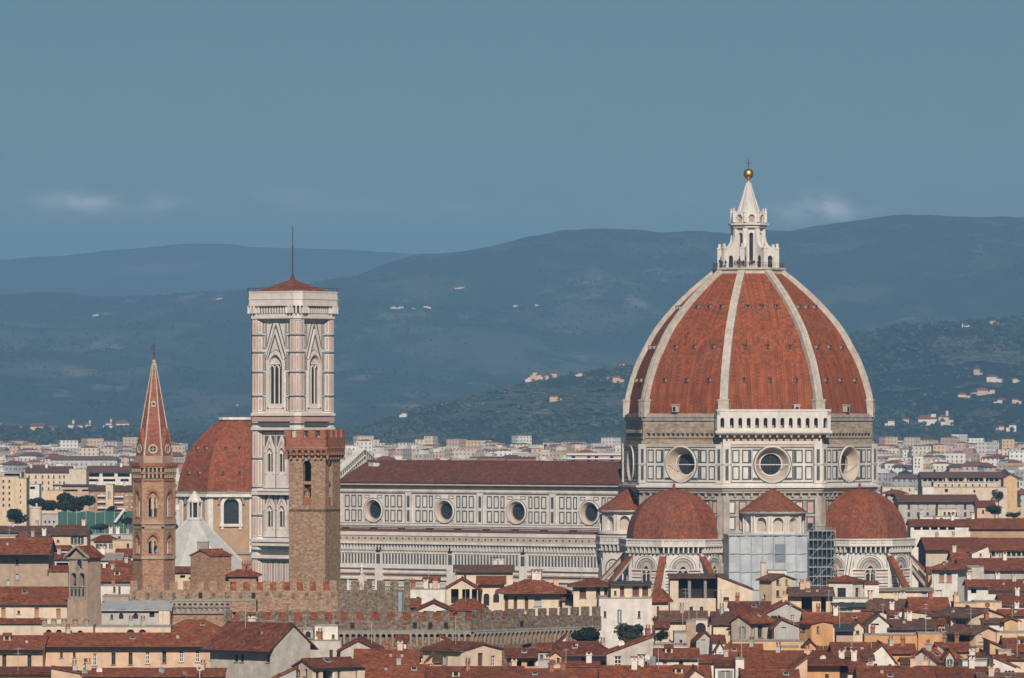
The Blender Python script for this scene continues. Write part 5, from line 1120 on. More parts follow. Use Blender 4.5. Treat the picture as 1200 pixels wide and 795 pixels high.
    if ch is None: ch = [(rng.uniform(x0 + 2, x1 - 2), rng.choice('aabbcde')) for _ in range(rng.choice((0, 1, 1, 2)) if roof != 'flat' and W > 4 else 0)]
    for px, kd in ch:
        u = max(-h + .6, min(h - .6, uu(px)))
        if roof == 'x': yy = d * rng.uniform(.38, .62); z = ZE + (ZR - ZE) * (1 - abs(yy - d / 2) / (d / 2))
        elif roof == 'hip': yy = d * .5; z = ZE + (ZR - ZE) * min(1, (h - abs(u)) / max(.1, min(hip * W, h)))
        elif roof == 'y': yy = d * rng.uniform(.25, .6); z = ZE + (ZR - ZE) * (1 - abs(u - ap) / (h + abs(ap)))
        elif roof == 'sb': yy = d * .7; z = ZE + (ZR - ZE) * .7
        elif roof in ('sl', 'sr'): yy = d * .5; z = ZE + (ZR - ZE) * ((h - u) / W if roof == 'sl' else (u + h) / W)
        else: yy = d * .5; z = ZE
        part('chimney', chimney_mesh(kd), ro, (u, yy, z), R(rng.uniform(-15, 15)))
    if Y < 1130 and roof in ('x', 'hip') and W > 5:  # gutter, downpipe, roof lights
        sl_ = (ZR - ZE) / (d / 2); g_ = MB(); zg = ZE - ov * sl_ + .06; g_.tube((-h - ov * .4, -ov - .1, zg), (h + ov * .4, -ov - .1, zg), .10, 'shutter_brown', 5); g_.build('gutter', ro)
        if rng.random() < .6: g_ = MB(); xx = rng.choice((-1, 1)) * (h - .35); g_.tube((xx, -.12, 0), (xx, -.12, ZE - .3), .07, rng.choice(('shutter_brown', 'metal_grey')), 5); g_.build('downpipe', t)
        for _ in range(rng.choice((0, 1, 1, 2))):
            xx = rng.uniform(-.6, .6) * h; f_ = rng.uniform(.3, .7); yy = d / 2 * f_; zz = ZE + (ZR - ZE) * f_ + .2
            if roof == 'x' or abs(xx) < h * .4: o_ = part('roof_light', ROOFLIGHT[rng.choice((0, 0, 1, 1, 1, 2))], ro, (xx, yy, zz)); o_.rotation_euler = (math.atan(sl_), 0, 0)
    HOUSES.append(dict(t=t, label=label, Y=Y, ZR=ZR, ZE=ZE, h=h, d=d, x0=x0, x1=x1, roof=roof, org=org, ph=ph))
    if extra: extra(t, Y, k, uu, h, d, ZE, ZR)
    return t
def columns(pxs, y0, y1, m='paint_white', r=.16, w=.3):
    def f(t, Y, k, uu, h, d, ZE, ZR):
        for px in pxs: b = MB(); b.tube((uu(px), w * 0 - .0 + .25, zat(y1, Y)), (uu(px), .25, zat(y0, Y)), r, m, 8); b.box(uu(px) - r * 1.4, uu(px) + r * 1.4, .25 - r * 1.4, .25 + r * 1.4, zat(y0, Y) - .15, zat(y0, Y), m); b.build('column', t)
    return f
B = 'roof_brown'
# --- left foreground
H('pinkish stone block with a very deep dark eave at the left edge', -14, 57, 650, 633, 'x', 'pink', [(20, 659, 3.5, 6, 'd'), (20, 676, 3.5, 6, 'p'), (9.5, 683, 3.5, 7, 'p')], Y=985, wm='stone_pale', ov=2.3, d=12, ch=[])
H('low stone annex with a small red roof beside the pink stone block', 57, 80, 670, 664, 'sb', 'pink', Y=984, wm='stone_pale', ov=.3, d=6, ch=[])
H('small white attic room on the roof of the pink stone block', -8, 20, 643, 633, 'sl', 'white', [(13, 641, 2, 3)], Y=991, d=5, ch=[], ov=.3)
H('red roofed church nave with three deep set windows beside the belfry', -14, 78.5, 709, 690, 'x', 'cream', [(4, 718, 5, 11, 'o'), (43, 718, 5.5, 11, 'o'), (68.5, 719, 5.5, 11, 'o'), (22, 718, 2, 3)], Y=912, d=14, ov=.5, ch=[], name='church_nave', cat='church')
H('plain cream lean-to wall with a thin tiled ledge below the church nave', -14, 49, 731, 726.5, 'sb', 'cream', Y=905, d=3, ov=.5, ch=[])
H('cream terrace with four arched openings at the foot of the belfry', 49, 109, 734, 734, 'flat', 'cream', [(57, 744, 7, 12, 'a'), (69, 744, 7, 12, 'a'), (81.5, 744.5, 7, 12, 'a'), (94, 745, 7, 12, 'a')], Y=893, d=6, ch=[], extra=columns((52, 63, 75, 88, 101), 725, 734, 'stone_pale', .42))
H('long peach building with a row of tall windows at the lower left', 50, 252, 758, 744, 'x', 'peach', [(72, 768, 2.6, 6), (87, 768, 2.6, 6), (100, 775, 2.8, 6), (111, 773, 4.6, 14, 'w'), (133, 772, 4.6, 14), (153, 772, 4.6, 14), (173, 771, 4.6, 14, 'w'), (192.5, 770, 4.6, 14, 'd'), (212.5, 769, 4.6, 14, 'w'), (231.5, 769, 4.6, 14, 'w'), (248, 768, 3.6, 12)], Y=872, d=12, ov=1.2, ch=[(76, 'b')], aer=1)
H('left end of the peach building with two dark tall windows', -14, 50, 761.5, 747, 'x', 'peach', [(5, 774, 4.4, 14), (34.5, 775, 4.4, 14)], Y=868, d=12, ov=1.2, ch=[])
H('low red roof with a dark eave in the bottom left corner', -14, 86, 790, 783, 'sb', 'peach', Y=835, d=5, ov=.9, ch=[])
H('little peach gabled shed on the low roof at the bottom left', 60, 97, 790, 783, 'sl', 'peach', Y=832, d=4, ch=[(86, 'b')])
H('long low red roof along the bottom under the peach building', 96, 262, 793, 784.5, 'sb', 'grey', Y=826, d=6, ov=.7, ch=[(100, 'e'), (236, 'b')])
H('hipped red roof just above the right end of the peach building', 190, 262, 743, 728, 'hip', 'grey', Y=905, d=14, hip=.35, ch=[], rc='roof_tile')
H('white house under the largest red roof, below the lower battlements', 243, 321, 764, 733, 'x', 'white', [(275, 773, 4, 9), (282, 773, 4, 9), (314, 772, 4, 9)], Y=852, side=362, yaw=42, wm='rough_plaster', ov=1.4, ch=[(268, 'd'), (291, 'b')])
H('blank rough plaster wall with a flat top beside the largest red roof', 321, 400, 751, 751, 'flat', 'grey', [(388, 767, 4, 10, 'd')], Y=862, d=8, wm='rough_plaster', ch=[(374, 'c'), (352, 'b')])
H('rough plaster gable end below the right part of the corbelled wall', 399, 443, 762, 751, 'y', 'grey', Y=858, d=14, wm='rough_plaster', apex=420, ch=[])
H('small white rooftop turret with two tiny windows under the corbelled wall', 369, 396, 734, 734, 'flat', 'white', [(372, 742, 3, 5), (390.5, 746, 3, 5)], Y=868, d=5, ch=[])
H('grey rooftop loggia with two dark arches left of the white turret', 346, 367, 738, 738, 'flat', 'grey', [(352, 745, 6.5, 10, 'a'), (361, 745, 6.5, 10, 'a')], Y=870, d=5, ch=[])
H('cream cottage with a white columned porch at the bottom edge', 366, 418, 783.5, 774, 'x', 'cream', [(372, 792, 4, 10), (385, 792, 14, 11, 'k'), (396.5, 792, 3, 10)], Y=818, side=345, yaw=38, swins=[(349, 789, 3.5, 7), (358, 789, 3.5, 8, 'b')], ch=[], extra=columns((376, 391.5), 786, 797, 'paint_white', .2))
H('low red wedge roof in front of the blank rough plaster wall', 322, 347, 795, 783, 'sr', 'grey', Y=815, d=6, ch=[])
H('broad red roof between the rough gable and the cream cottage', 416, 489, 782, 763, 'x', 'cream', Y=842, d=15, ch=[(468, 'a'), (452, 'c')], aer=1)
H('cream house with a brown door in its bright gable end', 495, 541, 764, 755, 'x', 'cream', [(509, 774, 3, 12), (521, 775, 4, 10, 's')], Y=848, side=588, yaw=45, swins=[(563, 774, 6, 15, 'b'), (578, 776, 5, 12, 'w')], ch=[], aer=2)
H('red roof with a round metal vent left of the bottom centre', 430, 500, 799, 781, 'x', 'grey', Y=800, d=12, ch=[(466, 'b')], aer=1)
H('wide dark red roof at the bottom centre', 500, 612, 801, 783.5, 'x', 'grey', Y=798, d=13, rc='roof_tile', ch=[(548, 'c'), (602, 'a')], aer=1)
H('narrow red roof with a black eave beneath the corbelled wall', 594, 638, 771, 762, 'x', 'orange', [(606, 778, 10, 7, 'k'), (622, 778, 9, 7, 'k')], Y=848, d=9, ov=.9, ch=[], aer=1)
H('white triangular wall rising to a point beside the bushes', 641, 663, 766, 745, 'sr', 'white', Y=850, d=7, ch=[], rc='roof_tile')
H('red roofed house with a dark eave below the two bushes', 648, 712, 769, 754, 'hip', 'white', [(684, 774, 6, 6, 'd'), (662, 774, 4, 5)], Y=838, d=12, ov=1.0, hip=.18, ch=[(709, 'b')])
H('narrow tiled lean-to in front of the house below the bushes', 645, 712, 782, 777, 'sb', 'ochre', Y=825, d=4, ov=.6, ch=[(690, 'd')])
H('ochre wall with a red roof in the bottom centre', 604, 700, 797, 786, 'x', 'ochre', Y=800, d=10, ch=[(646, 'c'), (660, 'c')], aer=2)
H('grey cream wall under a sloping red roof with a white paned window', 711, 765, 766, 746, 'sr', 'buff', [(724, 776, 8, 14, 'w'), (757, 776, 12, 12, 's')], Y=820, d=8, wm='rough_plaster', ch=[(761, 'c')])
H('low white house with a red door and an air conditioner', 769, 818, 773, 762, 'x', 'white', [(798, 777.5, 5, 6.5, 'b'), (779, 778, 5, 5, 'p')], Y=826, d=9, ov=.5, ch=[])
H('long rusty roof along the bottom edge right of centre', 705, 832, 800, 782.5, 'x', 'grey', Y=788, d=12, ch=[(744, 'd'), (753, 'd')])
H('grey pointed gable wall right of a tall pale chimney stack', 816, 836, 750, 741, 'y', 'grey', [(824, 747, 2, 4)], Y=850, d=9, ch=[])
H('tall pale irregular chimney stack above the white low house', 804, 815.5, 728, 728, 'flat', 'cream', Y=858, d=2.4, wm='stone_pale', ch=[], name='chimney_stack', cat='chimney')
H('small white hut with one dark square window and red roof', 835, 849.5, 754.5, 746, 'sb', 'white', [(838, 763, 4, 4.5, 'k')], Y=845, d=5, ov=.2, ch=[])
H('white wall with a round arch beside the stacked terraces', 811, 829, 727, 727, 'flat', 'white', [(821, 736, 12, 11, 'a')], Y=892, d=4, ch=[])
H('white terrace parapet behind the low house with the red door', 765, 806, 757.5, 757.5, 'flat', 'white', Y=842, d=9, ch=[])
H('little grey flat house between the bushes and the pale stack', 790, 804, 742, 742, 'flat', 'grey', [(798, 752, 3, 4)], Y=856, d=6, ch=[])
H('small red roof on a cream wall below the villa terrace', 768, 784, 736, 729, 'sb', 'cream', Y=880, d=4, ch=[])
# --- middle row in front of the cathedral
H('long tiled attic behind the arched villa, close to the nave', 533, 601, 671, 664, 'x', 'cream', [(545, 676, 2, 4)], Y=1060, d=9, ch=[(580, 'd'), (588, 'd')], rc=B)
H('cream villa with two dark arched windows in front of the nave', 560, 591, 685, 677, 'x', 'cream', [(570, 703, 6.5, 14, 'a'), (581.5, 701, 6.5, 11, 'a')], Y=1000, d=10, ov=1.0, ch=[])
H('gabled loggia on dark posts joined to the arched villa', 523, 560, 690, 679, 'y', 'cream', [(533, 699, 9, 17, 'k'), (546, 699, 9, 17, 'k'), (556, 699, 6, 17, 'k')], Y=996, d=9, ov=.8, ch=[])
H('flat white terrace building right of the grey battlement end', 474, 522, 691, 691, 'flat', 'white', [(490, 702, 4, 5)], Y=985, d=8, ch=[(484, 'c'), (499, 'd'), (510, 'e')])
H('small dark hut on the flat white terrace', 496, 515, 681, 677.5, 'sb', 'white', [(501, 686, 5, 5), (509, 686, 4, 5)], Y=992, d=4, ch=[])
H('low white pediment house with two brown shutters', 487, 529, 716, 706.5, 'y', 'white', [(500, 718, 8, 6.5, 'b'), (515.5, 718, 8.5, 6.5, 'b')], Y=930, d=12, ov=.6, ch=[])
H('low red roof spreading right of the white pediment house', 527, 568, 716, 704, 'hip', 'grey', [(539, 719, 6, 3), (557, 719, 6, 3)], Y=934, d=11, ch=[], wm='stone_dark')
H('red roofed shed between the grey wall end and pediment house', 474, 492, 712, 703, 'sb', 'grey', Y=938, d=7, wm='stone_dark', ch=[])
H('cream house with a wide hipped roof on brown posts', 590, 660, 696, 680.5, 'hip', 'cream', [(593.5, 707, 4, 16, 'b'), (604, 707, 4, 16, 'b'), (617, 707, 4, 16, 'b'), (630, 705, 8.5, 11, 'p'), (656, 707, 2.5, 6)], Y=975, d=13, ov=1.4, hip=.38, ch=[(626, 'd'), (632, 'd'), (652, 'e')])
H('small cream link building between the hipped house and the tower house', 659, 672, 704, 698, 'sb', 'cream', Y=972, d=5, ch=[])
H('square cream tower house with a pyramid roof and brown shutters', 672, 718, 688, 679, 'hip', 'cream', [(683, 695, 8, 12, 'b'), (701, 694.5, 5, 12, 'd'), (710, 694.5, 4, 12, 'd')], Y=968, d=10, ov=1.0, hip=.5, ch=[])
H('big blank pale block with two slit windows behind the bushes', 702, 764, 701.5, 701.5, 'flat', 'white', [(709, 720, 2.4, 7), (726, 722, 2.6, 15, 's'), (749, 720, 2, 8)], Y=955, d=12, ch=[])
H('roof terrace room with a flat canopy on the blank pale block', 716, 763, 686, 685, 'sb', 'cream', [(729, 693, 5, 11, 'b'), (745, 693, 8, 11, 'b'), (756, 693, 7, 11, 'b'), (721, 695, 3, 5)], Y=962, d=6, rc='iron', ov=.9, ch=[])
H('cream house with a curved red roof left of the big loggia', 764, 783, 706, 692, 'hip', 'cream', [(771, 715, 3, 8, 'b')], Y=985, d=8, ch=[], ov=.8)
H('large villa with a dark two column loggia before the south tribune', 785, 852, 678, 673.5, 'sb', 'cream', [(818, 690, 46, 23, 'k'), (798.5, 713.5, 4, 5), (810, 714, 4, 5), (822, 714, 4, 5)], Y=1015, d=9, rc=B, ov=.7, ch=[], extra=columns((808, 826.5), 678, 701.5, 'stone_grey', .3))
H('cream wing with a sloping top right of the loggia villa', 841, 882, 691, 675, 'sl', 'cream', [(851, 702, 7, 4)], Y=1012, d=8, rc='roof_brown', ov=.2, ch=[])
H('narrow brown roof under the loggia villa', 774, 828, 729, 718, 'x', 'cream', Y=930, d=9, rc=B, ch=[(800, 'b')], aer=1)
H('yellow house with a pale chimney against the grey scaffolding', 890.5, 905, 681, 674.5, 'x', 'yellow', [(896, 700, 3, 5)], Y=1030, side=931, yaw=52, swins=[(912, 682, 4, 7), (922.5, 682, 2.6, 8, 'b'), (912, 696, 4, 7)], ch=[], rc=B)
H('slim pale stair turret on the yellow house', 892, 897.5, 660, 660, 'flat', 'yellow', Y=1036, d=2, ch=[])
H('pale roof tank room on the yellow house', 900, 922, 669, 669, 'flat', 'white', Y=1040, d=3, ch=[])
H('dark red roof with a brick chimney below the yellow house', 857, 903, 722, 707, 'x', 'grey', Y=945, d=12, ch=[(866, 'c')])
H('grey gable house with an ochre pipe below the yellow house', 899, 944, 718, 706.5, 'y', 'grey', [(907, 724, 7, 4), (928.5, 725, 5, 8, 'w')], Y=938, d=12, apex=922, ch=[(921, 'e')])
H('cream wall with a brown roof and steel flue in the right middle', 836, 861, 732.5, 719, 'x', 'cream', [(855, 742, 3, 3)], Y=905, d=9, rc=B, ch=[(847, 'b')])
H('grey gabled house showing a cream front with a brown window', 878, 907, 731.5, 722, 'x', 'cream', [(882, 742, 3, 11, 's'), (891.5, 741, 6, 14)], Y=900, side=858, yaw=42, swins=[(871, 742, 4, 14, 's')], ch=[], wm='plaster_buff')
H('grey gable wall with a blue grey shuttered window', 907, 938, 735, 726, 'y', 'grey', [(918.5, 742, 5, 15, 'p')], Y=895, d=10, apex=916, ch=[])
H('broad ochre base wall under the two grey gables', 858, 942, 752, 752, 'flat', 'ochre', Y=872, d=6, ch=[])
H('small reddish roof left of the large rust roof near the bottom', 848, 893, 769, 757, 'x', 'cream', Y=845, d=10, ch=[(882, 'b')], aer=1)
H('large rust coloured roof near the bottom right of centre', 871, 944, 785, 765, 'x', 'ochre', Y=806, d=15, ov=1.3, ch=[(915, 'b')], rc='roof_tile')
H('ochre dormer box with a grey top on the large rust roof', 913, 936, 759, 759, 'flat', 'ochre', Y=826, d=4, ch=[])
H('white house corner with closed pale shutters at the bottom edge', 838, 862, 780, 776, 'sb', 'white', [(850, 792, 9, 12, 's')], Y=792, d=6, ch=[], ov=.7)
H('slim white stair tower beside the pale shuttered corner', 862, 872, 773, 773, 'flat', 'white', [(867, 788, 3, 9)], Y=790, d=5, ch=[])
H('low rusty roof touching the bottom edge below the rust roof', 872, 936, 803, 787, 'x', 'grey', Y=776, d=12, ch=[])
H('red roof corner on the bottom edge left of the white corner', 800, 839, 801, 785, 'y', 'cream', Y=783, d=10, apex=815, ch=[])
H('low tiled roof between grey gable and rust roof', 820, 862, 777, 769, 'sb', 'white', Y=815, d=7, ch=[(852, 'b')])
# --- right foreground
H('ochre loggia house with deep black openings left of the white villa', 926, 976, 699, 690, 'x', 'yellow', [(945.5, 709, 13, 18, 'k'), (965, 709, 6, 19, 'k')], Y=1012, d=9, rc=B, ov=1.2, ch=[(941, 'e'), (948, 'e')])
H('white two sided villa with a pyramid roof before the scaffold stair', 972, 999, 682.5, 676, 'hip', 'cream', [(986.5, 695, 10, 11.5)], Y=1075, side=1014, yaw=30, swins=[(1005.5, 694.5, 5, 11)], hip=.48, ch=[], ov=.5, wm='plaster_white')
H('plain cream wing right of the white villa', 1013, 1030, 685, 682.5, 'sb', 'white', Y=1078, d=7, ch=[], ov=.3)
H('white stepped base wall under the white villa', 972, 1022, 702, 702, 'flat', 'white', Y=1062, d=6, ch=[])
H('cream room with a grey awning window below the white villa', 977, 1014, 711, 708, 'sb', 'cream', [(987, 715.5, 11, 5, 'p'), (996, 715.5, 6, 5, 'p')], Y=1000, d=6, ov=.9, rc='iron', ch=[])
H('brown red roof right of the awning room', 1013, 1046, 716, 703, 'hip', 'cream', Y=1000, d=10, rc=B, ch=[(1022, 'a')])
H('long stepped brown roof behind the orange gable house', 944, 1022, 731, 720, 'x', 'cream', [(990, 736, 10, 6, 'k')], Y=925, d=11, rc='roof_tile', ov=.8, ch=[(961, 'c'), (981, 'd')])
H('bright orange house with a tall gable wall and slit window', 937.5, 951, 732, 728, 'x', 'orange', [(942, 738, 4, 4)], Y=882, side=977, yaw=58, swins=[(959, 738, 3, 8)], ch=[], wm='plaster_orange')
H('pinkish terrace room under a black awning', 980, 1000, 740, 733, 'sb', 'pink', Y=890, d=5, rc='iron', ov=1.0, ch=[])
H('cream house between the awning room and the long orange wall', 1000, 1012, 735, 729, 'y', 'cream', [(1005, 741, 4, 4)], Y=900, d=8, ch=[])
H('dark gabled house above the long orange wall', 1018, 1042, 731, 721, 'y', 'white', [(1026, 731, 8, 4, 'k')], Y=915, d=9, ch=[], rc=B)
H('long blank orange wall with a flat top', 1013, 1076, 745, 745, 'flat', 'orange', Y=872, d=5, ch=[(1024, 'c')])
H('raised right end of the long orange wall', 1076, 1106, 743, 743, 'flat', 'orange', Y=871, d=5, ch=[])
H('cream house with green black windows and a peach gable', 1095, 1138, 725, 715, 'x', 'cream', [(1108.5, 735, 5, 8, 'g'), (1127, 731, 5, 7, 'g')], Y=940, side=1180, yaw=50, ch=[], rc=B, ov=.8, wm='plaster_yellow')
H('peach house with a black loggia under a brown roof', 1109, 1143, 744.5, 735.5, 'x', 'peach', [(1124, 751, 26, 11, 'k')], Y=888, side=1172, yaw=52, swins=[(1149.5, 748, 3.5, 8, 'w')], ch=[], rc=B, ov=.7)
H('low white room with a small brown roof beside the peach gable', 1152, 1177, 730.5, 726, 'sb', 'white', Y=925, d=5, rc=B, ch=[(1158, 'c')])
H('square ochre attic right of the low white room', 1177, 1193, 728, 725, 'y', 'ochre', Y=924, d=6, ch=[])
H('low peach wall with one square window at the right edge', 1168, 1215, 742, 742, 'flat', 'peach', [(1173, 748, 3, 6)], Y=890, d=6, ch=[])
H('ochre gable house under a big red slope at the right edge', 1160, 1196, 768, 752, 'sl', 'ochre', [(1168.5, 763, 4, 9)], Y=850, d=12, ch=[])
H('big red slope behind the ochre gable at the right edge', 1180, 1225, 764, 750, 'x', 'ochre', Y=862, d=14, ch=[])
H('cream strip house with a red ledge in the right corner', 1166, 1215, 773, 769, 'sb', 'cream', Y=832, d=5, ch=[(1185, 'b')])
H('white gable house with three small windows in the right corner', 1164, 1191, 782, 770, 'sl', 'white', [(1179, 789, 2.4, 6), (1183, 789, 2.4, 6), (1187, 789, 2.4, 6)], Y=808, d=9, ch=[])
H('red roofed house with a white gable near the bottom right', 1097, 1129, 777, 762, 'x', 'white', Y=822, side=1070, yaw=40, ch=[(1096, 'b')], ov=.8)
H('pale terrace house right of the red roof near the bottom right', 1128, 1164, 775, 775, 'flat', 'white', Y=815, d=7, ch=[(1142, 'd')])
H('double white gables with grey patches in the bottom right', 1010, 1048, 774, 756, 'y', 'white', [(1026, 780, 4, 4), (1043, 781, 3, 5, 'b')], Y=826, d=10, apex=1034, ch=[])
H('brown roof with a grey skylight left of the double white gables', 978, 1032, 770, 755, 'x', 'cream', Y=838, d=13, rc='roof_tile', ch=[], aer=1)
H('orange house with a black eave on the bottom edge', 944, 984, 780, 764, 'hip', 'orange', [(969, 793, 4, 6)], Y=800, d=14, ov=1.4, hip=.4, ch=[(938, 'e')], wm='plaster_orange')
H('low peach wall corner left of the orange house on the bottom edge', 926, 946, 786, 770, 'sr', 'peach', Y=797, d=9, ch=[])
H('rusty roof with a white ledge right of the orange house', 984, 1014, 788, 775, 'x', 'white', Y=802, d=10, ch=[(1003, 'd'), (989, 'd')], aer=1)
H('red roof on the bottom edge below the double white gables', 1008, 1062, 801, 783, 'x', 'grey', Y=784, d=12, ch=[(1024, 'b')], aer=2)
H('reddish roof on the bottom edge between two yellow chimneys', 1062, 1104, 797, 783, 'x', 'ochre', Y=788, d=10, ch=[(1073, 'e'), (1089, 'e')])
H('brown red roof on the bottom edge under the pale terrace house', 1102, 1158, 800, 784, 'x', 'grey', Y=786, d=12, ch=[(1142, 'd')], aer=1)
H('dark roof in the bottom right corner', 1150, 1215, 803, 791, 'x', 'grey', Y=780, d=12, rc=B, ch=[(1165, 'a')])
H('red roof strip behind the double white gables', 1040, 1072, 766, 757, 'x', 'orange', Y=850, d=9, ch=[(1046, 'b'), (1060, 'c')], aer=1)
H('rusty roof above the red roofed house with the white gable', 1100, 1136, 764, 755, 'x', 'ochre', Y=855, d=9, ch=[(1110, 'c'), (1124, 'c')])
H('small ochre wall with potted plants under the black loggia', 1130, 1168, 759, 759, 'flat', 'ochre', [(1140, 767, 4, 4)], Y=865, d=6, ch=[])
# --- right middle
H('white tower house with two bricked up arches and a peach side', 1093, 1122, 668.5, 661.5, 'hip', 'white', [(1104, 677, 5.5, 11, 'o'), (1112.5, 677, 5.5, 11, 'o')], Y=1100, side=1134, yaw=22, hip=.3, ov=.9, ch=[], aer=1)
H('patchy grey white house behind the tower house with bricked arches', 1134, 1153, 665, 663, 'flat', 'grey', Y=1110, d=8, wm='rough_plaster', ch=[])
H('long red roof right of the patchy house', 1126, 1215, 669, 656, 'x', 'grey', Y=1150, d=18, rc='roof_tile', ov=1.0, ch=[(1181, 'd'), (1174, 'a')])
H('small white gable with two tiny windows among long red roofs', 1139, 1160, 648, 640, 'y', 'white', [(1149, 650, 2.2, 3), (1148, 655, 2.2, 3)], Y=1210, d=9, ch=[], apex=1158)
H('cream pleated wall under the long red roof beside the east tribune', 1085, 1150, 644.5, 631.5, 'x', 'cream', Y=1290, d=24, rc='roof_tile', ov=1.4, ch=[(1103, 'b'), (1122, 'b')], wm='plaster_buff')
H('long red roof with a white zigzag arcade at the right edge', 1151, 1215, 645, 632, 'x', 'grey', [(1164 + 6 * j, 649.5, 4, 5, 'a') for j in range(7)], Y=1290, d=24, ov=1.0, ch=[])
H('dull red roof in front of the cream pleated wall', 1117, 1140, 659, 646, 'x', 'grey', Y=1230, d=14, ch=[(1120, 'd')])
H('white walled long house with five dark openings under a red roof', 1067, 1137, 617, 610, 'x', 'white', [(1075 + 10 * j, 619.5, 8, 3.4, 'k') for j in range(5)], Y=1440, d=12, ov=.5, ch=[(1082, 'd'), (1098, 'b'), (1118, 'd')])
H('orange brown walled extension of the white long house', 1137, 1215, 620, 609, 'x', 'apricot', Y=1440, d=18, ov=1.0, ch=[(1143, 'd')])
H('grey palazzo with a brown roof and dark windows beyond the east tribune', 1053, 1146, 588.5, 581, 'x', 'grey', [(1065 + 11 * j, 594, 3, 6, 'w' if j % 3 else 'd') for j in range(8)] + [(1065 + 11 * j, 603, 3, 5) for j in range(8)], Y=1640, d=22, rc=B, ov=1.2, ch=[(1077, 'd')])
H('cream rooftop house in front of the grey palazzo', 1099, 1120, 597, 595.5, 'flat', 'cream', [(1107, 602, 2.6, 4), (1112, 602, 2.6, 4), (1117, 602, 2.6, 4)], Y=1560, d=9, ch=[])
H('low white row with a vaulted roof below the grey palazzo', 1078, 1124, 606, 606, 'flat', 'white', [(1103, 608, 3, 2.4)], Y=1520, d=8, ch=[(1081, 'd')])
H('peach house with a red roof right of the grey palazzo', 1145, 1166, 594, 588, 'x', 'peach', [(1152, 600, 2.4, 4)], Y=1620, d=10, ch=[])
H('red roof with a dark eave right of the patchy house', 1134, 1158, 688, 681, 'x', 'white', [(1141, 693, 6, 5, 'k')], Y=1080, d=8, ov=1.0, ch=[(1136, 'd')])
H('red roof sloping to the right edge above white bumps', 1158, 1215, 692, 681, 'x', 'white', Y=1085, d=12, ov=1.0, ch=[(1172, 'd'), (1191, 'a')])
H('red roof over a white wall at the right edge', 1173, 1215, 709.5, 698, 'x', 'white', [(1186, 713, 3, 4)], Y=1020, d=11, ch=[(1195, 'd')])
H('red roof below the white walled house at the right edge', 1173, 1215, 722, 716, 'x', 'cream', Y=985, d=8, ch=[(1194, 'd')])
H('peach terrace with a red dish left of the right edge houses', 1143, 1174, 706, 706, 'flat', 'peach', Y=1005, d=8, ch=[])
H('peach parapet behind the green windowed house', 1118, 1144, 707, 707, 'flat', 'peach', Y=1000, d=7, ch=[(1121, 'e')])
H('dark red roof below the white tower house', 1068, 1112, 716, 702, 'x', 'cream', [(1080, 722, 6, 3, 'p')], Y=1000, d=12, ch=[(1093, 'c'), (1104, 'd')], aer=1)
H('brown roof between the white villa and the tower house', 1040, 1072, 713, 704, 'x', 'cream', Y=1015, d=9, rc=B, ch=[(1052, 'a'), (1060, 'd')])
H('low pale wall with blue grey panels before the east tribune', 1028, 1094, 693, 690, 'sb', 'cream', [(1083, 696, 6, 7, 'p'), (1090, 696, 4, 7, 'p')], Y=1085, d=6, rc='stone_grey', ch=[])
H('small cream house cluster with dishes right of the villa wing', 1042, 1060, 722, 716, 'x', 'cream', [(1049, 727, 3, 4), (1056, 727, 3, 4, 's')], Y=960, d=7, ch=[(1046, 'd')])
H('cream house with a grey awning left of the green windowed house', 1060, 1092, 720, 716, 'sl', 'cream', [(1080, 726, 7, 3.6, 'k')], Y=955, d=7, ch=[])
H('dark brown roof left of the peach loggia house', 1042, 1096, 738, 728, 'x', 'cream', Y=915, d=11, rc=B, ch=[(1068, 'd'), (1054, 'b')])
# --- left middle
H('yellow house with two green shuttered windows and a penthouse', 55, 102, 627.5, 621, 'x', 'yellow', [(68, 634, 3, 3), (86.5, 633, 4, 9, 'g'), (94.5, 633, 4, 9, 'g')], Y=1185, d=10, rc=B, ch=[])
H('yellow penthouse on the house with green shutters', 65, 100, 619, 616.5, 'sb', 'yellow', Y=1192, d=5, ch=[(100, 'a')], rc='roof_tile')
H('small cream house with three green shutters left of the spire', 110, 135, 634.5, 629, 'hip', 'cream', [(116, 640, 4, 5, 'g'), (123, 640, 2.4, 5, 'g'), (130, 640, 2.4, 5, 'g')], Y=1170, d=8, ch=[])
H('flat grey roof house crowded with aerials left of the spire', 104, 157, 627, 627, 'flat', 'grey', [(140, 630, 3, 3)], Y=1200, d=10, ch=[(128, 'd'), (136, 'd'), (148, 'b')], aer=3)
H('peach house touching the left edge of the spired tower', 132, 158, 634, 634, 'flat', 'peach', [(150, 640, 3, 5)], Y=1150, d=8, ch=[])
H('grey block with three square openings beside the round tower', 49, 68, 603, 603, 'flat', 'grey', [(53, 612, 2, 3, 'k'), (58, 612, 2, 3, 'k'), (63, 612, 2, 3, 'k')], Y=1490, d=8, ch=[])
H('long brown roof at the left edge behind the white attic', -14, 57, 624.5, 618, 'x', 'grey', Y=1280, d=14, rc=B, ch=[(12, 'b'), (40, 'b')])
H('dull red hipped roof between brown roofs at the left', 18, 34, 633, 625, 'hip', 'grey', Y=1180, d=9, ch=[])
H('cluttered grey terrace house left of the yellow house', 33, 56, 636, 628, 'x', 'grey', [(45, 640, 2, 3)], Y=1150, d=9, rc='roof_brown', ch=[(37, 'b'), (50, 'd')])
H('white house wall at the left edge under the brown roof', -14, 18, 629, 629, 'flat', 'cream', Y=1140, d=7, ch=[])
H('pale cottage with a curved roof below the yellow house', 62, 80, 644, 641, 'x', 'cream', Y=1075, d=6, ch=[])
H('white cottage with a dark wall behind the belfry', 57, 84, 656, 650, 'x', 'white', [(63, 661, 2, 4), (73, 663, 14, 7, 'k')], Y=1055, d=7, rc='roof_tile', ch=[(68, 'b')])
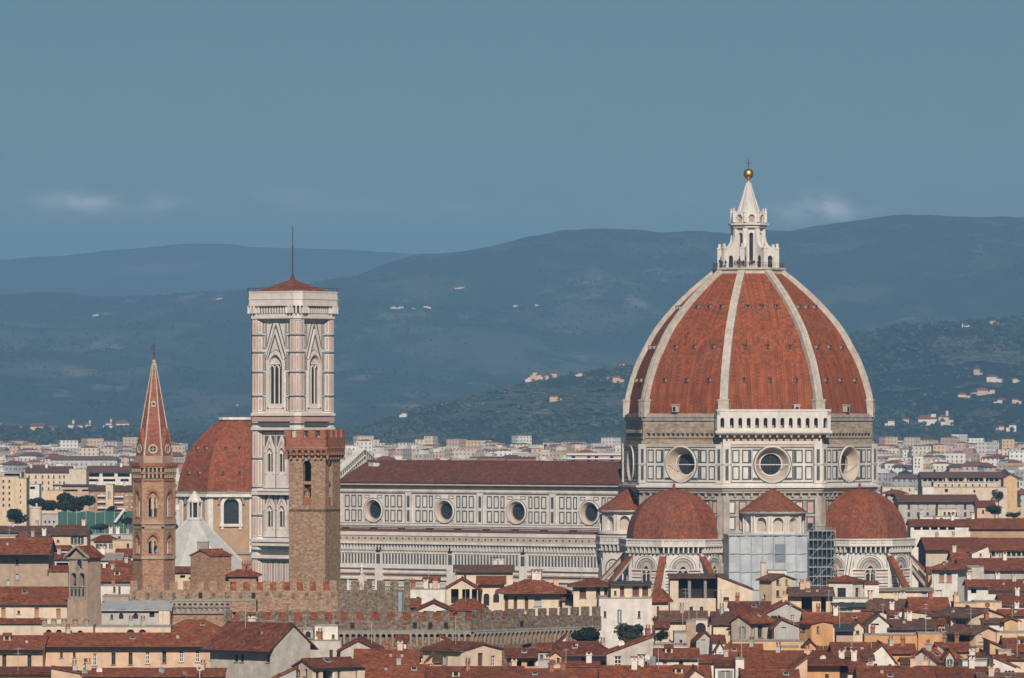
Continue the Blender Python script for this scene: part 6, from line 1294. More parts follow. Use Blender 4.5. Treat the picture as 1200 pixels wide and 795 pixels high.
H('grey roofed white house with windows right of the belfry', 114, 142, 657, 650, 'x', 'white', [(119, 664, 2.6, 6), (125, 664, 2.6, 6), (131, 663, 2.6, 5)], Y=1080, d=8, rc='stone_grey', ch=[(119, 'd')])
H('red roofed house tucked against the spired tower', 136, 159, 652, 645, 'x', 'cream', [(144, 657, 3, 4), (152, 657, 3, 4)], Y=1110, d=8, ch=[])
H('stacked red roof right of the belfry', 115, 158, 682, 668, 'x', 'white', [(129, 682.5, 3, 3)], Y=1000, d=13, ch=[(130, 'b')])
H('second red roof above the stacked roof right of the belfry', 128, 158, 666, 659, 'x', 'cream', Y=1060, d=8, ch=[(147, 'b')])
H('white house with round corner below the stacked red roof', 116, 158, 687, 687, 'flat', 'white', [(134, 691, 2.6, 6), (140, 692, 3, 9, 'b')], Y=985, d=7, ch=[(131, 'c')])
H('stone terrace wall with flower pots left of the battlements', 120, 166, 699, 699, 'flat', 'buff', Y=965, d=7, wm='stone_pale', ch=[])
H('grey glazed cloister roof below the battlements', 118, 200, 716, 706, 'sb', 'grey', [(131, 723, 3, 5), (142, 722, 5.5, 7, 'a'), (159, 722, 6, 7, 'a'), (178, 720, 6, 7, 'a')], Y=908, d=7, rc='metal_grey', ch=[])
H('cream arcaded wing with arched openings right of the terrace', 109, 200, 735, 735, 'flat', 'cream', [(153, 742, 9, 8, 'a'), (167, 742, 9, 8, 'a')], Y=898, d=6, ch=[(152, 'b'), (166, 'b')])
H('cream box room with a pot plant beside the corbelled stone block', 186, 199, 716, 716, 'flat', 'cream', Y=906, d=4, ch=[])
H('brick house with a pitched red roof and stone chimney before the baptistery', 222, 248, 652, 646, 'y', 'pink', [(232, 650, 1.8, 2)], Y=1010, side=270, yaw=42, ch=[], wm='brick_tower', ov=.2)
H('square stone chimney head of the brick house before the baptistery', 231, 244, 636, 636, 'flat', 'grey', Y=1022, d=2.4, ch=[], name='chimney_stack', cat='chimney', wm='stone_grey')
H('small yellow house squeezed between the spired tower and brick house', 203, 223, 671, 666, 'x', 'yellow', [(214, 676, 6, 3, 'k')], Y=1020, d=7, ch=[])
H('red roof behind the upper battlements', 268, 300, 676, 669, 'hip', 'brick', Y=1010, d=10, wm='brick_tower', ch=[(284, 'c'), (290, 'c')])
# corbelled tan block under the upper battlements
t = H('tan stone block with a double row of pale corbel arches', 200, 300, 704.5, 704.5, 'flat', 'buff', Y=913, d=6, wm='stone_tower', ch=[])
b = MB(); k_ = 913 / F
for j in range(11):
    u = -50 * k_ + (4 + 6.3 * j) * k_; f_ = XZ
    b.arch_bay(f_, u - 3.15 * k_, u + 3.15 * k_, zat(712, 913), zat(705, 913), u, 1.9 * k_, zat(712, 913), zat(709, 913), .4, 'stone_grey', None, w=.45); b.fbox(f_, u + 3.15 * k_ - .1, u + 3.15 * k_ + .1, zat(718, 913), zat(712, 913), 0, .3, 'stone_grey')
    b.arch_bay(f_, u - 3.15 * k_, u + 3.15 * k_, zat(718.4, 913), zat(713.5, 913), u + .2, 1.7 * k_, zat(718.4, 913), zat(716, 913), .2, 'stone_grey', None, w=.22)
b.fbox(XZ, -50 * k_, -50 * k_ + 71 * k_, zat(705, 913), zat(704, 913), 0, .55, 'stone_grey'); b.fbox(XZ, -50 * k_, -50 * k_ + 71 * k_, zat(719.4, 913), zat(718.4, 913), 0, .35, 'stone_grey'); b.build('corbel_arcade', t)

# --- small houses squeezed into the gaps between the others
r4 = random.Random(5); INF = []
def foot(h): return h['org'], h['h'] + .5, h['d'] + .5, R(h['ph'])
def clash(x, y, w_, d):
    for h in HOUSES:
        o, hh, dd, ph = foot(h); c, s = math.cos(ph), math.sin(ph)
        for qx, qy in ((x - w_ / 2, y), (x + w_ / 2, y), (x, y), (x - w_ / 2, y + d), (x + w_ / 2, y + d), (x, y + d), (x, y + d / 2)):
            lx, ly = (qx - o.x) * c + (qy - o.y) * s, -(qx - o.x) * s + (qy - o.y) * c
            if -hh < lx < hh and -.5 < ly < dd: return True
        lx, ly = o.x + -0 - x, o.y - y
        if abs(o.x - x) < w_ / 2 and 0 < o.y - y < d: return True
    return False
for (pa, pb, Ya, Yb, want, zone) in ((640, 1200, 790, 880, 40, 'lowest right roofs'), (770, 1200, 880, 1010, 50, 'middle right roofs'), (1092, 1200, 1010, 1240, 20, 'roofs right of the east tribune'), (470, 640, 800, 900, 7, 'roofs under the lower battlements'), (100, 160, 1000, 1180, 7, 'roofs left of the spired tower'), (0, 130, 1080, 1400, 10, 'roofs at the left edge'), (470, 780, 975, 1090, 12, 'roofs in front of the nave')):
    got = 0
    for _ in range(1500):
        if got >= want: break
        Y = r4.uniform(Ya, Yb); px = r4.uniform(pa, pb); wp = r4.uniform(6, 15); k = Y / F; d = r4.uniform(3.5, 7)
        if clash((px - CX) * k, Y, wp * k, d): continue
        ze = r4.uniform(18.2, 22.8) if zone != 'roofs in front of the nave' else r4.uniform(19, 23); ey = HY + (CZ - ze) / k
        rf = r4.choice(('x', 'x', 'y', 'y', 'sb', 'flat', 'sl', 'sr')); wl_ = r4.choice(('cream', 'cream', 'yellow', 'ochre', 'orange', 'white', 'white', 'peach', 'grey')); rise = r4.uniform(5, 8)
        ws = [(px + q, ey + r4.uniform(5, 8), r4.choice((2.6, 3.4)), r4.choice((4.5, 6)), r4.choice('dwgbs')) for q in ((-wp * .2, wp * .22) if wp > 11 else (0,))]
        H('', px - wp / 2, px + wp / 2, ey, ey - rise, rf, wl_, ws, Y=Y, d=d, ov=.45, rc=r4.choice(('roof_tile', 'roof_tile', 'roof_brown')), group='small houses between the big roofs')
        INF.append((HOUSES[-1], wl_, {'x': 'ridged', 'y': 'gabled', 'sb': 'lean-to', 'flat': 'flat topped', 'sl': 'left leaning', 'sr': 'right leaning'}[rf], zone, px)); got += 1
kk_ = {}
for h_, wl_, rn, zone, px in INF: kk_.setdefault((wl_, rn, zone), []).append((px, h_))
O_ = ['leftmost', 'second from left', 'third from left', 'fourth from left', 'fifth from left', 'sixth from left', 'seventh from left']
for (wl_, rn, zone), l_ in kk_.items():
    l_.sort(key=lambda q: q[0])
    for i, (px, h_) in enumerate(l_):
        h_['label'] = ('only small %s %s house among %s' % (wl_, rn, zone)) if len(l_) == 1 else '%s small %s %s house among %s' % (O_[i], wl_, rn, zone)
        h_['t']['label'] = h_['label']
# ---------------------------------------------------------------- apartment blocks in the near distance, left
def wins_grid(xs, ys, w, h, st='d'): return [(x, y, w, h, st) for y in ys for x in xs]
def balconies(y0s, x0, x1, m='paint_white'):
    def f(t, Y, k, uu, h, d, ZE, ZR):
        for y in y0s: b = MB(); b.box(uu(x0), uu(x1), -1.2, -.02, zat(y, Y), zat(y - 1.4, Y), m); b.build('balcony', t)
    return f
H('tall beige apartment block with a dark penthouse at the left edge', -8, 22, 559, 559, 'flat', 'yellow', wins_grid((4, 11), (564, 571, 578, 585, 592), 2, 3), Y=1900, d=14, ch=[], name='apartment_block', cat='building')
H('beige stair wing with dark joints right of the tall beige block', 22, 31, 561, 561, 'flat', 'yellow', wins_grid((24,), (568, 575, 582, 589), 1.2, 2), Y=1895, d=12, ch=[], name='apartment_block', cat='building')
H('dark glazed penthouse on the tall beige block', 3, 25, 554, 554, 'flat', 'grey', [(14, 556.5, 18, 3, 'k')], Y=1905, d=10, ch=[], name='penthouse', cat='building')
H('long beige apartment block with a brown roof left of the spire', 30, 81, 554, 547.5, 'x', 'cream', wins_grid((34, 42, 50, 57, 63, 70, 75), (559, 566, 573), 1.8, 3.2), Y=2050, d=26, rc=B, ch=[(34, 'd'), (52, 'd')], name='apartment_block', cat='building', extra=balconies((568, 575), 62, 72, 'metal_grey'))
H('plain cream stepped block right of the long beige block', 81, 101, 550, 550, 'flat', 'cream', Y=2040, d=14, ch=[(86, 'a')], name='apartment_block', cat='building')
H('white block with dark shaded balconies left of the spired tower', 101, 154, 554, 547, 'x', 'white', [(109, 557, 15, 4, 'k'), (127, 557, 14, 4, 'k'), (145, 557, 14, 4, 'k'), (109, 563, 12, 3, 'k'), (128, 563, 14, 3, 'k'), (146, 563, 10, 3, 'k')], Y=2060, d=20, rc=B, ch=[(120, 'd'), (140, 'd')], name='apartment_block', cat='building')
H('low pinkish block with dark roof strips among the apartments', 72, 113, 570, 568.5, 'sb', 'pink', [(82, 575, 18, 2, 'k'), (100, 575, 8, 2, 'k')], Y=1880, d=10, rc='iron', ch=[], name='apartment_block', cat='building')
H('red brick apartment block with white balconies left of the spired tower', 104, 124.5, 575, 570, 'x', 'brick', wins_grid((108, 119), (579, 586, 593), 3.2, 3, 'w'), Y=1820, d=16, rc=B, ch=[(112, 'd')], wm='brick_tower', name='apartment_block', cat='building', extra=balconies((582, 589, 596), 114.5, 124))
H('beige stair tower between two brick wings', 124, 132.5, 568, 568, 'flat', 'yellow', [(128, 580, 2, 8, 's')], Y=1815, d=9, ch=[], name='apartment_block', cat='building')
H('right brick wing with white balconies touching the spired tower', 132, 160, 576, 570, 'x', 'brick', wins_grid((148, 155), (580, 587, 594), 3, 3, 'w'), Y=1822, d=16, rc=B, ch=[(144, 'd')], wm='brick_tower', name='apartment_block', cat='building', extra=balconies((583, 590, 597), 133, 145))
H('small white annex block below the long beige block', 32, 46, 568, 568, 'flat', 'white', [(38, 572, 6, 3, 'k')], Y=1960, d=9, ch=[], name='apartment_block', cat='building')
H('peach sunlit block half hidden by the broad dark pine', 55, 74, 575, 575, 'flat', 'peach', Y=1870, d=9, ch=[], name='apartment_block', cat='building')
H('white slab block with balconies in front of the dome edge, right', 1070, 1082, 535, 535, 'flat', 'white', wins_grid((1073, 1077), (539, 543, 547), 1.4, 2), Y=3900, d=12, ch=[], name='apartment_block', cat='building')
H('very long brown roofed barracks with a dark front right of the dome', 1080, 1176, 560, 554, 'x', 'grey', [(1084 + 6 * j, 562.5, 4.6, 3.5, 'k') for j in range(15)], Y=2250, d=20, rc=B, ov=1.2, ch=[], name='barracks', cat='building')
H('bright ochre gabled house at the right end of the long barracks', 1176, 1192, 560.5, 556.5, 'y', 'ochre', Y=2180, d=12, ch=[], name='apartment_block', cat='building')
H('long cream palace with upper terrace walls right of the dome', 1094, 1168, 565.5, 565.5, 'flat', 'cream', wins_grid([1100 + 8 * j for j in range(8)], (569,), 2, 2.4), Y=2120, d=12, ch=[(1110, 'a'), (1133, 'a'), (1155, 'a')], name='palace', cat='building')
H('lower cream front of the long palace with a single dark doorway', 1092, 1180, 571.5, 571.5, 'flat', 'cream', [(1109, 575, 3.5, 4, 'k'), (1142, 576, 2, 3, 'k')], Y=2060, d=10, ch=[], name='palace', cat='building')
H('square pale block left of the cream palace front', 1081, 1094, 571, 571, 'flat', 'white', Y=2000, d=9, ch=[], name='apartment_block', cat='building')
H('cream house with dark windows behind the small red hip roof', 1034, 1072, 571, 571, 'flat', 'cream', [(1045, 574, 2.4, 3, 'k'), (1056, 574, 3, 3, 'p'), (1066, 574, 1.6, 3)], Y=2050, d=10, ch=[(1036, 'c')], name='apartment_block', cat='building')
H('small red hip roof beside the edge of the east half dome', 1040, 1060, 579, 575, 'hip', 'grey', [(1050, 581.5, 12, 3, 'k')], Y=1860, d=12, ov=1.2, ch=[])
H('long peach block with pilasters near the right edge', 1169, 1215, 535.5, 534.5, 'x', 'peach', wins_grid([1172 + 6 * j for j in range(7)], (538.5,543.5), 1.8, 2.4, 'p'), Y=4250, d=14, rc=B, ch=[], name='apartment_block', cat='building')
H('blank peach block left of the pilastered block', 1148, 1168, 534, 534, 'flat', 'peach', Y=4200, d=14, ch=[], name='apartment_block', cat='building')
H('pink and white balcony block just left of the drum', 664, 735, 531, 531, 'flat', 'pink', wins_grid((672, 690, 699, 717), (536, 541), 4, 2.2, 'k'), Y=3300, d=14, ch=[], name='apartment_block', cat='building', extra=balconies((533.5, 538.5), 664, 735))
H('low brick block showing above the middle of the nave roof', 562, 592, 536.5, 535.5, 'sb', 'brick', Y=3400, d=12, rc=B, ch=[], wm='brick_red', name='apartment_block', cat='building')
H('second low brick block right of the first above the nave roof', 594, 628, 537, 536, 'sb', 'brick', Y=3380, d=12, rc=B, ch=[], wm='brick_red', name='apartment_block', cat='building')
# ---------------------------------------------------------------- the far city: several hundred small blocks, every one a thing
r3 = random.Random(99)
FARB = []
def far_block(px, Y, wm_, hm_, col, roof, zone, dm_=None):
    p = P(px, HY, Y); z0 = gz(Y); d = dm_ or r3.uniform(9, 15); o = thing('apartment_block' if hm_ > 11 else 'townhouse', '', 'building', (p.x, p.y, z0 - 1), r3.choice((-36, -36, -36, 54, 10, -20, 30)) if wm_ < 26 else r3.uniform(-8, 8), 'buildings of the far city')
    h = wm_ / 2; b = MB(); b.prism([(-h, -d / 2), (h, -d / 2), (h, d / 2), (-h, d / 2)], 0, hm_, 'far_' + col, cap=False)
    if roof == 'flat': b.face([(-h, -d / 2, hm_ - .4), (h, -d / 2, hm_ - .4), (h, d / 2, hm_ - .4), (-h, d / 2, hm_ - .4)], 'roof_flat')
    b.build('wall', o); b = MB()
    if roof == 'flat':
        q = min(h * .5, 2.6); b.box(-q, q, -d * .22, d * .22, hm_ - .4, hm_ + 2.4, 'plaster_white'); b.build('stair_head', o); top = hm_ + 1
        if r3.random() < .5: b = MB(); b.box(-h - .25, h + .25, -d / 2 - .3, -d / 2 - .02, hm_ - .1, hm_ + .35, 'paint_white'); b.build('cornice', o)
    else:
        m_ = 'roof_tile' if roof == 'red' else B; rs = d * .17; e = .6
        for a, c in ((-1, 1), (1, 1)): slab(b, [(-h - e, a * (d / 2 + e), hm_ - .2), (h + e, a * (d / 2 + e), hm_ - .2), (h * .82, 0, hm_ + rs), (-h * .82, 0, hm_ + rs)][:: (1 if a < 0 else -1)], m_)
        for s_ in (-1, 1): slab(b, [(s_ * (h + e), -d / 2 - e, hm_ - .2), (s_ * (h + e), d / 2 + e, hm_ - .2), (s_ * h * .82, 0, hm_ + rs)][:: s_], m_)
        b.build('roof', o); top = hm_ + rs
    size = 'tall' if hm_ > 21 else 'wide' if wm_ > 20 else 'small'
    FARB.append((o, size, col, roof, zone, px, Y))
def pick(): return r3.choices(('cream', 'white', 'ochre', 'grey', 'pink', 'brick'), (34, 34, 9, 13, 7, 3))[0]
def fill(zone, pxa, pxb, Ya, Yb, n, hlo, hhi, redp, wide=.1):
    rows = max(3, int(n / 11))
    for r_ in range(rows):
        Y = Yb - (Yb - Ya) * ((r_ + .3 + .4 * r3.random()) / rows); px = pxa + r3.uniform(-4, 6); cnt = 0
        while px < pxb:
            wm_ = r3.uniform(26, 52) if r3.random() < wide else r3.uniform(7, 14); kk = F / Y
            hm_ = r3.uniform(hlo, hhi) * (1.3 if r3.random() < .12 else .72 if r3.random() < .3 else 1); roof = 'flat' if r3.random() > redp else r3.choice(('red', 'red', 'brown')); Yq = Y + r3.uniform(-60, 60)
            far_block(px + wm_ * kk / 2, Yq, wm_, hm_, pick(), roof, zone); px += wm_ * kk * 1.02 + (r3.random() ** 3) * 16
fill('beyond the nave roof', 396, 733, 3650, 4500, 70, 11, 20, .18, .08)
fill('left of the spired tower', -10, 206, 2250, 4300, 95, 9, 17, .34, .14)
fill('right of the great dome', 1026, 1212, 2300, 4300, 100, 9, 16, .36, .16)
def carpet(name, n, Ya, Yb, zones):                   # beyond those, the carpet of the farthest suburbs
    b = MB()
    for _ in range(n):
        pa, pb = r3.choices(zones, [q[1] - q[0] for q in zones])[0]; Y = Ya + (Yb - Ya) * r3.random(); X = (r3.uniform(pa, pb) - CX) * Y / F; z = gz(Y) - 1; w_, d, hh = r3.uniform(4, 9), r3.uniform(4, 7), r3.uniform(6, 15) * (1.5 if r3.random() < .08 else 1); a = R(r3.choice((-36, 54, 10, -20, 30, 0))); c, s = math.cos(a), math.sin(a)
        pts = [(X + x * c - y * s, Y + x * s + y * c) for x, y in ((-w_, -d), (w_, -d), (w_, d), (-w_, d))]; m_ = 'far_' + pick()
        b.prism(pts, z, z + hh, m_, cap=False); rf = r3.choice(('roof_flat', 'roof_flat', 'roof_flat', 'roof_tile', B)); b.prism(pts, z + hh, z + hh + (.3 if rf == 'roof_flat' else 1.5), rf, top=pts if rf == 'roof_flat' else [(X + (p_[0] - X) * .3, Y + (p_[1] - Y) * .3) for p_ in pts])
    o = b.build(name); o['kind'] = 'stuff'
carpet('far_suburbs', 1700, 4000, 5600, [(-12, 208), (394, 735), (1024, 1215)])
ORD = ['first', 'second', 'third', 'fourth', 'fifth', 'sixth', 'seventh', 'eighth', 'ninth', 'tenth', 'eleventh', 'twelfth', 'thirteenth', 'fourteenth', 'fifteenth', 'sixteenth', 'seventeenth', 'eighteenth', 'nineteenth', 'twentieth'] + ['number %d' % k for k in range(21, 99)]
keys = {}
for o, size, col, roof, zone, px, Y in FARB:
    depth = 'nearer' if Y < 3200 else 'distant' if Y < 4300 else 'farthest'
    keys.setdefault((depth, size, col, {'flat': 'flat topped', 'red': 'red roofed', 'brown': 'brown roofed'}[roof], zone), []).append((px, o))
for (depth, size, col, roof, zone), l in keys.items():
    l.sort(key=lambda q: q[0])
    for i, (px, o) in enumerate(l):
        if len(l) == 1: o['label'] = '%s %s %s %s block %s' % (depth, size, col, roof, zone)
        else: o['label'] = '%s from left of the %s %s %s %s blocks %s' % (ORD[i], depth, size, col, roof, zone)
# ---------------------------------------------------------------- villas on the hills
def on_hill(px, py, nm):
    hz = HILLS[nm]; Y = 5200.0; best = (1e9, None)
    while Y < (6500 if nm in ('low', 'olive') else 13500):
        X = (px - CX) * Y / F
        q = HY - (hz(X, Y) - CZ) * F / Y
        if q <= py: return Vector((X, Y, hz(X, Y)))
        if q < best[0]: best = (q, Vector((X, Y, hz(X, Y))))
        Y += 12
    return best[1] if best[0] < py + 9 else None
def villa(px, py, nm, w_, h_, col, roof, label, tower=False):
    p = on_hill(px, py, nm)
    if p is None: return
    t = thing('villa', label, 'villa', (p.x, p.y, p.z - 2), r3.uniform(-25, 25), 'villas and farmhouses on the hills'); q_ = .32 if nm == 'mountain' else .58; w_, h_ = w_ * q_, h_ * q_; d = w_ * .6; b = MB(); h = w_ / 2
    b.prism([(-h, -d / 2), (h, -d / 2), (h, d / 2), (-h, d / 2)], 0, h_ + 2, 'plaster_' + col)
    if tower: b.prism([(h * .4, -d * .3), (h * .9, -d * .3), (h * .9, d * .3), (h * .4, d * .3)], h_, h_ * 2.1, 'plaster_' + col)
    q = r3.choice((-1, 1)); W0, W1 = sorted((q * h * 1.02, q * h * 1.9)); b.prism([(W0, -d * .3), (W1, -d * .3), (W1, d * .45), (W0, d * .45)], 0, (h_ + 2) * .68, 'plaster_' + col); b.build('wall', t); b = MB(); b.prism([(W0, -d * .35), (W1, -d * .35), (W1, d * .5), (W0, d * .5)], (h_ + 2) * .68 + .02, (h_ + 2) * .68 + .7, 'roof_tile', top=[(W0 + .3, 0), (W1 - .3, 0), (W1 - .3, .1), (W0 + .3, .1)]); b.prism([(-h - .8, -d / 2 - .8), (h + .8, -d / 2 - .8), (h + .8, d / 2 + .8), (-h - .8, d / 2 + .8)], h_ + 2.02, h_ + 2 + d * .34, 'roof_tile', top=[(-h * .7, -.1), (h * .7, -.1), (h * .7, .1), (-h * .7, .1)]); b.build('roof', t)
    wme = window_mesh(.9, 1.3, 'k')
    for u in ([-h + 1.2 + 2.3 * j for j in range(max(1, int((w_ - 2) / 2.3) + 1))] if nm != 'mountain' else []):
        for v in ([2.6, 5.0] if h_ > 4.5 else [2.8]): part('window', wme, t, (u, -d / 2 - .02, v))
for a in ((626.5, 442, 'olive', 9, 15, 'peach', 0, 'tall peach tower house on the crest of the terraced hill'), (620, 444, 'olive', 8, 8, 'white', 0, 'white house just left of the peach tower house on the hill'), (631, 443.5, 'olive', 9, 8, 'cream', 0, 'cream house just right of the peach tower house on the hill'), (647, 443.5, 'olive', 15, 9, 'peach', 0, 'broad peach villa right of the tower house on the hill crest'), (729, 431.5, 'olive', 12, 8, 'white', 0, 'white villa highest on the terraced hill, nearest the dome'), (723, 449, 'olive', 14, 9, 'peach', 0, 'peach villa below the highest white one near the dome'), (714, 446, 'olive', 10, 6, 'cream', 0, 'small cream house left of the peach villa near the dome'), (649, 472, 'olive', 15, 8, 'ochre', 0, 'ochre farmhouse halfway down the terraced hill'), (474, 489, 'olive', 10, 7, 'white', 0, 'lone white house at the left foot of the terraced hill'), (680, 442, 'olive', 10, 6, 'cream', 0, 'pale cottage between the peach villa and the dome on the hill'),
          (1145, 440, 'wooded', 12, 11, 'peach', 0, 'peach villa highest on the fields right of the dome'), (1163, 449, 'wooded', 20, 10, 'white', 0, 'long white villa right of the peach one on the fields'), (1190, 449, 'wooded', 10, 8, 'cream', 0, 'cream house at the right on the upper fields'), (1150, 464, 'wooded', 22, 10, 'peach', 0, 'large peach villa in the middle of the right hillside'), (1163, 463, 'wooded', 9, 9, 'yellow', 0, 'yellow house touching the large peach villa'), (1128, 467, 'wooded', 16, 5, 'cream', 0, 'low cream row left of the large peach villa'), (1174, 474, 'wooded', 16, 8, 'white', 0, 'white villa below right of the large peach villa'), (1190, 474, 'wooded', 12, 7, 'cream', 0, 'cream farmhouse near the right edge below the fields'), (1044.5, 501, 'wooded', 12, 11, 'white', 0, 'white house standing alone right beside the drum'), (1061, 500, 'wooded', 11, 11, 'cream', 0, 'cream house left of the long white hillside palace'), (1086, 499, 'wooded', 34, 11, 'white', 1, 'long white hillside palace with a tower right of the drum'), (1106, 498, 'wooded', 18, 13, 'cream', 1, 'cream wing with a tower at the right of the white palace'), (1187, 506, 'wooded', 12, 11, 'white', 0, 'white house low on the slope near the right edge'), (1173, 505, 'wooded', 10, 7, 'cream', 0, 'cream house low on the slope near the right edge'), (1164, 382, 'wooded', 14, 8, 'peach', 0, 'tiny peach house on the right ridge line'), (1130, 383, 'wooded', 12, 6, 'white', 0, 'tiny white house on the right ridge line'),
          (462, 362, 'mountain', 26, 10, 'white', 0, 'leftmost white speck of the mountain hamlet'), (470, 362.5, 'mountain', 24, 12, 'white', 0, 'second white speck of the mountain hamlet'), (484, 363, 'mountain', 20, 9, 'cream', 0, 'cream speck in the middle of the mountain hamlet'), (499, 361, 'mountain', 30, 9, 'white', 0, 'rightmost long white speck of the mountain hamlet'), (604, 361, 'mountain', 22, 10, 'white', 0, 'white farm on the mountain above the terraced hill'), (628, 359, 'mountain', 18, 10, 'cream', 0, 'cream farm on the mountain above the terraced hill'), (258, 351.5, 'mountain', 26, 10, 'white', 0, 'bright white house high on the left mountain'), (113, 371, 'mountain', 26, 8, 'white', 0, 'white farm on the far left mountain slope'), (540, 338, 'mountain', 40, 6, 'cream', 0, 'pale quarry building high on the middle mountain'),
          (24, 503, 'low', 14, 6, 'white', 0, 'small white house at the left end of the low ridge'), (44, 501, 'low', 30, 8, 'cream', 0, 'long cream villa on the low ridge at the left'), (62, 500, 'low', 22, 6, 'cream', 0, 'low cream wing right of the long villa on the ridge'), (84, 501, 'low', 12, 11, 'white', 1, 'white towered house on the low ridge at the left'), (93, 501, 'low', 12, 9, 'cream', 0, 'cream house in the middle of the left low ridge'), (103, 500, 'low', 11, 10, 'white', 1, 'white house with a tower right of the cream one on the ridge'), (128, 501, 'low', 12, 10, 'white', 1, 'left towered part of the white castle like villa'), (142, 501, 'low', 26, 10, 'white', 0, 'large white castle like villa left of the spire'), (-2, 502, 'low', 10, 12, 'cream', 0, 'cream house cut by the left edge on the low ridge')):
    px, py, nm, w_, h_, col, tw, lab = a; villa(px, py, nm, w_, h_, col, 0, lab, bool(tw))
# ---------------------------------------------------------------- woodland: crowns beyond counting
ICO = [(0, 0, 1), (.894, 0, .447), (.276, .851, .447), (-.724, .526, .447), (-.724, -.526, .447), (.276, -.851, .447), (.724, .526, -.3), (-.276, .851, -.3), (-.894, 0, -.3), (-.276, -.851, -.3), (.724, -.526, -.3)]
ICF = [(0, 1, 2), (0, 2, 3), (0, 3, 4), (0, 4, 5), (0, 5, 1), (1, 6, 2), (2, 6, 7), (2, 7, 3), (3, 7, 8), (3, 8, 4), (4, 8, 9), (4, 9, 5), (5, 9, 10), (5, 10, 1), (1, 10, 6)]
def woods(name, pts):
    V, Fs, Mi = [], [], []
    for x, y, z, r, hgt, mi in pts:
        o = len(V); a = r3.uniform(0, 6.28); c, s = math.cos(a), math.sin(a)
        for vx, vy, vz in ICO:
            j = r3.uniform(.75, 1.2); V.append((x + (vx * c - vy * s) * r * j, y + (vx * s + vy * c) * r * j, z + hgt * .45 + vz * hgt * .55 * j))
        Fs += [tuple(o + k for k in f) for f in ICF]; Mi += [mi] * len(ICF)
    me = bpy.data.meshes.new(name); me.from_pydata(V, [], Fs)
    for n_ in ('leaf_dark', 'leaf', 'leaf_olive'): me.materials.append(MATS[n_])
    me.polygons.foreach_set('material_index', Mi); me.update(); o = bpy.data.objects.new(name, me); COL.objects.link(o); o['kind'] = 'stuff'; return o
FIELDS = [('wooded', 1088, 1146, 394, 411), ('wooded', 1112, 1206, 414, 431), ('wooded', 1120, 1180, 451, 456), ('wooded', 1130, 1176, 484, 490), ('wooded', 1030, 1082, 455, 461), ('olive', 540, 640, 471, 476), ('olive', 600, 690, 458, 462), ('olive', 560, 625, 483, 487), ('olive', 655, 722, 462, 466), ('olive', 640, 720, 480, 484)] + [('olive', r3.uniform(470, 690), 0, y_, 0) for y_ in (456, 460, 465, 468, 474, 478, 481, 486, 489, 492, 495, 498)]
FIELDS = [q if q[2] else (q[0], q[1], q[1] + r3.uniform(30, 75), q[3], q[3] + r3.uniform(1.6, 2.8)) for q in FIELDS]
groves = []
for nm, xa, xb, ya, yb in FIELDS:                     # cleared fields and olive rows lying on the slopes
    hz = HILLS[nm]; C4 = [on_hill(x, y, nm) for x, y in ((xa, yb), (xb - 10, yb), (xb, ya + 2), (xa + 14, ya))]
    if None in C4: continue
    nx_, ny_ = 16, 6; V = []
    for j in range(ny_ + 1):
        for i in range(nx_ + 1):
            p = C4[0].lerp(C4[1], i / nx_).lerp(C4[3].lerp(C4[2], i / nx_), j / ny_); x, y = p.x + r3.uniform(-5, 5), p.y + r3.uniform(-9, 9); V.append((x, y, hz(x, y) + 1.0))
    Fs = [(j * (nx_ + 1) + i, j * (nx_ + 1) + i + 1, (j + 1) * (nx_ + 1) + i + 1, (j + 1) * (nx_ + 1) + i) for j in range(ny_) for i in range(nx_)]
    me = bpy.data.meshes.new('field'); me.from_pydata(V, [], Fs); me.materials.append(MATS['field_dry' if nm == 'olive' else 'field']); me.polygons.foreach_set('use_smooth', [True] * len(Fs)); me.update(); o = bpy.data.objects.new('field', me); COL.objects.link(o); struct(o)
    for j in range(7):
        for i in range(int((xb - xa) / 2.2)):
            if r3.random() < .25: continue
            p = C4[0].lerp(C4[1], i * 2.2 / (xb - xa)).lerp(C4[3].lerp(C4[2], i * 2.2 / (xb - xa)), (j + .5) / 7); groves.append((p.x, p.y, hz(p.x, p.y) + .6, r3.uniform(1.1, 1.9), 2.4, r3.choice((2, 2, 1))))
woods('olive_grove', groves)
def scatter(nm, n, Ya, Yb, pa, pb, rlo, rhi, mix, thr=-.15, sc=130.0, seed=0.0):
    hz = HILLS[nm]; out_ = []
    while n > 0:
        Y = r3.uniform(Ya, Yb); px = r3.uniform(pa, pb); X = (px - CX) * Y / F; n -= 1
        f_ = fbm(X, Y * .6, sc, 4, seed)
        if f_ < thr: 
            if r3.random() > .12: continue
        z = hz(X, Y); py_ = HY - (z - CZ) * F / Y
        if any(nm == q[0] and q[1] < px < q[2] and q[3] - 1 < py_ < q[4] + 1.5 for q in FIELDS): continue
        r = r3.uniform(rlo, rhi); out_.append((X, Y, z, r, r * r3.uniform(.9, 1.9), r3.choices((0, 1, 2), mix)[0]))
    return out_
woods('woodland', scatter('olive', 15000, 5310, 6290, 380, 1060, 1.3, 3.0, (4, 3, 4), .02, 60, 2.2) + scatter('wooded', 15000, 5520, 7600, 730, 1230, 1.9, 4.2, (6, 3, 1), -.06, 190, 6.1) + scatter('low', 5000, 5310, 6290, -20, 420, 1.6, 3.8, (6, 3, 1), -.4, 120, 4.4))
woods('woodland', scatter('mountain', 18000, 8000, 11850, -60, 1260, 1.4, 3.0, (5, 3, 1), .02, 420, 1.1))
def gscatter(n, Ya, Yb, pa, pb):
    out_ = []
    for _ in range(n):
        Y = r3.uniform(Ya, Yb); X = (r3.uniform(pa, pb) - CX) * Y / F; r = r3.uniform(2.5, 5.5); out_.append((X, Y, gz(Y), r, r * r3.uniform(1.4, 2.6), r3.choice((0, 0, 1))))
    return out_
